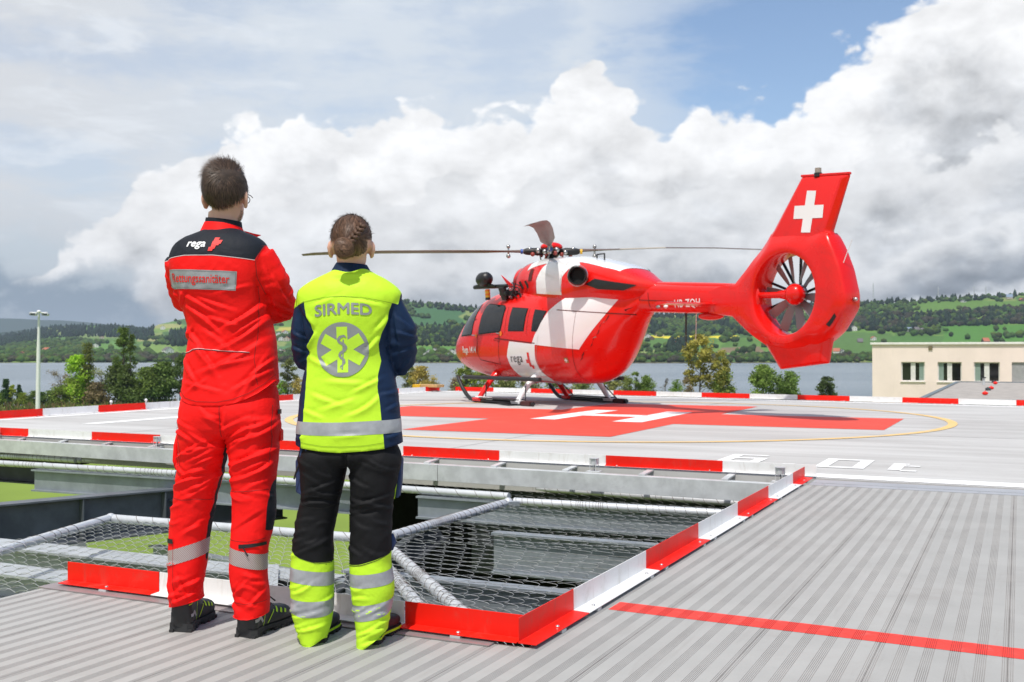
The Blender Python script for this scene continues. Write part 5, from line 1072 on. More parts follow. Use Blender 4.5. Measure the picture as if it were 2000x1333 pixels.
# intake grille marks on the front of the cowling
x0, z0 = hx(1043, 538, .55); patch('intake_slot', [(x0 - .09, z0 - .13), (x0 + .09, z0 - .13), (x0 + .09, z0 + .13), (x0 - .09, z0 + .13)], BC, M_seam, cw, off=.01, px_=False)
# ---------------------------------------------------------------- main rotor
RC = Vector((0, 0, 3.33)); rot = empty('main_rotor_dummy', (0, 0, 0)); bpy.data.objects.remove(rot)
mb = MB(); mb.tube([(0, 0, 2.95), (0, 0, 3.45)], [.13, .10], 16); mb.ball((0, 0, 3.36), (.26, .26, .07), 20, 8); mb.ball((0, 0, 3.28), (.20, .20, .05), 16, 6); rh = obj('rotor_hub', mb, M_titan, H, smooth=40)
mb = MB(); mb.ball((0, 0, 3.43), (.25, .25, .11), 20, 8); obj('hub_cap', mb, M_hred, rh, smooth=True)
mb = MB(); mb.tube([(.0, 0, 3.02), (0, 0, 3.06)], .28, 20); obj('swash_plate', mb, M_titan, rh, smooth=40)
for k in range(4):
    a = k*math.pi/2 + .5; mb = MB(); mb.tube([(.24*math.cos(a), .24*math.sin(a), 3.04), (.26*math.cos(a + .3), .26*math.sin(a + .3), 3.28)], .016, 6); mb.ball((.26*math.cos(a + .3), .26*math.sin(a + .3), 3.28), .035, 8, 6); obj('pitch_link', mb, M_steelb, rh, smooth=True)
bl_dirs = [(Vector((-1, -.03, 0)), 3.26, 3.32, .10, 0), (Vector((1, -.01, 0)), 3.33, 3.42, .12, 1), (Vector((-.088, -1, 0)), 3.30, 3.52, .30, 2), (Vector((.03, 1, 0)), 3.18, 3.30, .2, 3)]
for d, zt_, zm_, tw, k in bl_dirs:
    d = d.normalized(); dl = Vector((d.dot(HF), d.dot(HL), 0)); sd = Vector((-dl.y, dl.x, 0))
    st = [(.55, .055, .045), (.9, .05, .03), (1.15, .10, .022), (1.5, .155, .018), (2.5, .165, .016), (3.6, .165, .014), (4.7, .165, .012), (5.2, .150, .010), (5.48, .105, .008)]
    rg = []
    for r_, hc, th in st:
        f_ = (r_/5.5); z = 3.33 + (zm_ - 3.33)*min(1, f_*2) if f_ < .5 else zm_ + (zt_ - zm_)*((f_ - .5)*2)**1.6
        cx_ = dl*r_; up = Vector((0, 0, 1)); ca = sd*math.cos(tw) + up*math.sin(tw); nn = up*math.cos(tw) - sd*math.sin(tw); sweep = -max(0, r_ - 4.9)**2*.35
        rg.append([RC*0 + cx_ + Vector((0, 0, z)) + ca*(hc*c_ + sweep) + nn*th*s_ for c_, s_ in ((1, .0), (.75, .8), (.3, 1), (-.4, .6), (-1, .0), (-.4, -.5), (.3, -.8), (.75, -.7))])
    mb = MB(); mb.loft(rg); b_ = obj('rotor_blade', mb, M_blade, rh, smooth=50)
    mb = MB(); z_ = 3.33; mb.tube([dl*.15 + Vector((0, 0, z_)), dl*.32 + Vector((0, 0, z_)), dl*.55 + Vector((0, 0, z_)), dl*.62 + Vector((0, 0, z_))], [.05, .085, .075, .05], 12); obj('blade_grip', mb, M_titan, rh, smooth=40)
    mb = MB(); mb.ball(dl*.48 + Vector((0, 0, z_ + .05)), .055, 10, 6); mb.ball(dl*.3 + sd*.13 + Vector((0, 0, z_ + .01)), .06, 10, 6); mb.ball(dl*.3 - sd*.13 + Vector((0, 0, z_ - .03)), .055, 10, 6); obj('damper', mb, M_steelb, rh, smooth=True)
    mb = MB(); mb.ball(dl*.42 + sd*.10 + Vector((0, 0, z_ - .07)), .05, 10, 6); mb.ball(dl*.22 - sd*.10 + Vector((0, 0, z_ - .07)), .05, 10, 6); obj('elastic_bearing', mb, mat('red_oxide_part', (.28, .04, .03), .5), rh, smooth=True)
    mb = MB(); mb.tube([dl*.95 + sd*.0 + Vector((0, 0, z_ + .11)), dl*.95 + Vector((0, 0, z_ - .10))], .02, 8); mb.ball(dl*.95 + Vector((0, 0, z_ + .11)), .045, 10, 6); mb.ball(dl*.95 + Vector((0, 0, z_ - .10)), .05, 10, 6); obj('tuning_weight', mb, M_steelb, b_, smooth=True)
    if k in (0, 1):
        rg2 = [[p + Vector((0, 0, 0)) for p in rg[i]] for i in ((3, 4, 5, 6, 7, 8) if k == 0 else (3, 4))]; c0 = sum((p for p in rg2[0]), Vector())/8
        out_ = []
        for r in rg2:
            c_ = sum((p for p in r), Vector())/8; out_.append([c_ + (p - c_)*1.02 + Vector((0, 0, .0015)) for p in r])
        mb = MB(); mb.loft(out_, cap=False); obj('tan_erosion_strip', mb, M_blade2, b_, smooth=50)
    mb = MB(); mb.tube([dl*.63 + Vector((0, 0, z_)), dl*.68 + Vector((0, 0, z_))], .055, 12); obj('colour_band', mb, M_yel if k == 1 else mat('blue_band', (.03, .09, .35), .4), b_, smooth=40)
# ---------------------------------------------------------------- landing gear
for s in (1, -1):
    Y = 1.22*s; mb = MB(); mb.tube([(-1.12, Y, .05), (-.9, Y, .045), (1.25, Y, .045), (1.45, Y, .07), (1.62, Y, .16), (1.80, Y, .30), (1.98, Y, .50), (2.05, Y, .58)], [.04, .045, .045, .045, .045, .045, .042, .02], 12); sk = obj('skid', mb, M_black, H, smooth=40)
    mb = MB(); mb.box((-1.05, Y - .065, .0), (-.72, Y + .065, .10)); obj('rear_skid_shoe', mb, mat('dark_red_shoe', (.06, .012, .01), .6), sk, bevel=.01)
    mb = MB(); mb.box((-.55, Y - .15, .10), (.9, Y + .12, .125)); obj('foot_board', mb, M_black, sk, bevel=.005)
    if s == 1: mb = MB(); mb.tube([(1.15, Y + .03, .12), (.45, Y + .04, .105)], .028, 8); obj('white_skid_tube', mb, M_hwht, sk, smooth=40)
    mb = MB(); mb.prism([(-.60, Y - .28, .012), (-.05, Y - .20, .012), (-.05, Y + .22, .012), (-.60, Y + .28, .012)], (0, 0, .02)); obj('snow_pad', mb, M_black, sk)
    # cross tubes
    for X0, m_, wd, nm in ((1.10, M_hred, .075, 'front_cross_tube'), (-.50, M_hwht, .062, 'rear_cross_tube')):
        mb = MB(); zt_ = .74 if X0 > 0 else .60
        path = [(X0, s*1.22, .07), (X0, s*1.15, .16), (X0 - .0, s*1.02, .34), (X0, s*.86, .53), (X0, s*.72, .62 if X0 < 0 else .66), (X0, s*.50, .66 if X0 < 0 else .72), (X0, s*.0, .66 if X0 < 0 else .72)]
        mb.tube(path, [wd*.9, wd*.9, wd, wd*1.15 if X0 > 0 else wd, wd*1.6 if X0 > 0 else wd*1.1, wd*1.5, wd*1.2], 14, flat=.75 if X0 > 0 else 1); c_ = obj('cross_tube', mb, m_, H, smooth=40)
        mb = MB(); mb.box((X0 - .16, s*1.22 - .06, .03), (X0 + .16, s*1.22 + .06, .105)); mb.tube([(X0 - .14, s*1.22 + .07, .08), (X0 + .14, s*1.22 + .07, .08)], .02, 8); obj('saddle', mb, m_, c_, bevel=.01)
        mb = MB(); mb.tube([(X0 - .28, s*1.2, .10), (X0 - .03, s*1.03, .40)], .013, 6); obj('stay', mb, M_black, c_)
    mb = MB(); a_ = hx(898, 737, 1.12)[0]; mb.tube([(1.95, s*1.08, .55), (-1.15, s*1.08, .55)], .045, 12); st_ = obj('step', mb, M_black, H, smooth=40)
    for X0 in (1.12, -.62): mb = MB(); mb.tube([(X0, s*1.08, .55), (X0, s*.84, .56)], .03, 8); obj('step_bracket', mb, M_hred if X0 > 0 else M_hwht, st_)
for i, (x, y, z, r_) in enumerate(((1.4, .3, .50, .05), (.9, -.2, .46, .06), (.4, .25, .44, .05), (1.9, 0, .56, .06), (.1, -.3, .43, .04))): mb = MB(); mb.ball((x, y, z), (r_*2.2, r_, r_), 10, 6); obj('belly_antenna', mb, M_hred if i % 2 else M_hwht, fus, smooth=True)
mb = MB(); mb.tube([(3.45, .0, 1.10), (3.75, .0, 1.09), (3.98, .0, 1.10)], [.05, .035, .012], 10); obj('pitot_tube', mb, M_hred, fus, smooth=True)
# hoist / searchlight cluster on the left shoulder
hp = lambda x, y, Y: Vector((hx(x, y, Y)[0], Y, hx(x, y, Y)[1]))
c0 = hp(946, 546, .95); mb = MB(); ax = (hp(966, 541, .95) - hp(926, 548, .95)).normalized(); rot_ = ax.to_track_quat('X', 'Z').to_matrix()
mb.tube([c0 - ax*.20, c0 - ax*.17, c0 - ax*.08, c0 + ax*.10, c0 + ax*.18, c0 + ax*.215], [.04, .13, .165, .16, .12, .03], 20); ho = obj('hoist_housing', mb, M_black, H, smooth=50)
mb = MB(); a, b = hp(927, 562, .95), hp(990, 559, .82); mb.tube([a, b], .045, 10); mb.tube([a + Vector((0, 0, .02)), c0 - Vector((0, 0, .1))], .03, 8); mb.tube([hp(968, 560, .9), hp(946, 553, .95)], .03, 8); obj('hoist_arm', mb, M_black, H, smooth=40)
mb = MB(); a = hp(984, 574, .84); mb.tube([a - Vector((0, .05, .12)), a + Vector((0, .05, .14))], .085, 12); mb.tube([a - Vector((.16, 0, 0)), a + Vector((.10, 0, 0))], .055, 10); mb.box(a - Vector((.28, .2, .05)), a - Vector((.1, .02, -.06))); obj('hoist_joint', mb, M_black, H, smooth=40)
mb = MB()
for k in range(9):
    p = [a + Vector((random.uniform(-.55, .1), random.uniform(-.25, .05), random.uniform(-.15, .25))) for _ in range(3)]; mb.tube(p, .012, 6)
obj('hoist_cables', mb, M_black, H, kind='stuff')
a, b = hp(952, 566, .93), hp(953, 586, .93)
for i in range(5):
    mb = MB(); mb.tube([a.lerp(b, i/5), a.lerp(b, (i + .98)/5)], .058, 14); obj('striped_sleeve', mb, [M_org, M_yel, M_org, M_yel, M_black][i], ho, smooth=40)
mb = MB(); a = hp(996, 563, .5); b = hp(980, 538, .5); mb.prism([a, a + Vector((-.22, 0, .02)), b], (0, .02, 0)); obj('red_antenna', mb, M_hred, cw)
mb = MB(); mb.tube([hp(996, 561, .5), hp(1012, 575, .6), hp(1023, 583, .7)], .01, 6); obj('antenna_cable', mb, M_black, cw)
# wire-cutter and small roof fittings
for X0, Y0 in ((.2, .62), (-.05, .64)): mb = MB(); mb.tube([(X0, Y0, 2.50), (X0 + .04, Y0 + .06, 2.66)], .025, 6); obj('roof_fitting', mb, M_black, cw)
# ================================================================ PEOPLE
def attr_mat(name, cols, rough=.75, bump=.25, bs=500, sheen=.0, weave=True, spec=.15):
    """cloth whose printed/cut colour areas follow signed-distance attributes m1, m2.. (colour i where m_i > 0)"""
    m = bpy.data.materials.new(name); m.use_nodes = True; nt = m.node_tree; n = N(nt); b = nt.nodes['Principled BSDF']
    oc = n.n('ShaderNodeTexCoord').outputs['Object']; c = n.mix(n.noise(oc, 5, 4), tuple(x*.94 for x in cols[0]), tuple(min(1, x*1.06) for x in cols[0]))
    for i, cc in enumerate(cols[1:]):
        a = n.n('ShaderNodeAttribute', attribute_name='m%d' % (i + 1)); c = n.mix(n.step(a.outputs['Fac'], -.0006, .0006), c, cc)
    n.put(b.inputs['Base Color'], c); b.inputs['Roughness'].default_value = rough; b.inputs['Specular IOR Level'].default_value = spec; b.inputs['Sheen Weight'].default_value = sheen
    h = n.m('ADD', n.m('MULTIPLY', n.noise(oc, bs, 2), .4), n.m('MULTIPLY', n.noise(oc, 26, 5, .6, .6), 3.0))
    n.put(b.inputs['Normal'], n.n('ShaderNodeBump', {'Strength': bump, 'Distance': .003, 'Height': h}).outputs[0]); return m
def seg_d(P2, a, b):
    a, b = np.array(a), np.array(b); ab = b - a; t = np.clip(((P2 - a)@ab)/(ab@ab + 1e-12), 0, 1); return np.linalg.norm(P2 - a - t[:, None]*ab, axis=1), t
def poly_sd(P2, poly):
    poly = np.array(poly, float); n_ = len(poly); d = np.full(len(P2), 9.); ins = np.zeros(len(P2), bool)
    for i in range(n_):
        a, b = poly[i], poly[(i+1) % n_]; d = np.minimum(d, seg_d(P2, a, b)[0])
        c = ((a[1] > P2[:, 1]) != (b[1] > P2[:, 1])); xx = a[0] + (P2[:, 1] - a[1])/(b[1] - a[1] + 1e-12)*(b[0] - a[0]); ins ^= c & (P2[:, 0] < xx)
    return np.where(ins, d, -d)
class Person:
    def __init__(s, name, px0, D, rz=0, **kw):
        s.k = F/D; s.px0 = px0; s.D = D; s.root = empty('person', ((px0 - 1000)/F*D, D, 0), rz, **kw)
    def X(s, px_): return (px_ - s.px0)/s.k
    def Z(s, py_): return CH + (690 - py_)/s.k
    def pt(s, px_, py_, y=0.0):
        """local point at depth y behind the reference plane that is seen at the photo pixel"""
        f = (s.D + y)/s.D; X = (px_ - 1000)/F*(s.D + y) - (s.px0 - 1000)/F*s.D; return Vector((X, y, CH + (690 - py_)/F*(s.D + y)))
    def loft(s, mb, rows, k=36, n_=2.3, tilt=0.0, dz=.012):
        A = np.array([(s.Z(r[0]), s.X(r[1]), s.X(r[2]), r[3], r[4]) for r in rows])[::-1]; zs = A[:, 0]; m_ = max(4, int((zs[-1] - zs[0])/dz)); rg = []
        for z in np.linspace(zs[0], zs[-1], m_):
            xl, xr, yc, dy = [cr(zs, A[:, j], z) for j in range(1, 5)]; c, h = (xl + xr)/2, abs(xr - xl)/2
            rg.append([(c + h*se(math.cos(a), math.sin(a), n_)[0], yc + dy*se(math.cos(a), math.sin(a), n_)[1], z + tilt*h*math.cos(a)) for a in np.linspace(0, 2*math.pi, k + 1)[:-1]])
        mb.loft(rg); return mb
def fuse(name, mb, vox, sm, m, parent, folds=(), P_=None, hem=None, attrs=None, crinkle=0.0, noise_amp=0.0, nscale=9., seed=0, keep=None, rings=()):
    me = bpy.data.meshes.new(name); me.from_pydata(mb.v, [], mb.f); me.update(); b = bmesh.new(); b.from_mesh(me); bmesh.ops.recalc_face_normals(b, faces=b.faces); b.to_mesh(me); b.free()
    o = bpy.data.objects.new(name, me); COL.objects.link(o); r_ = o.modifiers.new('r', 'REMESH'); r_.mode = 'VOXEL'; r_.voxel_size = vox
    if sm: s_ = o.modifiers.new('s', 'SMOOTH'); s_.factor = .5; s_.iterations = sm
    dg = bpy.context.evaluated_depsgraph_get(); m2 = bpy.data.meshes.new_from_object(o.evaluated_get(dg)); o.modifiers.clear(); o.data = m2; m2.name = name
    nv = len(m2.vertices); V = np.zeros(nv*3, np.float32); m2.vertices.foreach_get('co', V); V = V.reshape(-1, 3).astype(float)
    Nn = np.zeros(nv*3, np.float32); m2.vertices.foreach_get('normal', Nn); Nn = Nn.reshape(-1, 3).astype(float); D_ = np.zeros(nv)
    V0 = V.copy()
    if noise_amp:
        for i in range(nv):
            p = V[i]; D_[i] += noise_amp*.6*mn.noise(Vector((p[0]*nscale + seed, p[1]*nscale, p[2]*nscale*.8)))
            if crinkle:
                w1 = mn.noise(Vector((p[0]*4, p[1]*4 + seed, p[2]*4)))*.8; sg = 1 if mn.noise(Vector((p[0]*3 + 7, seed, p[2]*3.4))) > 0 else -1
                a1 = 1 - 2.6*abs(mn.noise(Vector((p[0]*7 + w1, p[1]*7, p[2]*17 + p[0]*9 + seed)))); a2 = 1 - 2.6*abs(mn.noise(Vector((p[0]*11 + 9, p[1]*11 + w1, p[2]*22 - p[0]*16 + seed*2))))
                mk = max(0, mn.noise(Vector((p[0]*5, seed + 4, p[2]*4))) + .35)
                D_[i] += crinkle*(max(-.5, a1)*.9 + max(-.4, a2)*.7)*mk
    back = np.clip((-Nn[:, 1] + .35)*1.6, 0, 1)
    for fd in folds:
        x0, y0, x1, y1, w, am = fd[:6]; a = (P_.X(x0), P_.Z(y0)); b_ = (P_.X(x1), P_.Z(y1)); wv = .006
        P2 = V0[:, [0, 2]].copy(); ab = np.array(b_) - a; L = np.linalg.norm(ab); t_ = ((P2 - a)@ab)/(L*L + 1e-9); nrm_ = np.array((-ab[1], ab[0]))/(L + 1e-9)
        bend = (fd[6] if len(fd) > 6 else .0); P2 = P2 - nrm_*(bend*4*np.clip(t_, 0, 1)*(1 - np.clip(t_, 0, 1)))[:, None]
        d, t = seg_d(P2, a, b_); sd_ = (P2 - a)@nrm_
        tap = np.sin(np.pi*np.clip(t*.94 + .03, 0, 1))**.6
        prof = np.exp(-np.abs(d/w)**1.25) - .85*np.exp(-np.abs((sd_ - w*1.15)/(w*.62))**1.2)*np.exp(-np.maximum(0, d - w*2.2)**2/w**2)*(d < w*4)
        D_ += 1.35*am*prof*tap*back
    for (c0, c1, y0, y1, pitch, am, ph) in rings:      # circular gathers along a limb between two points
        c0, c1 = np.array(c0), np.array(c1); ax = c1 - c0; L = np.linalg.norm(ax); ax = ax/L; t = (V0 - c0)@ax; rad = np.linalg.norm(V0 - c0 - t[:, None]*ax, axis=1); w_ = (t > 0)*(t < L)*(rad < y1)
        wob = np.array([mn.noise(Vector((p[0]*14 + ph, p[1]*14, p[2]*14))) for p in V0])
        D_ += w_*am*np.sin(t/pitch*2*np.pi + 3.4*wob + ph)*np.clip(np.minimum(t, L - t)/.03, 0, 1)*(.5 + .5*np.sin(wob*5))
    V = V0 + Nn*D_[:, None]
    if hem:
        hz_ = hem(V[:, 0], V[:, 1]); below = V[:, 2] < hz_ + .0045; V[:, 2] = np.where(below, hz_ + (V[:, 2] - hz_)*.04, V[:, 2])
    m2.vertices.foreach_set('co', V.astype(np.float32).ravel()); m2.update()
    for nm, fn in (attrs or {}).items():
        at = m2.attributes.new(nm, 'FLOAT', 'POINT'); at.data.foreach_set('value', fn(V0, V).astype(np.float32))
    m2.polygons.foreach_set('use_smooth', [True]*len(m2.polygons)); m2.materials.clear(); m2.materials.append(m); o.parent = parent; return o
def wrap(name, bv, ctr, zt, zb, m, parent, off=.0011, nt=130, nz=9, px_=None, a0=0.0, a1=2*math.pi, **kw):
    """band of tape hugging a limb: rays leave the limb's axis ctr(z); zt/zb(theta) give its upper and lower edges"""
    V = []; Fc = []; closed = a1 - a0 > 6.2
    for i in range(nt + (0 if closed else 1)):
        th = a0 + (a1 - a0)*i/nt; d = Vector((math.cos(th), math.sin(th), 0)); z0, z1 = zb(th), zt(th)
        for j in range(nz + 1):
            z = z0 + (z1 - z0)*j/nz; c = Vector(ctr(z)); h, nr, _, ds = bv.ray_cast(c, d, .6)
            if h is None: h = c + d*.08
            V.append(h + d*off)
    n_ = nt if closed else nt
    for i in range(n_):
        i2 = (i + 1) % nt if closed else i + 1
        for j in range(nz): Fc.append((i*(nz+1) + j, i2*(nz+1) + j, i2*(nz+1) + j + 1, i*(nz+1) + j + 1))
    mb = MB(); mb.add(V, Fc); o = obj(name, mb, m, parent, smooth=True, **kw); return o
def drp(P_, name, polys, bv, m, parent, off=.003, step=.012, **kw):
    """pieces outlined in photo pixels, laid on the back of the garment"""
    pl = [[(P_.X(x), P_.Z(y)) for x, y in p] for p in polys]; return drape(name, poly_bm(pl, step), bv, (0, 1, 0), lambda u, w: (u, -1.5, w), m, parent, off, **kw)
def txt(P_, name, s, cx, cy, size, bv, m, parent, off=.006, wpx=100, hpx=None, arc=0.0, fat=0.0, **k):
    X_, Z_ = P_.X(cx), P_.Z(cy); rot = k.pop('rot', 0); b0 = text_bm(s, 1.0, step=9, **k); xs_ = [v.co.x for v in b0.verts]; ys_ = [v.co.y for v in b0.verts]; b0.free(); ww = max(xs_) - min(xs_); hh = max(ys_) - min(ys_)
    kx = wpx/P_.k/ww; ky = (hpx/P_.k/hh) if hpx else kx; mx = (max(xs_) + min(xs_))/2; my = (max(ys_) + min(ys_))/2; bm_ = text_bm(s, 1.0, step=.012/min(kx, ky), **k)
    for v in bm_.verts: v.co.x = (v.co.x - mx)*kx; v.co.y = (v.co.y - my)*ky
    if fat:
        base = bm_.verts[:] + bm_.edges[:] + bm_.faces[:]
        for q, (ex, ey) in enumerate(((-fat, 0), (fat, 0), (0, fat), (0, -fat))):
            r = bmesh.ops.duplicate(bm_, geom=base)
            for v in r['geom']:
                if isinstance(v, bmesh.types.BMVert): v.co.x += ex; v.co.y += ey; v.co.z = .00005*(q + 1)
    for v in bm_.verts: v.co.y += arc*v.co.x**2
    return drape(name, bm_, bv, (0, 1, 0), lambda u, w: (X_ + u*math.cos(rot) - w*math.sin(rot), -1.5, Z_ + w*math.cos(rot) + u*math.sin(rot)), m, parent, off)
def txt_old(P_, name, s, cx, cy, size, bv, m, parent, off=.006, **k):
    X_, Z_ = P_.X(cx), P_.Z(cy); rot = k.pop('rot', 0); 
    return drape(name, text_bm(s, size, step=.012, **k), bv, (0, 1, 0), lambda u, w: (X_ + u*math.cos(rot) - w*math.sin(rot), -1.5, Z_ + w*math.cos(rot) + u*math.sin(rot)), m, parent, off)
M_skin = mat('skin', (.62, .35, .26), .5, 0, .06, 9, .1, 90, col2=(.68, .39, .29)); M_skin.node_tree.nodes['Principled BSDF'].inputs['Subsurface Weight'].default_value = .12; M_skin.node_tree.nodes['Principled BSDF'].inputs['Subsurface Scale'].default_value = .01
CR = (.90, .010, .009); CK = (.016, .019, .026); CN = (.010, .024, .062); CY_ = (.52, .82, .035); CY2 = (.66, .95, .0)
M_refl = mat('reflective_tape', (.31, .32, .335), .42, .0, .12, 22, .25, 30, bd=.004); M_refl2 = mat('silver_print', (.27, .285, .28), .5, .1, .06, 10)
M_tred = mat('red_print', (.75, .02, .015), .6); M_twht = mat('white_embroidery', (.80, .80, .80), .7); M_stitch = mat('pale_stitching', (.55, .50, .50), .8); M_zip = mat('black_zip', (.008, .008, .009), .5, 0, .2, 60, .4, 300, bd=.002)
M_sole = mat('boot_sole', (.022, .023, .024), .7, 0, .15, 20, .2, 60, bd=.002); M_boot = mat('boot_leather', (.018, .019, .020), .55, 0, .2, 20, .25, 120, bd=.002); M_neon = mat('neon_yellow', (.55, .85, .01), .6); M_lace = mat('black_laces', (.01, .01, .01), .8); M_greyp = mat('grey_reflective_patch', (.36, .37, .39), .4)
def boot(P_, heel_px, toe_px, L, parent, low=False, yaw_add=0):
    h = G(*heel_px); t_ = G(*toe_px); loc = h - P_.root.location; d = (t_ - h); ang = math.atan2(-d.x, d.y) + yaw_add
    e = bpy.data.objects.new('boot', None)
    bpy.data.objects.remove(e)
    R = Matrix.Rotation(ang, 3, 'Z'); T = lambda p: R @ Vector(p) + Vector((loc.x, loc.y, 0))
    def outl_(s): return cr([0, .03, .15, .35, .55, .75, .9, 1.0], [.024, .039, .043, .040, .047, .052, .042, .012], s)
    def cxf(s): return cr([0, .3, .6, 1], [0, -.004, .004, .010], s)*1.0
    mb = MB(); S = np.linspace(0.0, 1, 26); k_ = 16
    top = [(0, .125), (.08, .160), (.25, .165), (.36, .140), (.5, .106), (.7, .088), (.88, .076), (1, .046)]
    rg = []
    for s in np.linspace(.012, .985, 26):
        w = outl_(s)*.985; zt_ = cr([q[0] for q in top], [q[1] for q in top], s); 
        if low: zt_ *= .85
        zt_ = max(zt_, .056); rg.append([T((cxf(s) + w*se(math.cos(a), math.sin(a), 2.2 if math.sin(a) > 0 else 8)[0]*(1 if math.sin(a) <= 0 or s > .35 else .96), s*L, (.046 + (zt_ - .046)*se(math.cos(a), math.sin(a), 2.4)[1]) if math.sin(a) > 0 else .046 + .024*math.sin(a))) for a in np.linspace(0, 2*math.pi, k_ + 1)[:-1]])
    mb.loft(rg); up = obj('boot', mb, M_boot, parent, smooth=60)
    mb = MB(); N_ = 40; oo = []
    for i in range(N_):
        s = i/(N_/2) if i <= N_/2 else 2 - i/(N_/2); sg = 1 if i <= N_/2 else -1; oo.append((cxf(s) + sg*(outl_(s) + .0025), s*L))
    lo = lambda s: .0 if (s < .30 or s > .46) else .012
    vs = [T((x, y, lo(y/L))) for x, y in oo] + [T((x*1.0, y, .014)) for x, y in oo] + [T((x*.985, y, .028 + (.006 if y < L*.3 else 0))) for x, y in oo]
    fs = [(i, (i+1) % N_, N_ + (i+1) % N_, N_ + i) for i in range(N_)] + [(N_ + i, N_ + (i+1) % N_, 2*N_ + (i+1) % N_, 2*N_ + i) for i in range(N_)] + [tuple(range(N_ - 1, -1, -1)), tuple(range(2*N_, 3*N_))]
    mb.add(vs, fs); obj('sole', mb, M_sole, up, smooth=40)
    mb = MB()
    for i in range(9):
        for sg in (-1, 1):
            s = .03 + i*.118
            if .28 < s < .45: continue
            x = cxf(s) + sg*(outl_(s) - .002); mb.prism([T((x - .008, s*L - .008, -.001)), T((x + .008, s*L - .008, -.001)), T((x + .008, s*L + .010, -.001)), T((x - .008, s*L + .010, -.001))], (0, 0, .012))
    obj('tread', mb, M_sole, up, kind='stuff')
    BV = BVHTree.FromPolygons([Vector(v) for v in sum([list(map(tuple, r)) for r in rg], [])], [(i*k_ + j, i*k_ + (j+1) % k_, (i+1)*k_ + (j+1) % k_, (i+1)*k_ + j) for i in range(25) for j in range(k_)])
    def side_piece(name, pts, m_, off=.0025):
        for sg in (1, -1):
            bm = poly_bm([pts], .012); rd = R @ Vector((-sg, 0, 0))
            drape(name, bm, BV, rd, lambda u, w: T((sg*.3, u, w)), m_, up, off)
    if not low:
        side_piece('heel_reflector', [(.012, .070), (.055, .078), (.075, .052), (.062, .048), (.05, .064), (.012, .058)], M_greyp)
        side_piece('yellow_eyelet_patch', [(.155, .072), (.168, .088), (.176, .086), (.164, .066)], M_neon); side_piece('yellow_eyelet_patch', [(.178, .066), (.190, .080), (.198, .077), (.188, .060)], M_neon); side_piece('yellow_eyelet_patch', [(.202, .060), (.212, .072), (.220, .068), (.212, .056)], M_neon)
        side_piece('yellow_piping', [(.070, .034), (.100, .100), (.103, .100), (.074, .034)], M_neon); side_piece('yellow_piping', [(.105, .036), (.145, .082), (.148, .080), (.109, .036)], M_neon); side_piece('yellow_piping', [(.01, .104), (.05, .112), (.05, .115), (.01, .107)], M_neon)
    else:
        mb = MB(); vs = [T((x*1.03, y, .016)) for x, y in oo] + [T((x*1.025, y, .025)) for x, y in oo]; mb.add(vs, [(i, (i+1) % N_, N_ + (i+1) % N_, N_ + i) for i in range(N_)]); obj('neon_midsole', mb, M_neon, up, smooth=40)
    mb = MB()
    for i in range(5):
        y = L*(.40 + .07*i); z = (.118 if not low else .092) - .008*i; mb.tube([T((-.03, y, z - .012)), T((0, y + .008, z)), T((.03, y, z - .012))], .0032, 6)
    mb.tube([T((0, L*.4, .125)), T((.03, L*.44, .135)), T((.045, L*.5, .115))], .003, 6)
    obj('laces', mb, M_lace, up, kind='stuff')
    return up
def hand(mb, wrist, d, pal, sgn=1, sc=1.0, curl=.35):
    """palm and five unequal bent fingers; d = direction of the hand, pal = palm normal"""
    d = Vector(d).normalized(); pal = Vector(pal); pal = (pal - d*pal.dot(d)).normalized(); s = d.cross(pal)*sgn; w = Vector(wrist); k = sc
    for f_ in (-.032, -.011, .011, .032): mb.tube([w + s*f_*.5*k, w + d*.05*k + s*f_*.95*k, w + d*.085*k + s*f_*k], [.015*k, .0165*k, .0125*k], 8)
    for f_, L in ((-.033, .062), (-.011, .076), (.011, .080), (.033, .070)):
        p = w + d*.082*k + s*f_*k; dd = d; pts = [p]
        for j, l in enumerate((.45, .32, .23)):
            dd = (dd*math.cos(curl) + pal*math.sin(curl)).normalized(); p = p + dd*L*l*k; pts.append(p)
        mb.tube(pts, [.0105*k, .0095*k, .0085*k, .0065*k], 8)
    p = w + s*.028*k + d*.012*k; q = [p, p + (d*.5 + s*.8)*.035*k, p + (d*.8 + s*.75)*.062*k + pal*.01, p + (d*1.0 + s*.6)*.085*k + pal*.02]
    mb.tube(q, [.014*k, .0125*k, .0105*k, .008*k], 8)
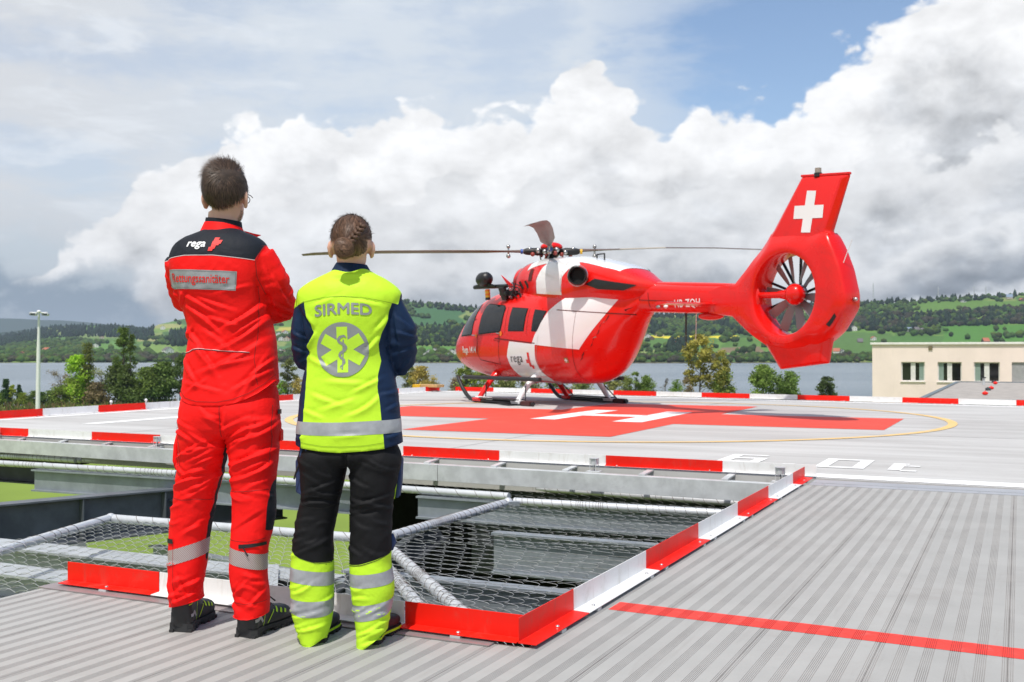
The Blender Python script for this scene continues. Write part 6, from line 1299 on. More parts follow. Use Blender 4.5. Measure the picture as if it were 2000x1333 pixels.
def head(mb, c, yaw_, sc, nose=True):
    R = Matrix.Rotation(yaw_, 3, 'Z'); c = Vector(c); T = lambda x, y, z: c + R @ (Vector((x, y, z))*sc)
    mb.ball(T(0, -.012, .03), (.074*sc, .093*sc, .088*sc), 28, 18, rot=R); mb.ball(T(0, .018, -.035), (.058*sc, .070*sc, .078*sc), 24, 14, rot=R); mb.ball(T(0, .045, -.085), (.034*sc, .036*sc, .026*sc), 16, 10, rot=R)
    mb.tube([T(0, .085, .012), T(0, .104, -.018), T(0, .108, -.030)], [.009*sc, .013*sc, .012*sc], 10); mb.ball(T(-.012, .098, -.033), .009*sc, 8, 6); mb.ball(T(.012, .098, -.033), .009*sc, 8, 6)
    mb.ball(T(0, .085, -.058), (.022*sc, .010*sc, .006*sc), 12, 6, rot=R); mb.ball(T(0, .082, -.067), (.020*sc, .011*sc, .007*sc), 12, 6, rot=R); mb.ball(T(0, .078, .028), (.046*sc, .014*sc, .010*sc), 14, 6, rot=R)
    for s in (-1, 1):
        E_ = [T(s*(.074 + .010*math.sin(t*math.pi)), -.004 - .014*math.sin(t*math.pi*1.1), .022 - .062*t + .004*math.sin(t*6)) for t in np.linspace(0, 1, 8)]; mb.tube(E_, [.006*sc, .0085*sc, .009*sc, .0085*sc, .008*sc, .0075*sc, .0085*sc, .007*sc], 8)
        mb.ball(T(s*.073, .002, -.008), (.009*sc, .012*sc, .026*sc), 10, 8, rot=R)
    return T
def face_bits(T, sc, parent, brow, yaw_):
    R = Matrix.Rotation(yaw_, 3, 'Z')
    for s in (-1, 1):
        mb = MB(); mb.ball(T(s*.031, .074, .008), .0115*sc, 14, 10); e_ = obj('eye', mb, mat('eyeball', (.75, .73, .70), .2), parent, smooth=True); mb = MB(); mb.ball(T(s*.031, .0825, .008), .0052*sc, 10, 8); obj('iris', mb, mat('iris', (.05, .03, .02), .2), e_, smooth=True)
        mb = MB(); mb.tube([T(s*.014, .090, .030), T(s*.032, .088, .036), T(s*.048, .078, .031)], [.003*sc, .0035*sc, .0015*sc], 6); obj('eyebrow', mb, brow, parent, smooth=True)
    mb = MB(); mb.ball(T(0, .0925, -.0625), (.021*sc, .005*sc, .0075*sc), 14, 6, rot=R); obj('lips', mb, mat('lips', (.42, .14, .11), .4), parent, smooth=True)
# ---------------------------------------------------------------- the man in red
A = Person('man', 445, 4.25, label='standing man with short dark hair in red jacket and red trousers, arms crossed', category='person')
R_ = A.root; pt = A.pt
def gp(x, y): return (A.X(x), A.Z(y))
jk = MB()
A.loft(jk, [(440, 406, 456, .035, .055), (450, 392, 470, .03, .070), (458, 373, 490, .025, .085), (467, 355, 507, .02, .098), (479, 341, 518, .015, .110), (497, 333, 522, .01, .120), (525, 333, 522, .01, .128), (560, 340, 520, .015, .128), (600, 353, 520, .03, .125), (630, 363, 527, .03, .120), (665, 366, 535, .03, .118), (700, 362, 538, .02, .122), (745, 358, 541, .015, .130), (775, 356, 542, .01, .135), (806, 358, 542, .01, .135)], n_=2.5)
rsh, rm, rel_, rf, rw = pt(502, 505, .01), pt(531, 548, .03), pt(546, 597, .09), pt(512, 603, .24), pt(440, 590, .27)
jk.tube([rsh, rsh.lerp(rm, .5), rm, rm.lerp(rel_, .6), rel_, rel_.lerp(rf, .5) + Vector((.012, .01, 0)), rf, rf.lerp(rw, .6), rw], [.072, .070, .066, .066, .070, .064, .058, .053, .048], 22)
lsh, lm, lel, lf, lw = pt(356, 512, .015), pt(353, 545, .06), pt(366, 583, .13), pt(398, 588, .24), pt(470, 600, .24)
jk.tube([lsh, lsh.lerp(lm, .5), lm, lel, lel.lerp(lf, .5), lf, lw], [.068, .064, .060, .064, .060, .055, .05], 22)
hpt = [(357, 766), (366, 779), (385, 787), (401, 790), (440, 791), (465, 787), (490, 779), (515, 766), (530, 754), (541, 742)]
hxs = [A.X(p[0]) for p in hpt]; hzs = [A.Z(p[1]) for p in hpt]
hemA = lambda x, y: np.interp(x, hxs, hzs) - np.clip(y, -1, 0)*0.0
yoke = [gp(*p) for p in ((322, 512), (340, 507), (375, 503), (430, 503), (470, 507), (506, 511), (513, 495), (519, 478), (530, 470), (545, 430), (445, 380), (300, 430), (310, 505))]
fA = [(372, 600, 440, 655, .011, .010, .01), (365, 575, 430, 612, .010, .008), (452, 640, 522, 590, .012, .011, -.012), (430, 690, 528, 620, .013, .011, -.015), (470, 655, 530, 612, .009, .008), (400, 730, 520, 668, .014, .009, -.012), (372, 648, 412, 700, .012, .010, .008), (380, 672, 440, 740, .013, .008, .012), (362, 700, 400, 752, .010, .008), (366, 745, 450, 765, .010, .006), (470, 762, 536, 722, .012, .008), (500, 735, 538, 700, .008, .008),
      (395, 585, 470, 610, .010, .006), (378, 560, 350, 610, .009, .007), (510, 545, 516, 600, .010, -.009), (520, 520, 536, 570, .010, .006), (535, 540, 560, 600, .010, .007), (528, 588, 566, 612, .008, .010), (530, 610, 562, 622, .007, .009), (515, 560, 545, 630, .010, -.008), (340, 540, 352, 590, .008, .007), (333, 560, 352, 580, .007, .008), (440, 575, 500, 560, .009, .004), (410, 620, 480, 640, .010, .006), (404, 645, 470, 700, .013, .007, .01), (446, 715, 505, 700, .010, .006), (378, 765, 420, 740, .009, .006), (478, 790, 530, 690, .011, .004), (350, 480, 372, 470, .008, .004), (385, 640, 360, 668, .008, .006)]
M_jA = attr_mat('red_jacket_cloth', [CR, CK], .62, .35)
def arm_dist(V, pts_):
    d = np.full(len(V), 9.)
    for a, b in zip(pts_[:-1], pts_[1:]):
        a, b = np.array(a), np.array(b); ab = b - a; t = np.clip(((V - a)@ab)/(ab@ab), 0, 1); d = np.minimum(d, np.linalg.norm(V - a - t[:, None]*ab, axis=1))
    return d
jA = fuse('jacket', jk, .0062, 3, M_jA, R_, fA, A, hemA, crinkle=.0035, attrs={'m1': lambda V0, V: np.minimum(poly_sd(V0[:, [0, 2]], yoke), .05 - np.maximum(0, V0[:, 1] - .05))}, noise_amp=.0035, nscale=7., seed=3,
          rings=[(rsh + (rm - rsh)*.6, rel_, 0, .10, .055, .0035, 1.0), (rel_, rf, 0, .09, .035, .005, 2.0), (lsh, lel, 0, .09, .05, .004, .5)])
BA = bvh_of(jA)
# seams and hem stitching
def seam(P_, name, pts, bv, m, parent, w=1.2, off=.0016, **k):
    for a, b in zip(pts[:-1], pts[1:]):
        a, b = Vector(a), Vector(b); d = (b - a).normalized(); nn = Vector((-d.y, d.x))*w/2; drp(P_, name, [[tuple(a - nn), tuple(b - nn), tuple(b + nn), tuple(a + nn)]], bv, m, parent, off, .008, **k)
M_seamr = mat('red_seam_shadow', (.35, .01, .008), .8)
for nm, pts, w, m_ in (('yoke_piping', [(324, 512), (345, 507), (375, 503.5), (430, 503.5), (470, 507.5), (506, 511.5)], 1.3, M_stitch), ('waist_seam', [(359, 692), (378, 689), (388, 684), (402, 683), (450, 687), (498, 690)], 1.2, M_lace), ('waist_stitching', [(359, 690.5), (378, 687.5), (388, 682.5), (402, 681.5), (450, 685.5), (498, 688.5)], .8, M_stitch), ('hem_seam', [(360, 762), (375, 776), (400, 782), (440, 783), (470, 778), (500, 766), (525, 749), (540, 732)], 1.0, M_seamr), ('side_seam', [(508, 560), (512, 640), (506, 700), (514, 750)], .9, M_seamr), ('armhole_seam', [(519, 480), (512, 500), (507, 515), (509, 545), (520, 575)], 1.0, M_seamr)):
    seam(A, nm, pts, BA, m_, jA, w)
rp = drp(A, 'reflective_name_patch', [[(338.5, 529), (476, 534.5), (473, 571), (339, 566)]], BA, M_refl, jA, .0022, .008)
txt(A, 'name_lettering', 'Rettungssanitäter', 404.5, 550, .057, BA, M_tred, rp, .0036, bold=.0, fat=.0005, rot=-.035, wpx=115, hpx=22)
for pts in ([(340.5, 531), (474, 536.2)], [(474, 536.2), (471.5, 569)], [(471.5, 569), (341, 564)], [(341, 564), (340.5, 531)]): seam(A, 'patch_stitching', pts, BA, mat('grey_thread', (.20, .20, .20), .8), rp, .8, .0034)
txt(A, 'logo_lettering', 'rega', 396, 484.5, .046, BA, M_twht, jA, .0024, bold=.0, fat=.0013, shear=.25, rot=-.02, wpx=36, hpx=14)
for (x, y) in ((434, 473), (431, 480), (436, 481), (440, 478), (429, 488), (425, 492)):
    w_, h_ = 5.2, 3.8; drp(A, 'logo_square', [[(x - w_ - 1.5 + 2, y + h_), (x + w_ - 1.5, y + h_), (x + w_ + 1.5, y - h_), (x - w_ + 2.5, y - h_)]], BA, M_tred, jA, .0024 + .0003*(x % 3), .008)
# collar
def collar(P_, name, cx, cy, zc, rx, ry, h, m, parent, thick=.006, lean=.25, tilt=0.0, open_=0.0, a_open=1.2, flare=0.0):
    rg = []; k = 40; prof = [(0, 0), (.5, .4), (1, 1), (1, 1), (.5, .4), (0, 0)]
    mb = MB(); V = []
    for i in range(k):
        a = 2*math.pi*i/k
        for (hh, inn) in ((0, 0), (.5, 0), (1, 0), (1, 1), (.5, 1), (0, 1)):
            r_ = 1 - lean*hh; z = zc + h*hh*(1 - open_*max(0, math.cos(a - a_open))) + tilt*math.cos(a)
            V.append((cx + (rx*r_ - inn*thick)*math.cos(a), cy + (ry*r_ - inn*thick)*math.sin(a), z))
    Fc = [(i*6 + j, ((i+1) % k)*6 + j, ((i+1) % k)*6 + (j+1) % 6, i*6 + (j+1) % 6) for i in range(k) for j in range(6)]
    mb.add(V, Fc); return obj(name, mb, m, parent, smooth=50)
M_redc = attr_mat('red_collar_cloth', [CR], .62, .2); M_blkc = attr_mat('black_cloth', [CK], .7, .3)
cx_, cz_ = A.X(430), A.Z(449)
co = collar(A, 'collar', cx_, .035, cz_ - .012, .090, .082, .040, M_redc, jA, tilt=-.006, lean=.20); co2 = collar(A, 'collar_lining', cx_ + .003, .036, cz_ + .012, .075, .068, .031, M_blkc, jA, tilt=-.008, lean=.06)
mb = MB(); a_, b_, c_ = pt(473, 450, .10), pt(497, 461, .16), pt(509, 462, .18); mb.prism([a_, b_ + Vector((0, 0, -.006)), c_ + Vector((0, 0, .006)), b_ + Vector((-.004, 0, .010))], (0, .01, 0)); obj('collar_wing', mb, M_redc, jA)
# sleeve badge on the right upper arm
mb = MB(); bp = pt(549, 522, .02); 
# trousers
tr = MB()
A.loft(tr, [(748, 364, 536, .01, .105), (770, 358, 541, .01, .118), (800, 353, 545, .0, .128), (825, 352, 547, 0, .125), (846, 354, 545, .0, .105), (856, 365, 530, .0, .07)], n_=2.4)
Lr = [(815, 353, 452, .005, .118), (845, 351, 447, .005, .112), (861, 351, 445, .005, .108), (890, 350, 440, .01, .103), (918, 348, 434, .015, .098), (945, 344, 428, .015, .092), (970, 341, 422, .015, .088), (1000, 335, 415, .02, .085), (1023, 331, 410, .025, .084), (1055, 328, 405, .03, .084), (1092, 328, 402, .03, .083), (1124, 328, 396, .03, .080), (1149, 328, 392, .03, .076), (1171, 330, 394, .03, .080), (1183, 330, 394, .03, .080), (1215, 330, 394, .03, .080)]
Rr = [(815, 443, 547, -.005, .118), (845, 447, 547, -.01, .112), (861, 449, 546, -.01, .108), (894, 454, 545, -.02, .103), (925, 457, 543, -.03, .097), (954, 460, 542, -.035, .092), (980, 461, 543, -.04, .088), (1003, 461, 542, -.04, .086), (1027, 460, 537, -.045, .084), (1068, 458, 529, -.05, .083), (1108, 457, 528, -.05, .082), (1130, 459, 530, -.05, .080), (1149, 464, 532, -.05, .078), (1168, 467, 533, -.05, .078), (1192, 467, 531, -.05, .079), (1222, 467, 531, -.05, .079)]
A.loft(tr, Lr, n_=2.3); A.loft(tr, Rr, n_=2.3)
def hemT(x, y):
    zl = np.interp(x, [A.X(330), A.X(350), A.X(393)], [A.Z(1184), A.Z(1178), A.Z(1168)]); zr = np.interp(x, [A.X(467), A.X(500), A.X(531)], [A.Z(1192), A.Z(1194), A.Z(1187)])
    return np.where(x < A.X(430), zl, zr)
r5 = random.Random(5); fT = []
for (x0, x1, y0, y1, nn_, dirn) in ((355, 440, 860, 960, 11, 1), (460, 540, 820, 945, 15, 1), (345, 410, 975, 1060, 4, 1), (465, 530, 960, 1060, 3, -1), (335, 395, 1095, 1180, 7, 1), (470, 528, 1110, 1190, 5, -1), (360, 440, 800, 860, 5, -1)):
    for _ in range(nn_):
        x = r5.uniform(x0, x1); y = r5.uniform(y0, y1); L = r5.uniform(.35, .8)*(x1 - x0); sl = r5.uniform(.25, .65)*dirn; fT.append((x - L/2, y + L/2*sl, x + L/2, y - L/2*sl, r5.uniform(.007, .012), r5.uniform(.004, .008), r5.uniform(-.012, .012)))
fT += [(448, 800, 446, 850, .012, -.012), (455, 905, 540, 870, .010, .009, -.01), (456, 935, 542, 900, .010, .009, -.012), (370, 925, 432, 895, .009, .008), (350, 905, 372, 925, .008, .008), (352, 945, 430, 925, .009, .008, .01), (470, 1030, 530, 990, .010, -.004), (334, 1130, 352, 1178, .009, .010), (352, 1120, 372, 1165, .008, .010), (372, 1140, 393, 1128, .008, .009), (345, 1172, 392, 1152, .008, .009), (470, 1152, 500, 1120, .008, .007), (500, 1172, 530, 1140, .008, .006)]
knee = [gp(*p) for p in ((545, 925), (539, 945), (533, 985), (531, 1020), (530, 1027), (560, 1040), (560, 920))]
inn = [gp(*p) for p in ((443, 862), (432, 925), (420, 975), (409, 1015), (404, 1050), (401, 1100), (420, 1100), (450, 1000), (452, 870))]
M_tA = attr_mat('red_trouser_cloth', [CR, CK], .66, .35)
tA = fuse('trousers', tr, .0062, 2, M_tA, R_, fT, A, hemT, crinkle=.0042, attrs={'m1': lambda V0, V: np.maximum(poly_sd(V0[:, [0, 2]], knee), poly_sd(V0[:, [0, 2]], inn))}, noise_amp=.003, nscale=9., seed=8)
BT = bvh_of(tA)
def axis(rows, P_):
    zz = [P_.Z(r[0]) for r in rows][::-1]; xx = [(P_.X(r[1]) + P_.X(r[2]))/2 for r in rows][::-1]; yy = [r[3] for r in rows][::-1]
    return lambda z: (float(np.interp(z, zz, xx)), float(np.interp(z, zz, yy)), z)
axL, axR = axis(Lr, A), axis(Rr, A)
def mat_stripe():
    m = bpy.data.materials.new('striped_reflective_tape'); m.use_nodes = True; nt = m.node_tree; n = N(nt); b = nt.nodes['Principled BSDF']; x, y, z = n.sep(n.n('ShaderNodeTexCoord').outputs['Object'])
    s = n.m('SINE', n.m('MULTIPLY', n.m('SUBTRACT', n.m('MULTIPLY', x, .8), z), 900)); c = n.mix(n.step(s, .3, .75), (.46, .44, .43), (.30, .10, .09)); n.put(b.inputs['Base Color'], c); b.inputs['Roughness'].default_value = .4; b.inputs['Metallic'].default_value = .2; return m
M_str = mat_stripe()
Z = A.Z
wrap('reflective_leg_tape', BT, axL, lambda t: Z(1063) + .026*math.cos(t), lambda t: Z(1093) + .026*math.cos(t), M_str, tA)
wrap('reflective_leg_tape', BT, axR, lambda t: Z(1066) - .017*math.cos(t), lambda t: Z(1096) - .017*math.cos(t), M_str, tA)
for pts in ([(327, 1049), (347, 1049), (347, 1058), (327, 1058)], [(484, 1052), (530, 1048.5), (530, 1055), (484, 1059.5)]): drp(A, 'pocket_zip', [pts], BT, M_zip, tA, .005)
seam(A, 'zip_pull', [(494, 1058), (502, 1073)], BT, M_zip, tA, 2.5, .009)
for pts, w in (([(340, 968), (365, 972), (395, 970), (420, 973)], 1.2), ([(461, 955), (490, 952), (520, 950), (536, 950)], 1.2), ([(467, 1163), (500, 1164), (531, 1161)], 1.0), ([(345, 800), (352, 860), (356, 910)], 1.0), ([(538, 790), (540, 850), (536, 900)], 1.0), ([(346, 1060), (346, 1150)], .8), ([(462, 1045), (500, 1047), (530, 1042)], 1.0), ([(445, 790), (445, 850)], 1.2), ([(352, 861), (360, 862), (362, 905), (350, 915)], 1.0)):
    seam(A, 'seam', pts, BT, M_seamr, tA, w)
# side pocket flap at the right hip and left thigh
mb = MB(); q = [pt(545, 838, 0), pt(549, 842, 0), pt(549, 862, 0), pt(545, 860, 0)]; mb.prism(q, (0, .05, 0)); obj('pocket_tab', mb, M_redc, tA, bevel=.002)
mb = MB(); q = [pt(543, 800, -.03), pt(547, 800, -.03), pt(547, 809, -.03), pt(543, 809, -.03)]; mb.prism(q, (0, .03, 0)); obj('press_stud', mb, M_zip, tA)
q = []; mb = MB(); mb.tube([pt(349, 845, .0), pt(344, 870, 0), pt(343, 900, 0), pt(346, 918, .0)], [.006, .009, .011, .005], 10); obj('thigh_pocket', mb, M_redc, tA, smooth=True)
bt1 = boot(A, (352, 1236), (402, 1200), .29, R_); bt2 = boot(A, (478, 1247), (566, 1206), .30, R_)
# body: head, neck, hands and what the clothes hide, one skin
bd = MB(); hc = pt(441, 386, .045); HY = math.radians(-6); T_ = head(bd, hc, HY, 1.06)
bd.tube([pt(436, 418, .05), pt(434, 435, .045), pt(432, 455, .03), pt(430, 480, .02)], [.060, .059, .063, .07], 24)
A.loft(bd, [(470, 372, 480, .02, .06), (500, 362, 500, .02, .08), (600, 375, 500, .03, .08), (700, 385, 510, .02, .08), (800, 372, 525, .0, .09), (835, 372, 525, 0, .08)], n_=2.2)
bd.tube([pt(380, 500, .02), lm, lel, lf, lf.lerp(lw, .75)], [.045, .04, .04, .035, .026], 12); bd.tube([pt(480, 500, .02), rm, rel_, rf, rf.lerp(rw, .8)], [.045, .04, .04, .035, .026], 12)
hand(bd, lf.lerp(lw, .8), (1, -.25, .1), (0, -1, 0), 1, 1.05); hand(bd, rf.lerp(rw, .85), (-1, -.1, .05), (0, -1, 0), -1, 1.05)
for ax_, x_, y0 in ((axL, 0, 0), (axR, 0, 0)):
    bd.tube([Vector(ax_(A.Z(y_))) for y_ in (830, 900, 960, 1040, 1110, 1160)] , [.07, .06, .05, .045, .032, .026], 12)
body = fuse('body', bd, .0058, 2, M_skin, R_, noise_amp=.0006, nscale=30)
M_hair = tint('dark_brown_hair', .48, attr='col', spec=.4); M_brow = mat('dark_hair_base', (.040, .025, .017), .8, 0, .3, 60)
face_bits(T_, 1.06, body, M_brow, HY)
BH = bvh_of(body)
def skull(c, R, a, b): return None
def strands(name, N_, c, rad, rootfn, dirfn, lenfn, wid, col, parent, seed=0, bow=.0, segs=3):
    g = random.Random(seed); V = []; Fc = []; CC = []
    for _ in range(N_):
        rt = rootfn(g)
        if rt is None: continue
        p, nrm = rt; d = dirfn(p, nrm, g); L = lenfn(p, g); w = wid*g.uniform(.6, 1.3); sd = d.cross(nrm)
        if sd.length < 1e-5: continue
        sd.normalize(); o = len(V); q = p.copy(); dd = d.copy(); shade = g.uniform(.40, 2.1)
        for s in range(segs + 1):
            f = s/segs; ww = w*(1 - f*.92)
            V += [q - sd*ww, q + sd*ww]; CC += [[x*shade for x in col]]*2
            dd = (dd + nrm*bow*g.uniform(.4, 1.2)/segs + Vector((g.gauss(0, .05), g.gauss(0, .05), g.gauss(0, .05)))).normalized(); q = q + dd*L/segs
        for s in range(segs): Fc.append((o + 2*s, o + 2*s + 1, o + 2*s + 3, o + 2*s + 2))
    return npobj(name, V, Fc, M_hair, np.array(CC), False, parent=parent)
# hair cap
def cap_mesh(c, R, rad, inside, lump, seed):
    mb = MB(); nu, nv = 60, 40; V = []; ok = {}
    for i in range(nv + 1):
        th = math.pi*i/nv
        for j in range(nu):
            a = 2*math.pi*j/nu; d = Vector((math.sin(th)*math.cos(a), math.sin(th)*math.sin(a), math.cos(th))); k_ = 1 + lump*mn.noise(d*5 + Vector((seed, 0, 0)))
            V.append(c + R @ Vector((d.x*rad[0]*k_, d.y*rad[1]*k_, d.z*rad[2]*k_))); ok[len(V) - 1] = inside(d)
    Fc = []
    for i in range(nv):
        for j in range(nu):
            f = (i*nu + j, (i+1)*nu + j, (i+1)*nu + (j+1) % nu, i*nu + (j+1) % nu)
            if all(ok[q] for q in f): Fc.append(f)
    mb.add(V, Fc); return mb
RY_ = Matrix.Rotation(HY, 3, 'Z'); hcc = T_(0, -.014, .034); hr_ = (.0815*1.06, .101*1.06, .0945*1.06)
def insA(d): return d.z > (.32 if d.y > .55 else (-.12 if d.y > -.05 else -.12 - .95*min(1, (-d.y - .05)*1.25))) and not (d.y > .45 and d.z < .48)
hb = obj('hair', cap_mesh(hcc, RY_, hr_, insA, .03, 2), M_brow, R_, smooth=True)
whorl = (RY_.inverted() @ (pt(443, 349, -.04) - hcc)).normalized()
def rootA(g):
    d = Vector((g.gauss(0, 1), g.gauss(0, 1), g.gauss(0, 1))).normalized()
    if not insA(d): return None
    nl = Vector((d.x/hr_[0], d.y/hr_[1], d.z/hr_[2])).normalized(); return hcc + RY_ @ Vector((d.x*hr_[0]*.985, d.y*hr_[1]*.985, d.z*hr_[2]*.985)), RY_ @ nl
wW = hcc + RY_ @ Vector((whorl.x*hr_[0], whorl.y*hr_[1], whorl.z*hr_[2]))
def dirA(p, n_, g):
    away = (p - wW); away = away - n_*away.dot(n_); away = away.normalized() if away.length > 1e-4 else n_.orthogonal()
    tw = n_.cross(away)*.35; down = Vector((0, 0, -1)) - n_*(-n_.z); d = away + tw
    hgt = (p - hcc).z/hr_[2]
    f_ = min(1, max(0, (hgt - .05)/.75)); d = (d*.5 + down*1.1)*(1 - f_) + (d*1.0 + Vector((-.45, .15, .10 + .35*max(0, hgt - .6))))*f_
    tuft = max(0, hgt - .45)*(g.uniform(1.2, 2.4) if g.random() < .3 else g.uniform(0, .8))
    return (d.normalized() + n_*(.16 + .30*max(0, hgt - .3) + tuft) + Vector((g.gauss(0, .06), g.gauss(0, .06), g.gauss(0, .06)))).normalized()
strands('hair_strands', 14000, hcc, hr_, rootA, dirA, lambda p, g: g.uniform(.020, .040)*(1.3 if (p - hcc).z > .05 else 1), .0011, (.062, .038, .025), hb, 4, -.22)
def inb(d): return None
# stubble beard and glasses
def rootB(g):
    d = Vector((g.uniform(-1, 1)*.9, g.uniform(-.1, 1), g.uniform(-1, -.15))); s = hcc + RY_ @ Vector((d.x*.25, d.y*.25, d.z*.25 - .02)); h, nrm, _, _ = BH.ray_cast(s, (T_(0, .02, -.06) - s).normalized(), .5)
    if h is None or h.z > T_(0, 0, -.02).z or h.z < T_(0, 0, -.115).z: return None
    lc = RY_.inverted() @ (h - hc)
    if lc.y < .0: return None
    return h, nrm
strands('beard', 3200, hcc, hr_, rootB, lambda p, n_, g: (Vector((0, 0, -.8)) + n_*.7).normalized(), lambda p, g: g.uniform(.003, .006), .0007, (.045, .030, .022), hb, 9, 0, 1)
mb = MB()
for s in (-1, 1):
    mb.tube([T_(s*.078, -.005, .012), T_(s*.077, .05, .014), T_(s*.070, .094, .012)], .0018, 6)
    mb.tube([T_(s*.034 + .024*math.cos(a), .097, .004 + .017*math.sin(a)) for a in np.linspace(0, 2*math.pi, 17)[:-1]], .0017, 6, closed=True)
mb.tube([T_(-.008, .104, .008), T_(0, .106, .011), T_(.008, .104, .008)], .0015, 6); gl_ = obj('glasses', mb, M_black, R_, smooth=True)
# ---------------------------------------------------------------- the woman in hi-vis
B = Person('woman', 683, 4.10, label='standing woman with braided brown hair in yellow and navy jacket, black trousers', category='person')
R2 = B.root; pt = B.pt
def gp(x, y): return (B.X(x), B.Z(y))
jk = MB()
B.loft(jk, [(522, 655, 713, .03, .050), (532, 641, 727, .028, .062), (541, 622, 746, .022, .076), (552, 602, 764, .018, .088), (564, 585, 779, .014, .096), (574, 579, 785, .012, .10), (592, 580, 781, .01, .106), (620, 590, 770, .01, .110), (660, 598, 764, .015, .108), (700, 600, 762, .02, .104), (735, 592, 770, .015, .104), (775, 586, 778, .01, .110), (815, 583, 782, .005, .118), (840, 580, 785, 0, .122), (860, 579, 787, 0, .122), (895, 584, 784, 0, .118)], n_=2.5)
lsh, lm, lel, lf, lw = pt(603, 592, .01), pt(594, 645, .015), pt(597, 697, .05), pt(622, 712, .16), pt(660, 700, .25)
rsh, rm, rel_, rf, rw = pt(757, 588, .01), pt(783, 645, .015), pt(784, 700, .05), pt(765, 716, .16), pt(712, 700, .25)
jk.tube([lsh, lsh.lerp(lm, .5), lm, lm.lerp(lel, .6), lel, lel.lerp(lf, .6), lf, lw], [.052, .052, .052, .052, .050, .045, .043, .036], 20)
jk.tube([lel, pt(590, 722, .05)], [.044, .018], 16)
jk.tube([rsh, rsh.lerp(rm, .5), rm, rm.lerp(rel_, .6), rel_, rel_.lerp(rf, .6), rf, rw], [.052, .054, .062, .060, .056, .048, .043, .036], 20)
jk.tube([rel_, pt(784, 734, .05)], [.046, .017], 16)
hb_pts = [(578, 866), (596, 872), (640, 877), (671, 879), (720, 876), (757, 872), (788, 863)]
hemB = lambda x, y: np.interp(x, [B.X(p[0]) for p in hb_pts], [B.Z(p[1]) for p in hb_pts])
yel = [gp(*p) for p in ((574, 604), (600, 590), (602, 604), (608, 622), (614, 638), (620, 652), (612, 668), (604, 682), (602, 700), (604, 730), (602, 775), (600, 818), (596, 845), (595, 890), (757, 890), (757, 872), (755, 845), (751, 818), (748, 790), (742, 755), (743, 730), (748, 705), (745, 692), (743, 672), (748, 655), (757, 630), (766, 605), (768, 593), (779, 596), (787, 562), (796, 540), (740, 480), (620, 480), (560, 540))]
fB = [(640, 800, 700, 780, .013, .006), (690, 810, 745, 775, .012, .008, -.01), (615, 770, 670, 790, .012, .006), (700, 765, 748, 740, .010, .008), (605, 680, 625, 650, .010, .008), (610, 700, 650, 720, .011, .006), (720, 690, 745, 660, .010, .008), (620, 600, 660, 585, .010, .004), (700, 590, 750, 600, .010, .005), (622, 640, 600, 610, .008, .006), (740, 650, 762, 620, .010, .007), (600, 800, 640, 815, .010, .005), (640, 745, 720, 750, .014, .005), (660, 850, 720, 846, .010, .004), (574, 650, 600, 665, .008, .007), (572, 680, 598, 690, .008, .008), (580, 710, 600, 700, .008, .008), (776, 620, 800, 640, .010, .007), (778, 650, 812, 660, .009, .008), (780, 690, 808, 680, .009, .009), (785, 720, 800, 700, .007, .007), (765, 600, 775, 680, .010, -.008), (590, 610, 604, 690, .010, -.008), (650, 546, 715, 546, .012, -.005), (585, 855, 600, 850, .008, .006), (760, 852, 782, 846, .008, .007), (760, 800, 778, 790, .009, .006), (753, 770, 776, 765, .009, .006)]
M_jB = attr_mat('navy_and_yellow_softshell', [CN, CY_], .55, .22)
jB = fuse('jacket', jk, .0062, 4, M_jB, R2, fB, B, hemB, crinkle=.0016, attrs={'m1': lambda V0, V: np.minimum(poly_sd(V0[:, [0, 2]], yel), np.where(arm_dist(V0, [lsh.lerp(lm, .22), lm, lel, lf, lw]) < .058, -.02, 1))*1.0 if False else poly_sd(V0[:, [0, 2]], yel) - np.where((V0[:, 1] > .03) & (V0[:, 2] < B.Z(590)) , (V0[:, 1] - .03)*.0, 0)}, noise_amp=.003, nscale=7., seed=21,
          rings=[(lm, lel, 0, .075, .05, .003, 1.0), (rm, rel_, 0, .08, .05, .0035, 2.0), (lel, lf, 0, .07, .03, .003, 0), (rel_, rf, 0, .07, .03, .003, 0)])
BJ = bvh_of(jB)
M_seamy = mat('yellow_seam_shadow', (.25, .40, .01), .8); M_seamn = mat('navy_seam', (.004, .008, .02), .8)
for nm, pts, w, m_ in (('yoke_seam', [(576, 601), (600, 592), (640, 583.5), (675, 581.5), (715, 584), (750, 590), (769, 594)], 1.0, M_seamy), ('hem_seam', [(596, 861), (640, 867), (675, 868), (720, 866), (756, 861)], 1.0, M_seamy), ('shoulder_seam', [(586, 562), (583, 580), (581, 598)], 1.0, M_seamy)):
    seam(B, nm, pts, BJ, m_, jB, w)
zc_ = B.Z(831); axT = lambda z: (B.X(681), .0, z)
wrap('reflective_waist_tape', BJ, axT, lambda t: B.Z(818.5) + .004*math.cos(t) - .006*max(0, -math.sin(t)), lambda t: B.Z(843.5) + .003*math.cos(t) - .006*max(0, -math.sin(t)), M_refl, jB, nt=96)
txt(B, 'back_lettering', 'SIRMED', 677.5, 605, .064, BJ, M_refl2, jB, .0022, bold=.0, fat=.0016, arc=-.75, rot=.02, wpx=108, hpx=21)
ccx, ccy, cr_ = 676, 683.5, 50.0
disc = drp(B, 'round_emblem', [[(ccx + cr_*math.cos(a), ccy + cr_*1.05*math.sin(a)) for a in np.linspace(0, 2*math.pi, 49)[:-1]]], BJ, M_refl2, jB, .0022, .008)
R1, w_ = 42.5, 10.3; star = []
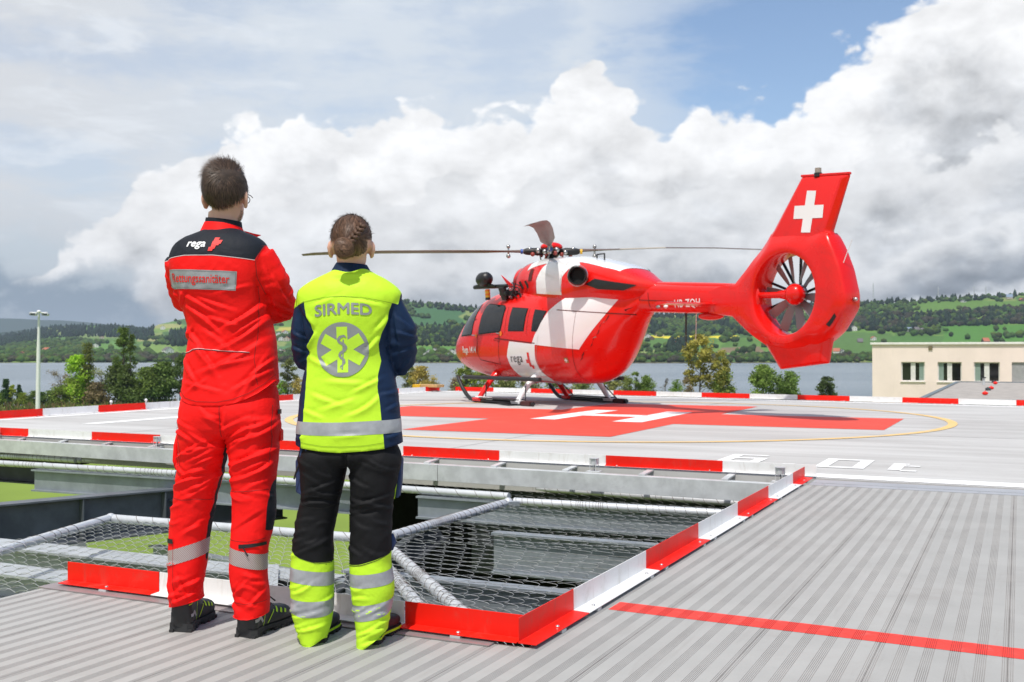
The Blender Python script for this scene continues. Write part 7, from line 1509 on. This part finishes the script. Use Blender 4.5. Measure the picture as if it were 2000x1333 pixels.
for i in range(6):
    a = math.pi/2 + i*math.pi/3 + .02; d = np.array((math.cos(a), -math.sin(a)*1.03)); p_ = np.array((math.sin(a), math.cos(a)*1.03)); 
    star += [tuple(np.array((ccx, ccy)) + d*w_*1.72 + p_*w_*1.0 * 1.0), tuple(np.array((ccx, ccy)) + d*R1 + p_*w_), tuple(np.array((ccx, ccy)) + d*R1 - p_*w_), tuple(np.array((ccx, ccy)) + d*w_*1.72 - p_*w_*1.0)]
M_yp = mat('yellow_print', CY_, .55); st_ = drp(B, 'star_of_life', [star[::-1]], BJ, M_yp, disc, .0030, .008)
stf = drp(B, 'staff', [[(676.5, 664), (679, 664), (677.2, 722), (675, 722)]], BJ, M_refl2, disc, .0038, .008)
sn = []; pts = [(683, 660), (679, 657), (672, 659), (668, 664), (670, 669), (678, 673), (683, 679), (680, 685), (673, 689), (670, 694), (673, 699), (679, 703), (680, 708), (676, 713), (672, 716), (674, 720)]
wd = [1.2, 2.6, 3.2, 3.4, 3.4, 3.6, 3.6, 3.4, 3.2, 3.0, 2.8, 2.6, 2.2, 1.8, 1.2, .6]
for i in range(len(pts) - 1):
    a, b = np.array(pts[i], float), np.array(pts[i+1], float); d = (b - a)/np.linalg.norm(b - a); n0 = np.array((-d[1], d[0])); 
    sn.append([tuple(a - n0*wd[i]*.75 - d*.5), tuple(b - n0*wd[i+1]*.75 + d*.5), tuple(b + n0*wd[i+1]*.75 + d*.5), tuple(a + n0*wd[i]*.75 - d*.5)])
for i, s_ in enumerate(sn): drp(B, 'snake_coil', [s_], BJ, M_refl2, disc, .0042 + .0002*(i % 3), .008)
M_navc = attr_mat('navy_collar_cloth', [CN], .6, .2)
co = collar(B, 'collar', B.X(684), .032, B.Z(541), .090, .080, .052, M_navc, jB, tilt=-.004, lean=.34, thick=.008)
# trousers
tr = MB(); B.loft(tr, [(842, 602, 766, 0, .090), (860, 596, 773, 0, .098), (874, 589, 779, 0, .106), (886, 584, 784, -.002, .114), (900, 585, 783, 0, .105), (910, 596, 770, 0, .075)], n_=2.4)
Lr = [(876, 592, 690, 0, .100), (890, 585, 683, 0, .108), (922, 587, 676, .005, .102), (945, 587, 671, .01, .097), (975, 588, 664, .01, .088), (1003, 582, 659, .01, .082), (1023, 578, 654, .01, .080), (1043, 576, 651, .01, .080), (1072, 572, 651, .01, .081), (1104, 569, 652, .01, .082), (1127, 568, 652, .01, .084), (1165, 569, 652, .008, .084), (1197, 572, 651, .005, .082), (1226, 581, 645, .0, .080), (1250, 590, 637, -.005, .074), (1280, 591, 636, -.005, .074)]
Rr = [(876, 676, 776, -.0, .100), (890, 683, 783, -.0, .108), (922, 685, 780, -.005, .102), (945, 686, 775, -.01, .096), (975, 686, 769, -.01, .088), (1003, 687, 767, -.015, .083), (1043, 688, 766, -.02, .080), (1064, 688, 765, -.02, .080), (1090, 687, 765, -.02, .081), (1112, 686, 768, -.02, .084), (1149, 688, 772, -.02, .086), (1173, 691, 768, -.02, .084), (1200, 695, 763, -.025, .082), (1226, 699, 757, -.03, .080), (1250, 701, 744, -.04, .074), (1280, 701, 744, -.04, .074)]
B.loft(tr, Lr, n_=2.3); B.loft(tr, Rr, n_=2.3)
fT = []
for (x0, x1, y0, y1, nn_, dirn) in ((590, 675, 895, 960, 4, -1), (690, 775, 890, 960, 3, -1), (582, 655, 985, 1075, 7, 1), (692, 762, 970, 1075, 8, -1), (575, 648, 1130, 1240, 7, 1), (695, 765, 1130, 1240, 8, 1)):
    for _ in range(nn_):
        x = r5.uniform(x0, x1); y = r5.uniform(y0, y1); L = r5.uniform(.35, .8)*(x1 - x0); sl = r5.uniform(.1, .6)*dirn; fT.append((x - L/2, y + L/2*sl, x + L/2, y - L/2*sl, r5.uniform(.007, .011), r5.uniform(.003, .007), r5.uniform(-.012, .012)))
fT += [(590, 985, 660, 983, .008, .007, .016), (590, 978, 656, 976, .006, -.006, .016), (690, 985, 768, 962, .008, .007), (692, 1000, 764, 985, .007, -.006), (600, 960, 664, 935, .008, .006), (683, 880, 683, 915, .010, -.012), (576, 1200, 640, 1185, .009, .006), (585, 1225, 640, 1212, .008, .007), (700, 1195, 760, 1168, .009, .006), (705, 1230, 752, 1205, .008, .007)]
kb = [gp(*p) for p in ((540, 1045), (571, 1070), (590, 1082), (620, 1091), (653, 1094), (670, 1096), (687, 1097), (710, 1093), (740, 1084), (766, 1073), (800, 1060), (800, 1300), (540, 1300))]
M_tB = attr_mat('black_and_yellow_work_cloth', [(.010, .010, .011), CY_], .66, .3)
def hemT2(x, y): return np.where(x < B.X(670), np.interp(x, [B.X(592), B.X(612), B.X(634)], [B.Z(1249), B.Z(1252), B.Z(1240)]), np.interp(x, [B.X(701), B.X(715), B.X(760)], [B.Z(1252), B.Z(1254), B.Z(1222)])) + np.clip(y, 0, .2)*.1
tB = fuse('trousers', tr, .0062, 3, M_tB, R2, fT, B, hemT2, crinkle=.0028, attrs={'m1': lambda V0, V: poly_sd(V0[:, [0, 2]], kb)}, noise_amp=.0025, nscale=9., seed=14)
BT2 = bvh_of(tB); aL, aR = axis(Lr, B), axis(Rr, B); Z = B.Z
wrap('reflective_leg_tape', BT2, aL, lambda t: Z(1108) - .010*math.cos(t), lambda t: Z(1133) - .010*math.cos(t) - .002, M_refl, tB)
wrap('reflective_leg_tape', BT2, aL, lambda t: Z(1162) - .003*math.cos(t) - .008*max(0, -math.sin(t)), lambda t: Z(1189) - .003*math.cos(t) - .014*max(0, -math.sin(t)), M_refl, tB)
wrap('reflective_leg_tape', BT2, aR, lambda t: Z(1108) + .008*math.cos(t) - .006*max(0, -math.sin(t)), lambda t: Z(1133) + .008*math.cos(t) - .006*max(0, -math.sin(t)), M_refl, tB)
wrap('reflective_leg_tape', BT2, aR, lambda t: Z(1166) + .012*math.cos(t) - .006*max(0, -math.sin(t)), lambda t: Z(1192) + .016*math.cos(t) - .012*max(0, -math.sin(t)), M_refl, tB)
M_seamk = mat('black_seam', (.006, .006, .006), .8)
for pts in ([(590, 978), (610, 986), (640, 987), (662, 980)], [(573, 1071), (592, 1083), (622, 1092), (652, 1095)], [(688, 1098), (712, 1094), (742, 1085), (765, 1074)], [(684, 880), (684, 915)]): seam(B, 'seam', pts, BT2, M_seamk, tB, 1.4)
# navy thigh pockets
M_nav = mat('navy_pocket_cloth', (.014, .035, .11), .7, 0, .15, 20, .3, 60)
mb = MB(); q = [pt(*p) for p in ((583, 893, -.02), (606, 893, -.06), (604, 972, -.05), (596, 972, -.05), (578, 962, -.01), (577, 900, -.0))]; mb.prism(q, (0, .06, 0)); pk = obj('thigh_pocket', mb, M_nav, tB, bevel=.006)
mb = MB(); q = [pt(*p) for p in ((580, 893, -.03), (608, 893, -.072), (607, 912, -.07), (578, 916, -.02))]; mb.prism(q, (0, .02, 0)); obj('pocket_flap', mb, M_nav, pk, bevel=.004)
mb = MB(); mb.tube([pt(590, 872, -.05), pt(590, 893, -.055)], .009, 8); mb.tube([pt(599, 872, -.07), pt(600, 893, -.075)], .006, 8); obj('webbing_strap', mb, M_nav, pk); mb = MB(); mb.tube([pt(585, 905, -.05), pt(578, 925, -.04), pt(575, 936, -.035)], .0035, 6); obj('pull_cord', mb, M_black, pk)
mb = MB(); q = [pt(*p) for p in ((777, 895, -.0), (785, 897, .0), (783, 945, .0), (779, 973, .0), (772, 973, -.0))]; mb.prism(q, (0, .08, 0)); pk2 = obj('thigh_pocket', mb, M_nav, tB, bevel=.006)
mb = MB(); q = [pt(*p) for p in ((776, 928, -.008), (778, 926, -.008), (771, 974, -.008), (769, 974, -.008))]; mb.prism(q, (0, .01, 0)); obj('neon_piping', mb, M_neon, pk2)
mb = MB(); mb.tube([pt(765, 1042, .0), pt(767, 1058, .0), pt(765, 1074, 0)], [.008, .016, .006], 10); obj('knee_pad_pocket', mb, M_nav, tB, smooth=True)
boot(B, (612, 1256), (648, 1213), .265, R2, low=True); boot(B, (718, 1259), (772, 1217), .265, R2, low=True)
bd = MB(); hc = pt(686, 483, .03); T2 = head(bd, hc, math.radians(7), 1.0)
bd.tube([pt(685, 498, .035), pt(684, 515, .035), pt(684, 535, .028), pt(684, 550, .02)], [.050, .050, .054, .06], 24)
B.loft(bd, [(545, 632, 736, .02, .05), (580, 612, 755, .02, .07), (680, 625, 740, .02, .07), (780, 612, 752, .02, .07), (860, 605, 762, .0, .085), (900, 605, 762, 0, .075)], n_=2.2)
bd.tube([pt(612, 580, .01), lm, lel, lf, lw], [.038, .034, .034, .028, .022], 12); bd.tube([pt(752, 580, .01), rm, rel_, rf, rw], [.038, .034, .034, .028, .022], 12)
hand(bd, lw, (.9, .35, -.05), (.2, -1, 0), 1, .92); hand(bd, rw, (-.9, .45, .1), (-.2, -1, 0), -1, .92)
for ax_ in (aL, aR): bd.tube([Vector(ax_(B.Z(y_))) for y_ in (895, 960, 1040, 1120, 1180, 1215)] , [.065, .055, .045, .042, .030, .024], 12)
body2 = fuse('body', bd, .0058, 2, M_skin, R2, noise_amp=.0005, nscale=30); face_bits(T2, 1.0, body2, M_brow, math.radians(7))
RW = Matrix.Rotation(math.radians(7), 3, 'Z'); hcw = T2(0, -.012, .030); hw_ = (.0785, .0985, .0935)
def insB(d): return d.z > (.40 if d.y > .6 else (.10 if d.y > .1 else .10 - 1.02*min(1, (-d.y + .1)*1.35))) and not (d.y > .45 and d.z < .45) and not (abs(d.x) > .80 and d.z < -.05)
M_hb2 = mat('brown_hair_base', (.095, .053, .034), .55, 0, .4, 90, spec=.25)
hbB = obj('hair', cap_mesh(hcw, RW, hw_, insB, .012, 5), M_hb2, R2, smooth=True)
bun = pt(672, 486, -.105)
def rootW(g):
    d = Vector((g.gauss(0, 1), g.gauss(0, 1), g.gauss(0, 1))).normalized()
    if not insB(d): return None
    return hcw + RW @ Vector((d.x*hw_[0]*1.0, d.y*hw_[1]*1.0, d.z*hw_[2]*1.0)), RW @ Vector((d.x/hw_[0], d.y/hw_[1], d.z/hw_[2])).normalized()
def dirW(p, n_, g):
    tgt = bun if p.x < pt(694, 450, 0).x else pt(697, 462, -.09); d = tgt - p; d = d - n_*d.dot(n_); return (d.normalized() + n_*.03).normalized()
strands('hair_strands', 5200, hcw, hw_, rootW, dirW, lambda p, g: g.uniform(.03, .06), .0013, (.115, .062, .038), hbB, 6, -.28, 4)
# braid: pairs of plump strands, then the coiled bun
bpath = [pt(708, 441, -.045), pt(703, 448, -.062), pt(698, 455, -.077), pt(692, 462, -.088), pt(686, 469, -.097), pt(681, 474, -.102)]
for i, p in enumerate(bpath):
    d = (bpath[min(i+1, 5)] - bpath[max(i-1, 0)]).normalized(); sd = d.cross(Vector((0, -1, 0))).normalized()
    for s in (-1, 1):
        mb = MB(); a = p + sd*s*.013 - d*.010; b = p - sd*s*.003 + d*.013 + Vector((0, -.006, 0)); mb.tube([a, a.lerp(b, .35) + Vector((0, -.006, 0)) + sd*s*.002, a.lerp(b, .7) + Vector((0, -.008, 0)), b], [.003, .0075, .0075, .003], 10); obj('braid_strand', mb, M_hb2, hbB, smooth=True)
mb = MB(); cp = []
for i in range(64):
    f = i/63; th = f*2*math.pi*2.6 + 1; r_ = .029*(1 - f*.72); cp.append(bun + Vector((r_*math.cos(th)*1.0, -.004 - .022*f, r_*math.sin(th)*1.12)))
mb.tube(cp, [.011*(1 - .3*i/63) for i in range(64)], 10); mb.ball(bun, (.030, .020, .034), 16, 10); bn = obj('bun', mb, M_hb2, hbB, smooth=True)
gb = random.Random(12)
def rootBun(g):
    th = g.uniform(0, 6.28); r_ = .036*math.sqrt(g.random()); p = bun + Vector((r_*math.cos(th), -.012 - .018*(1 - (r_/.036)**2), r_*math.sin(th)*1.1)); return p, Vector((math.cos(th)*r_/.036, -1.2 + r_/.036*.6, math.sin(th)*r_/.036)).normalized()
strands('bun_strands', 900, bun, .03, rootBun, lambda p, n_, g: (n_.cross(p - bun + Vector((0, .03, 0)))).normalized(), lambda p, g: g.uniform(.02, .035), .0012, (.14, .078, .047), bn, 3, -.5, 4)
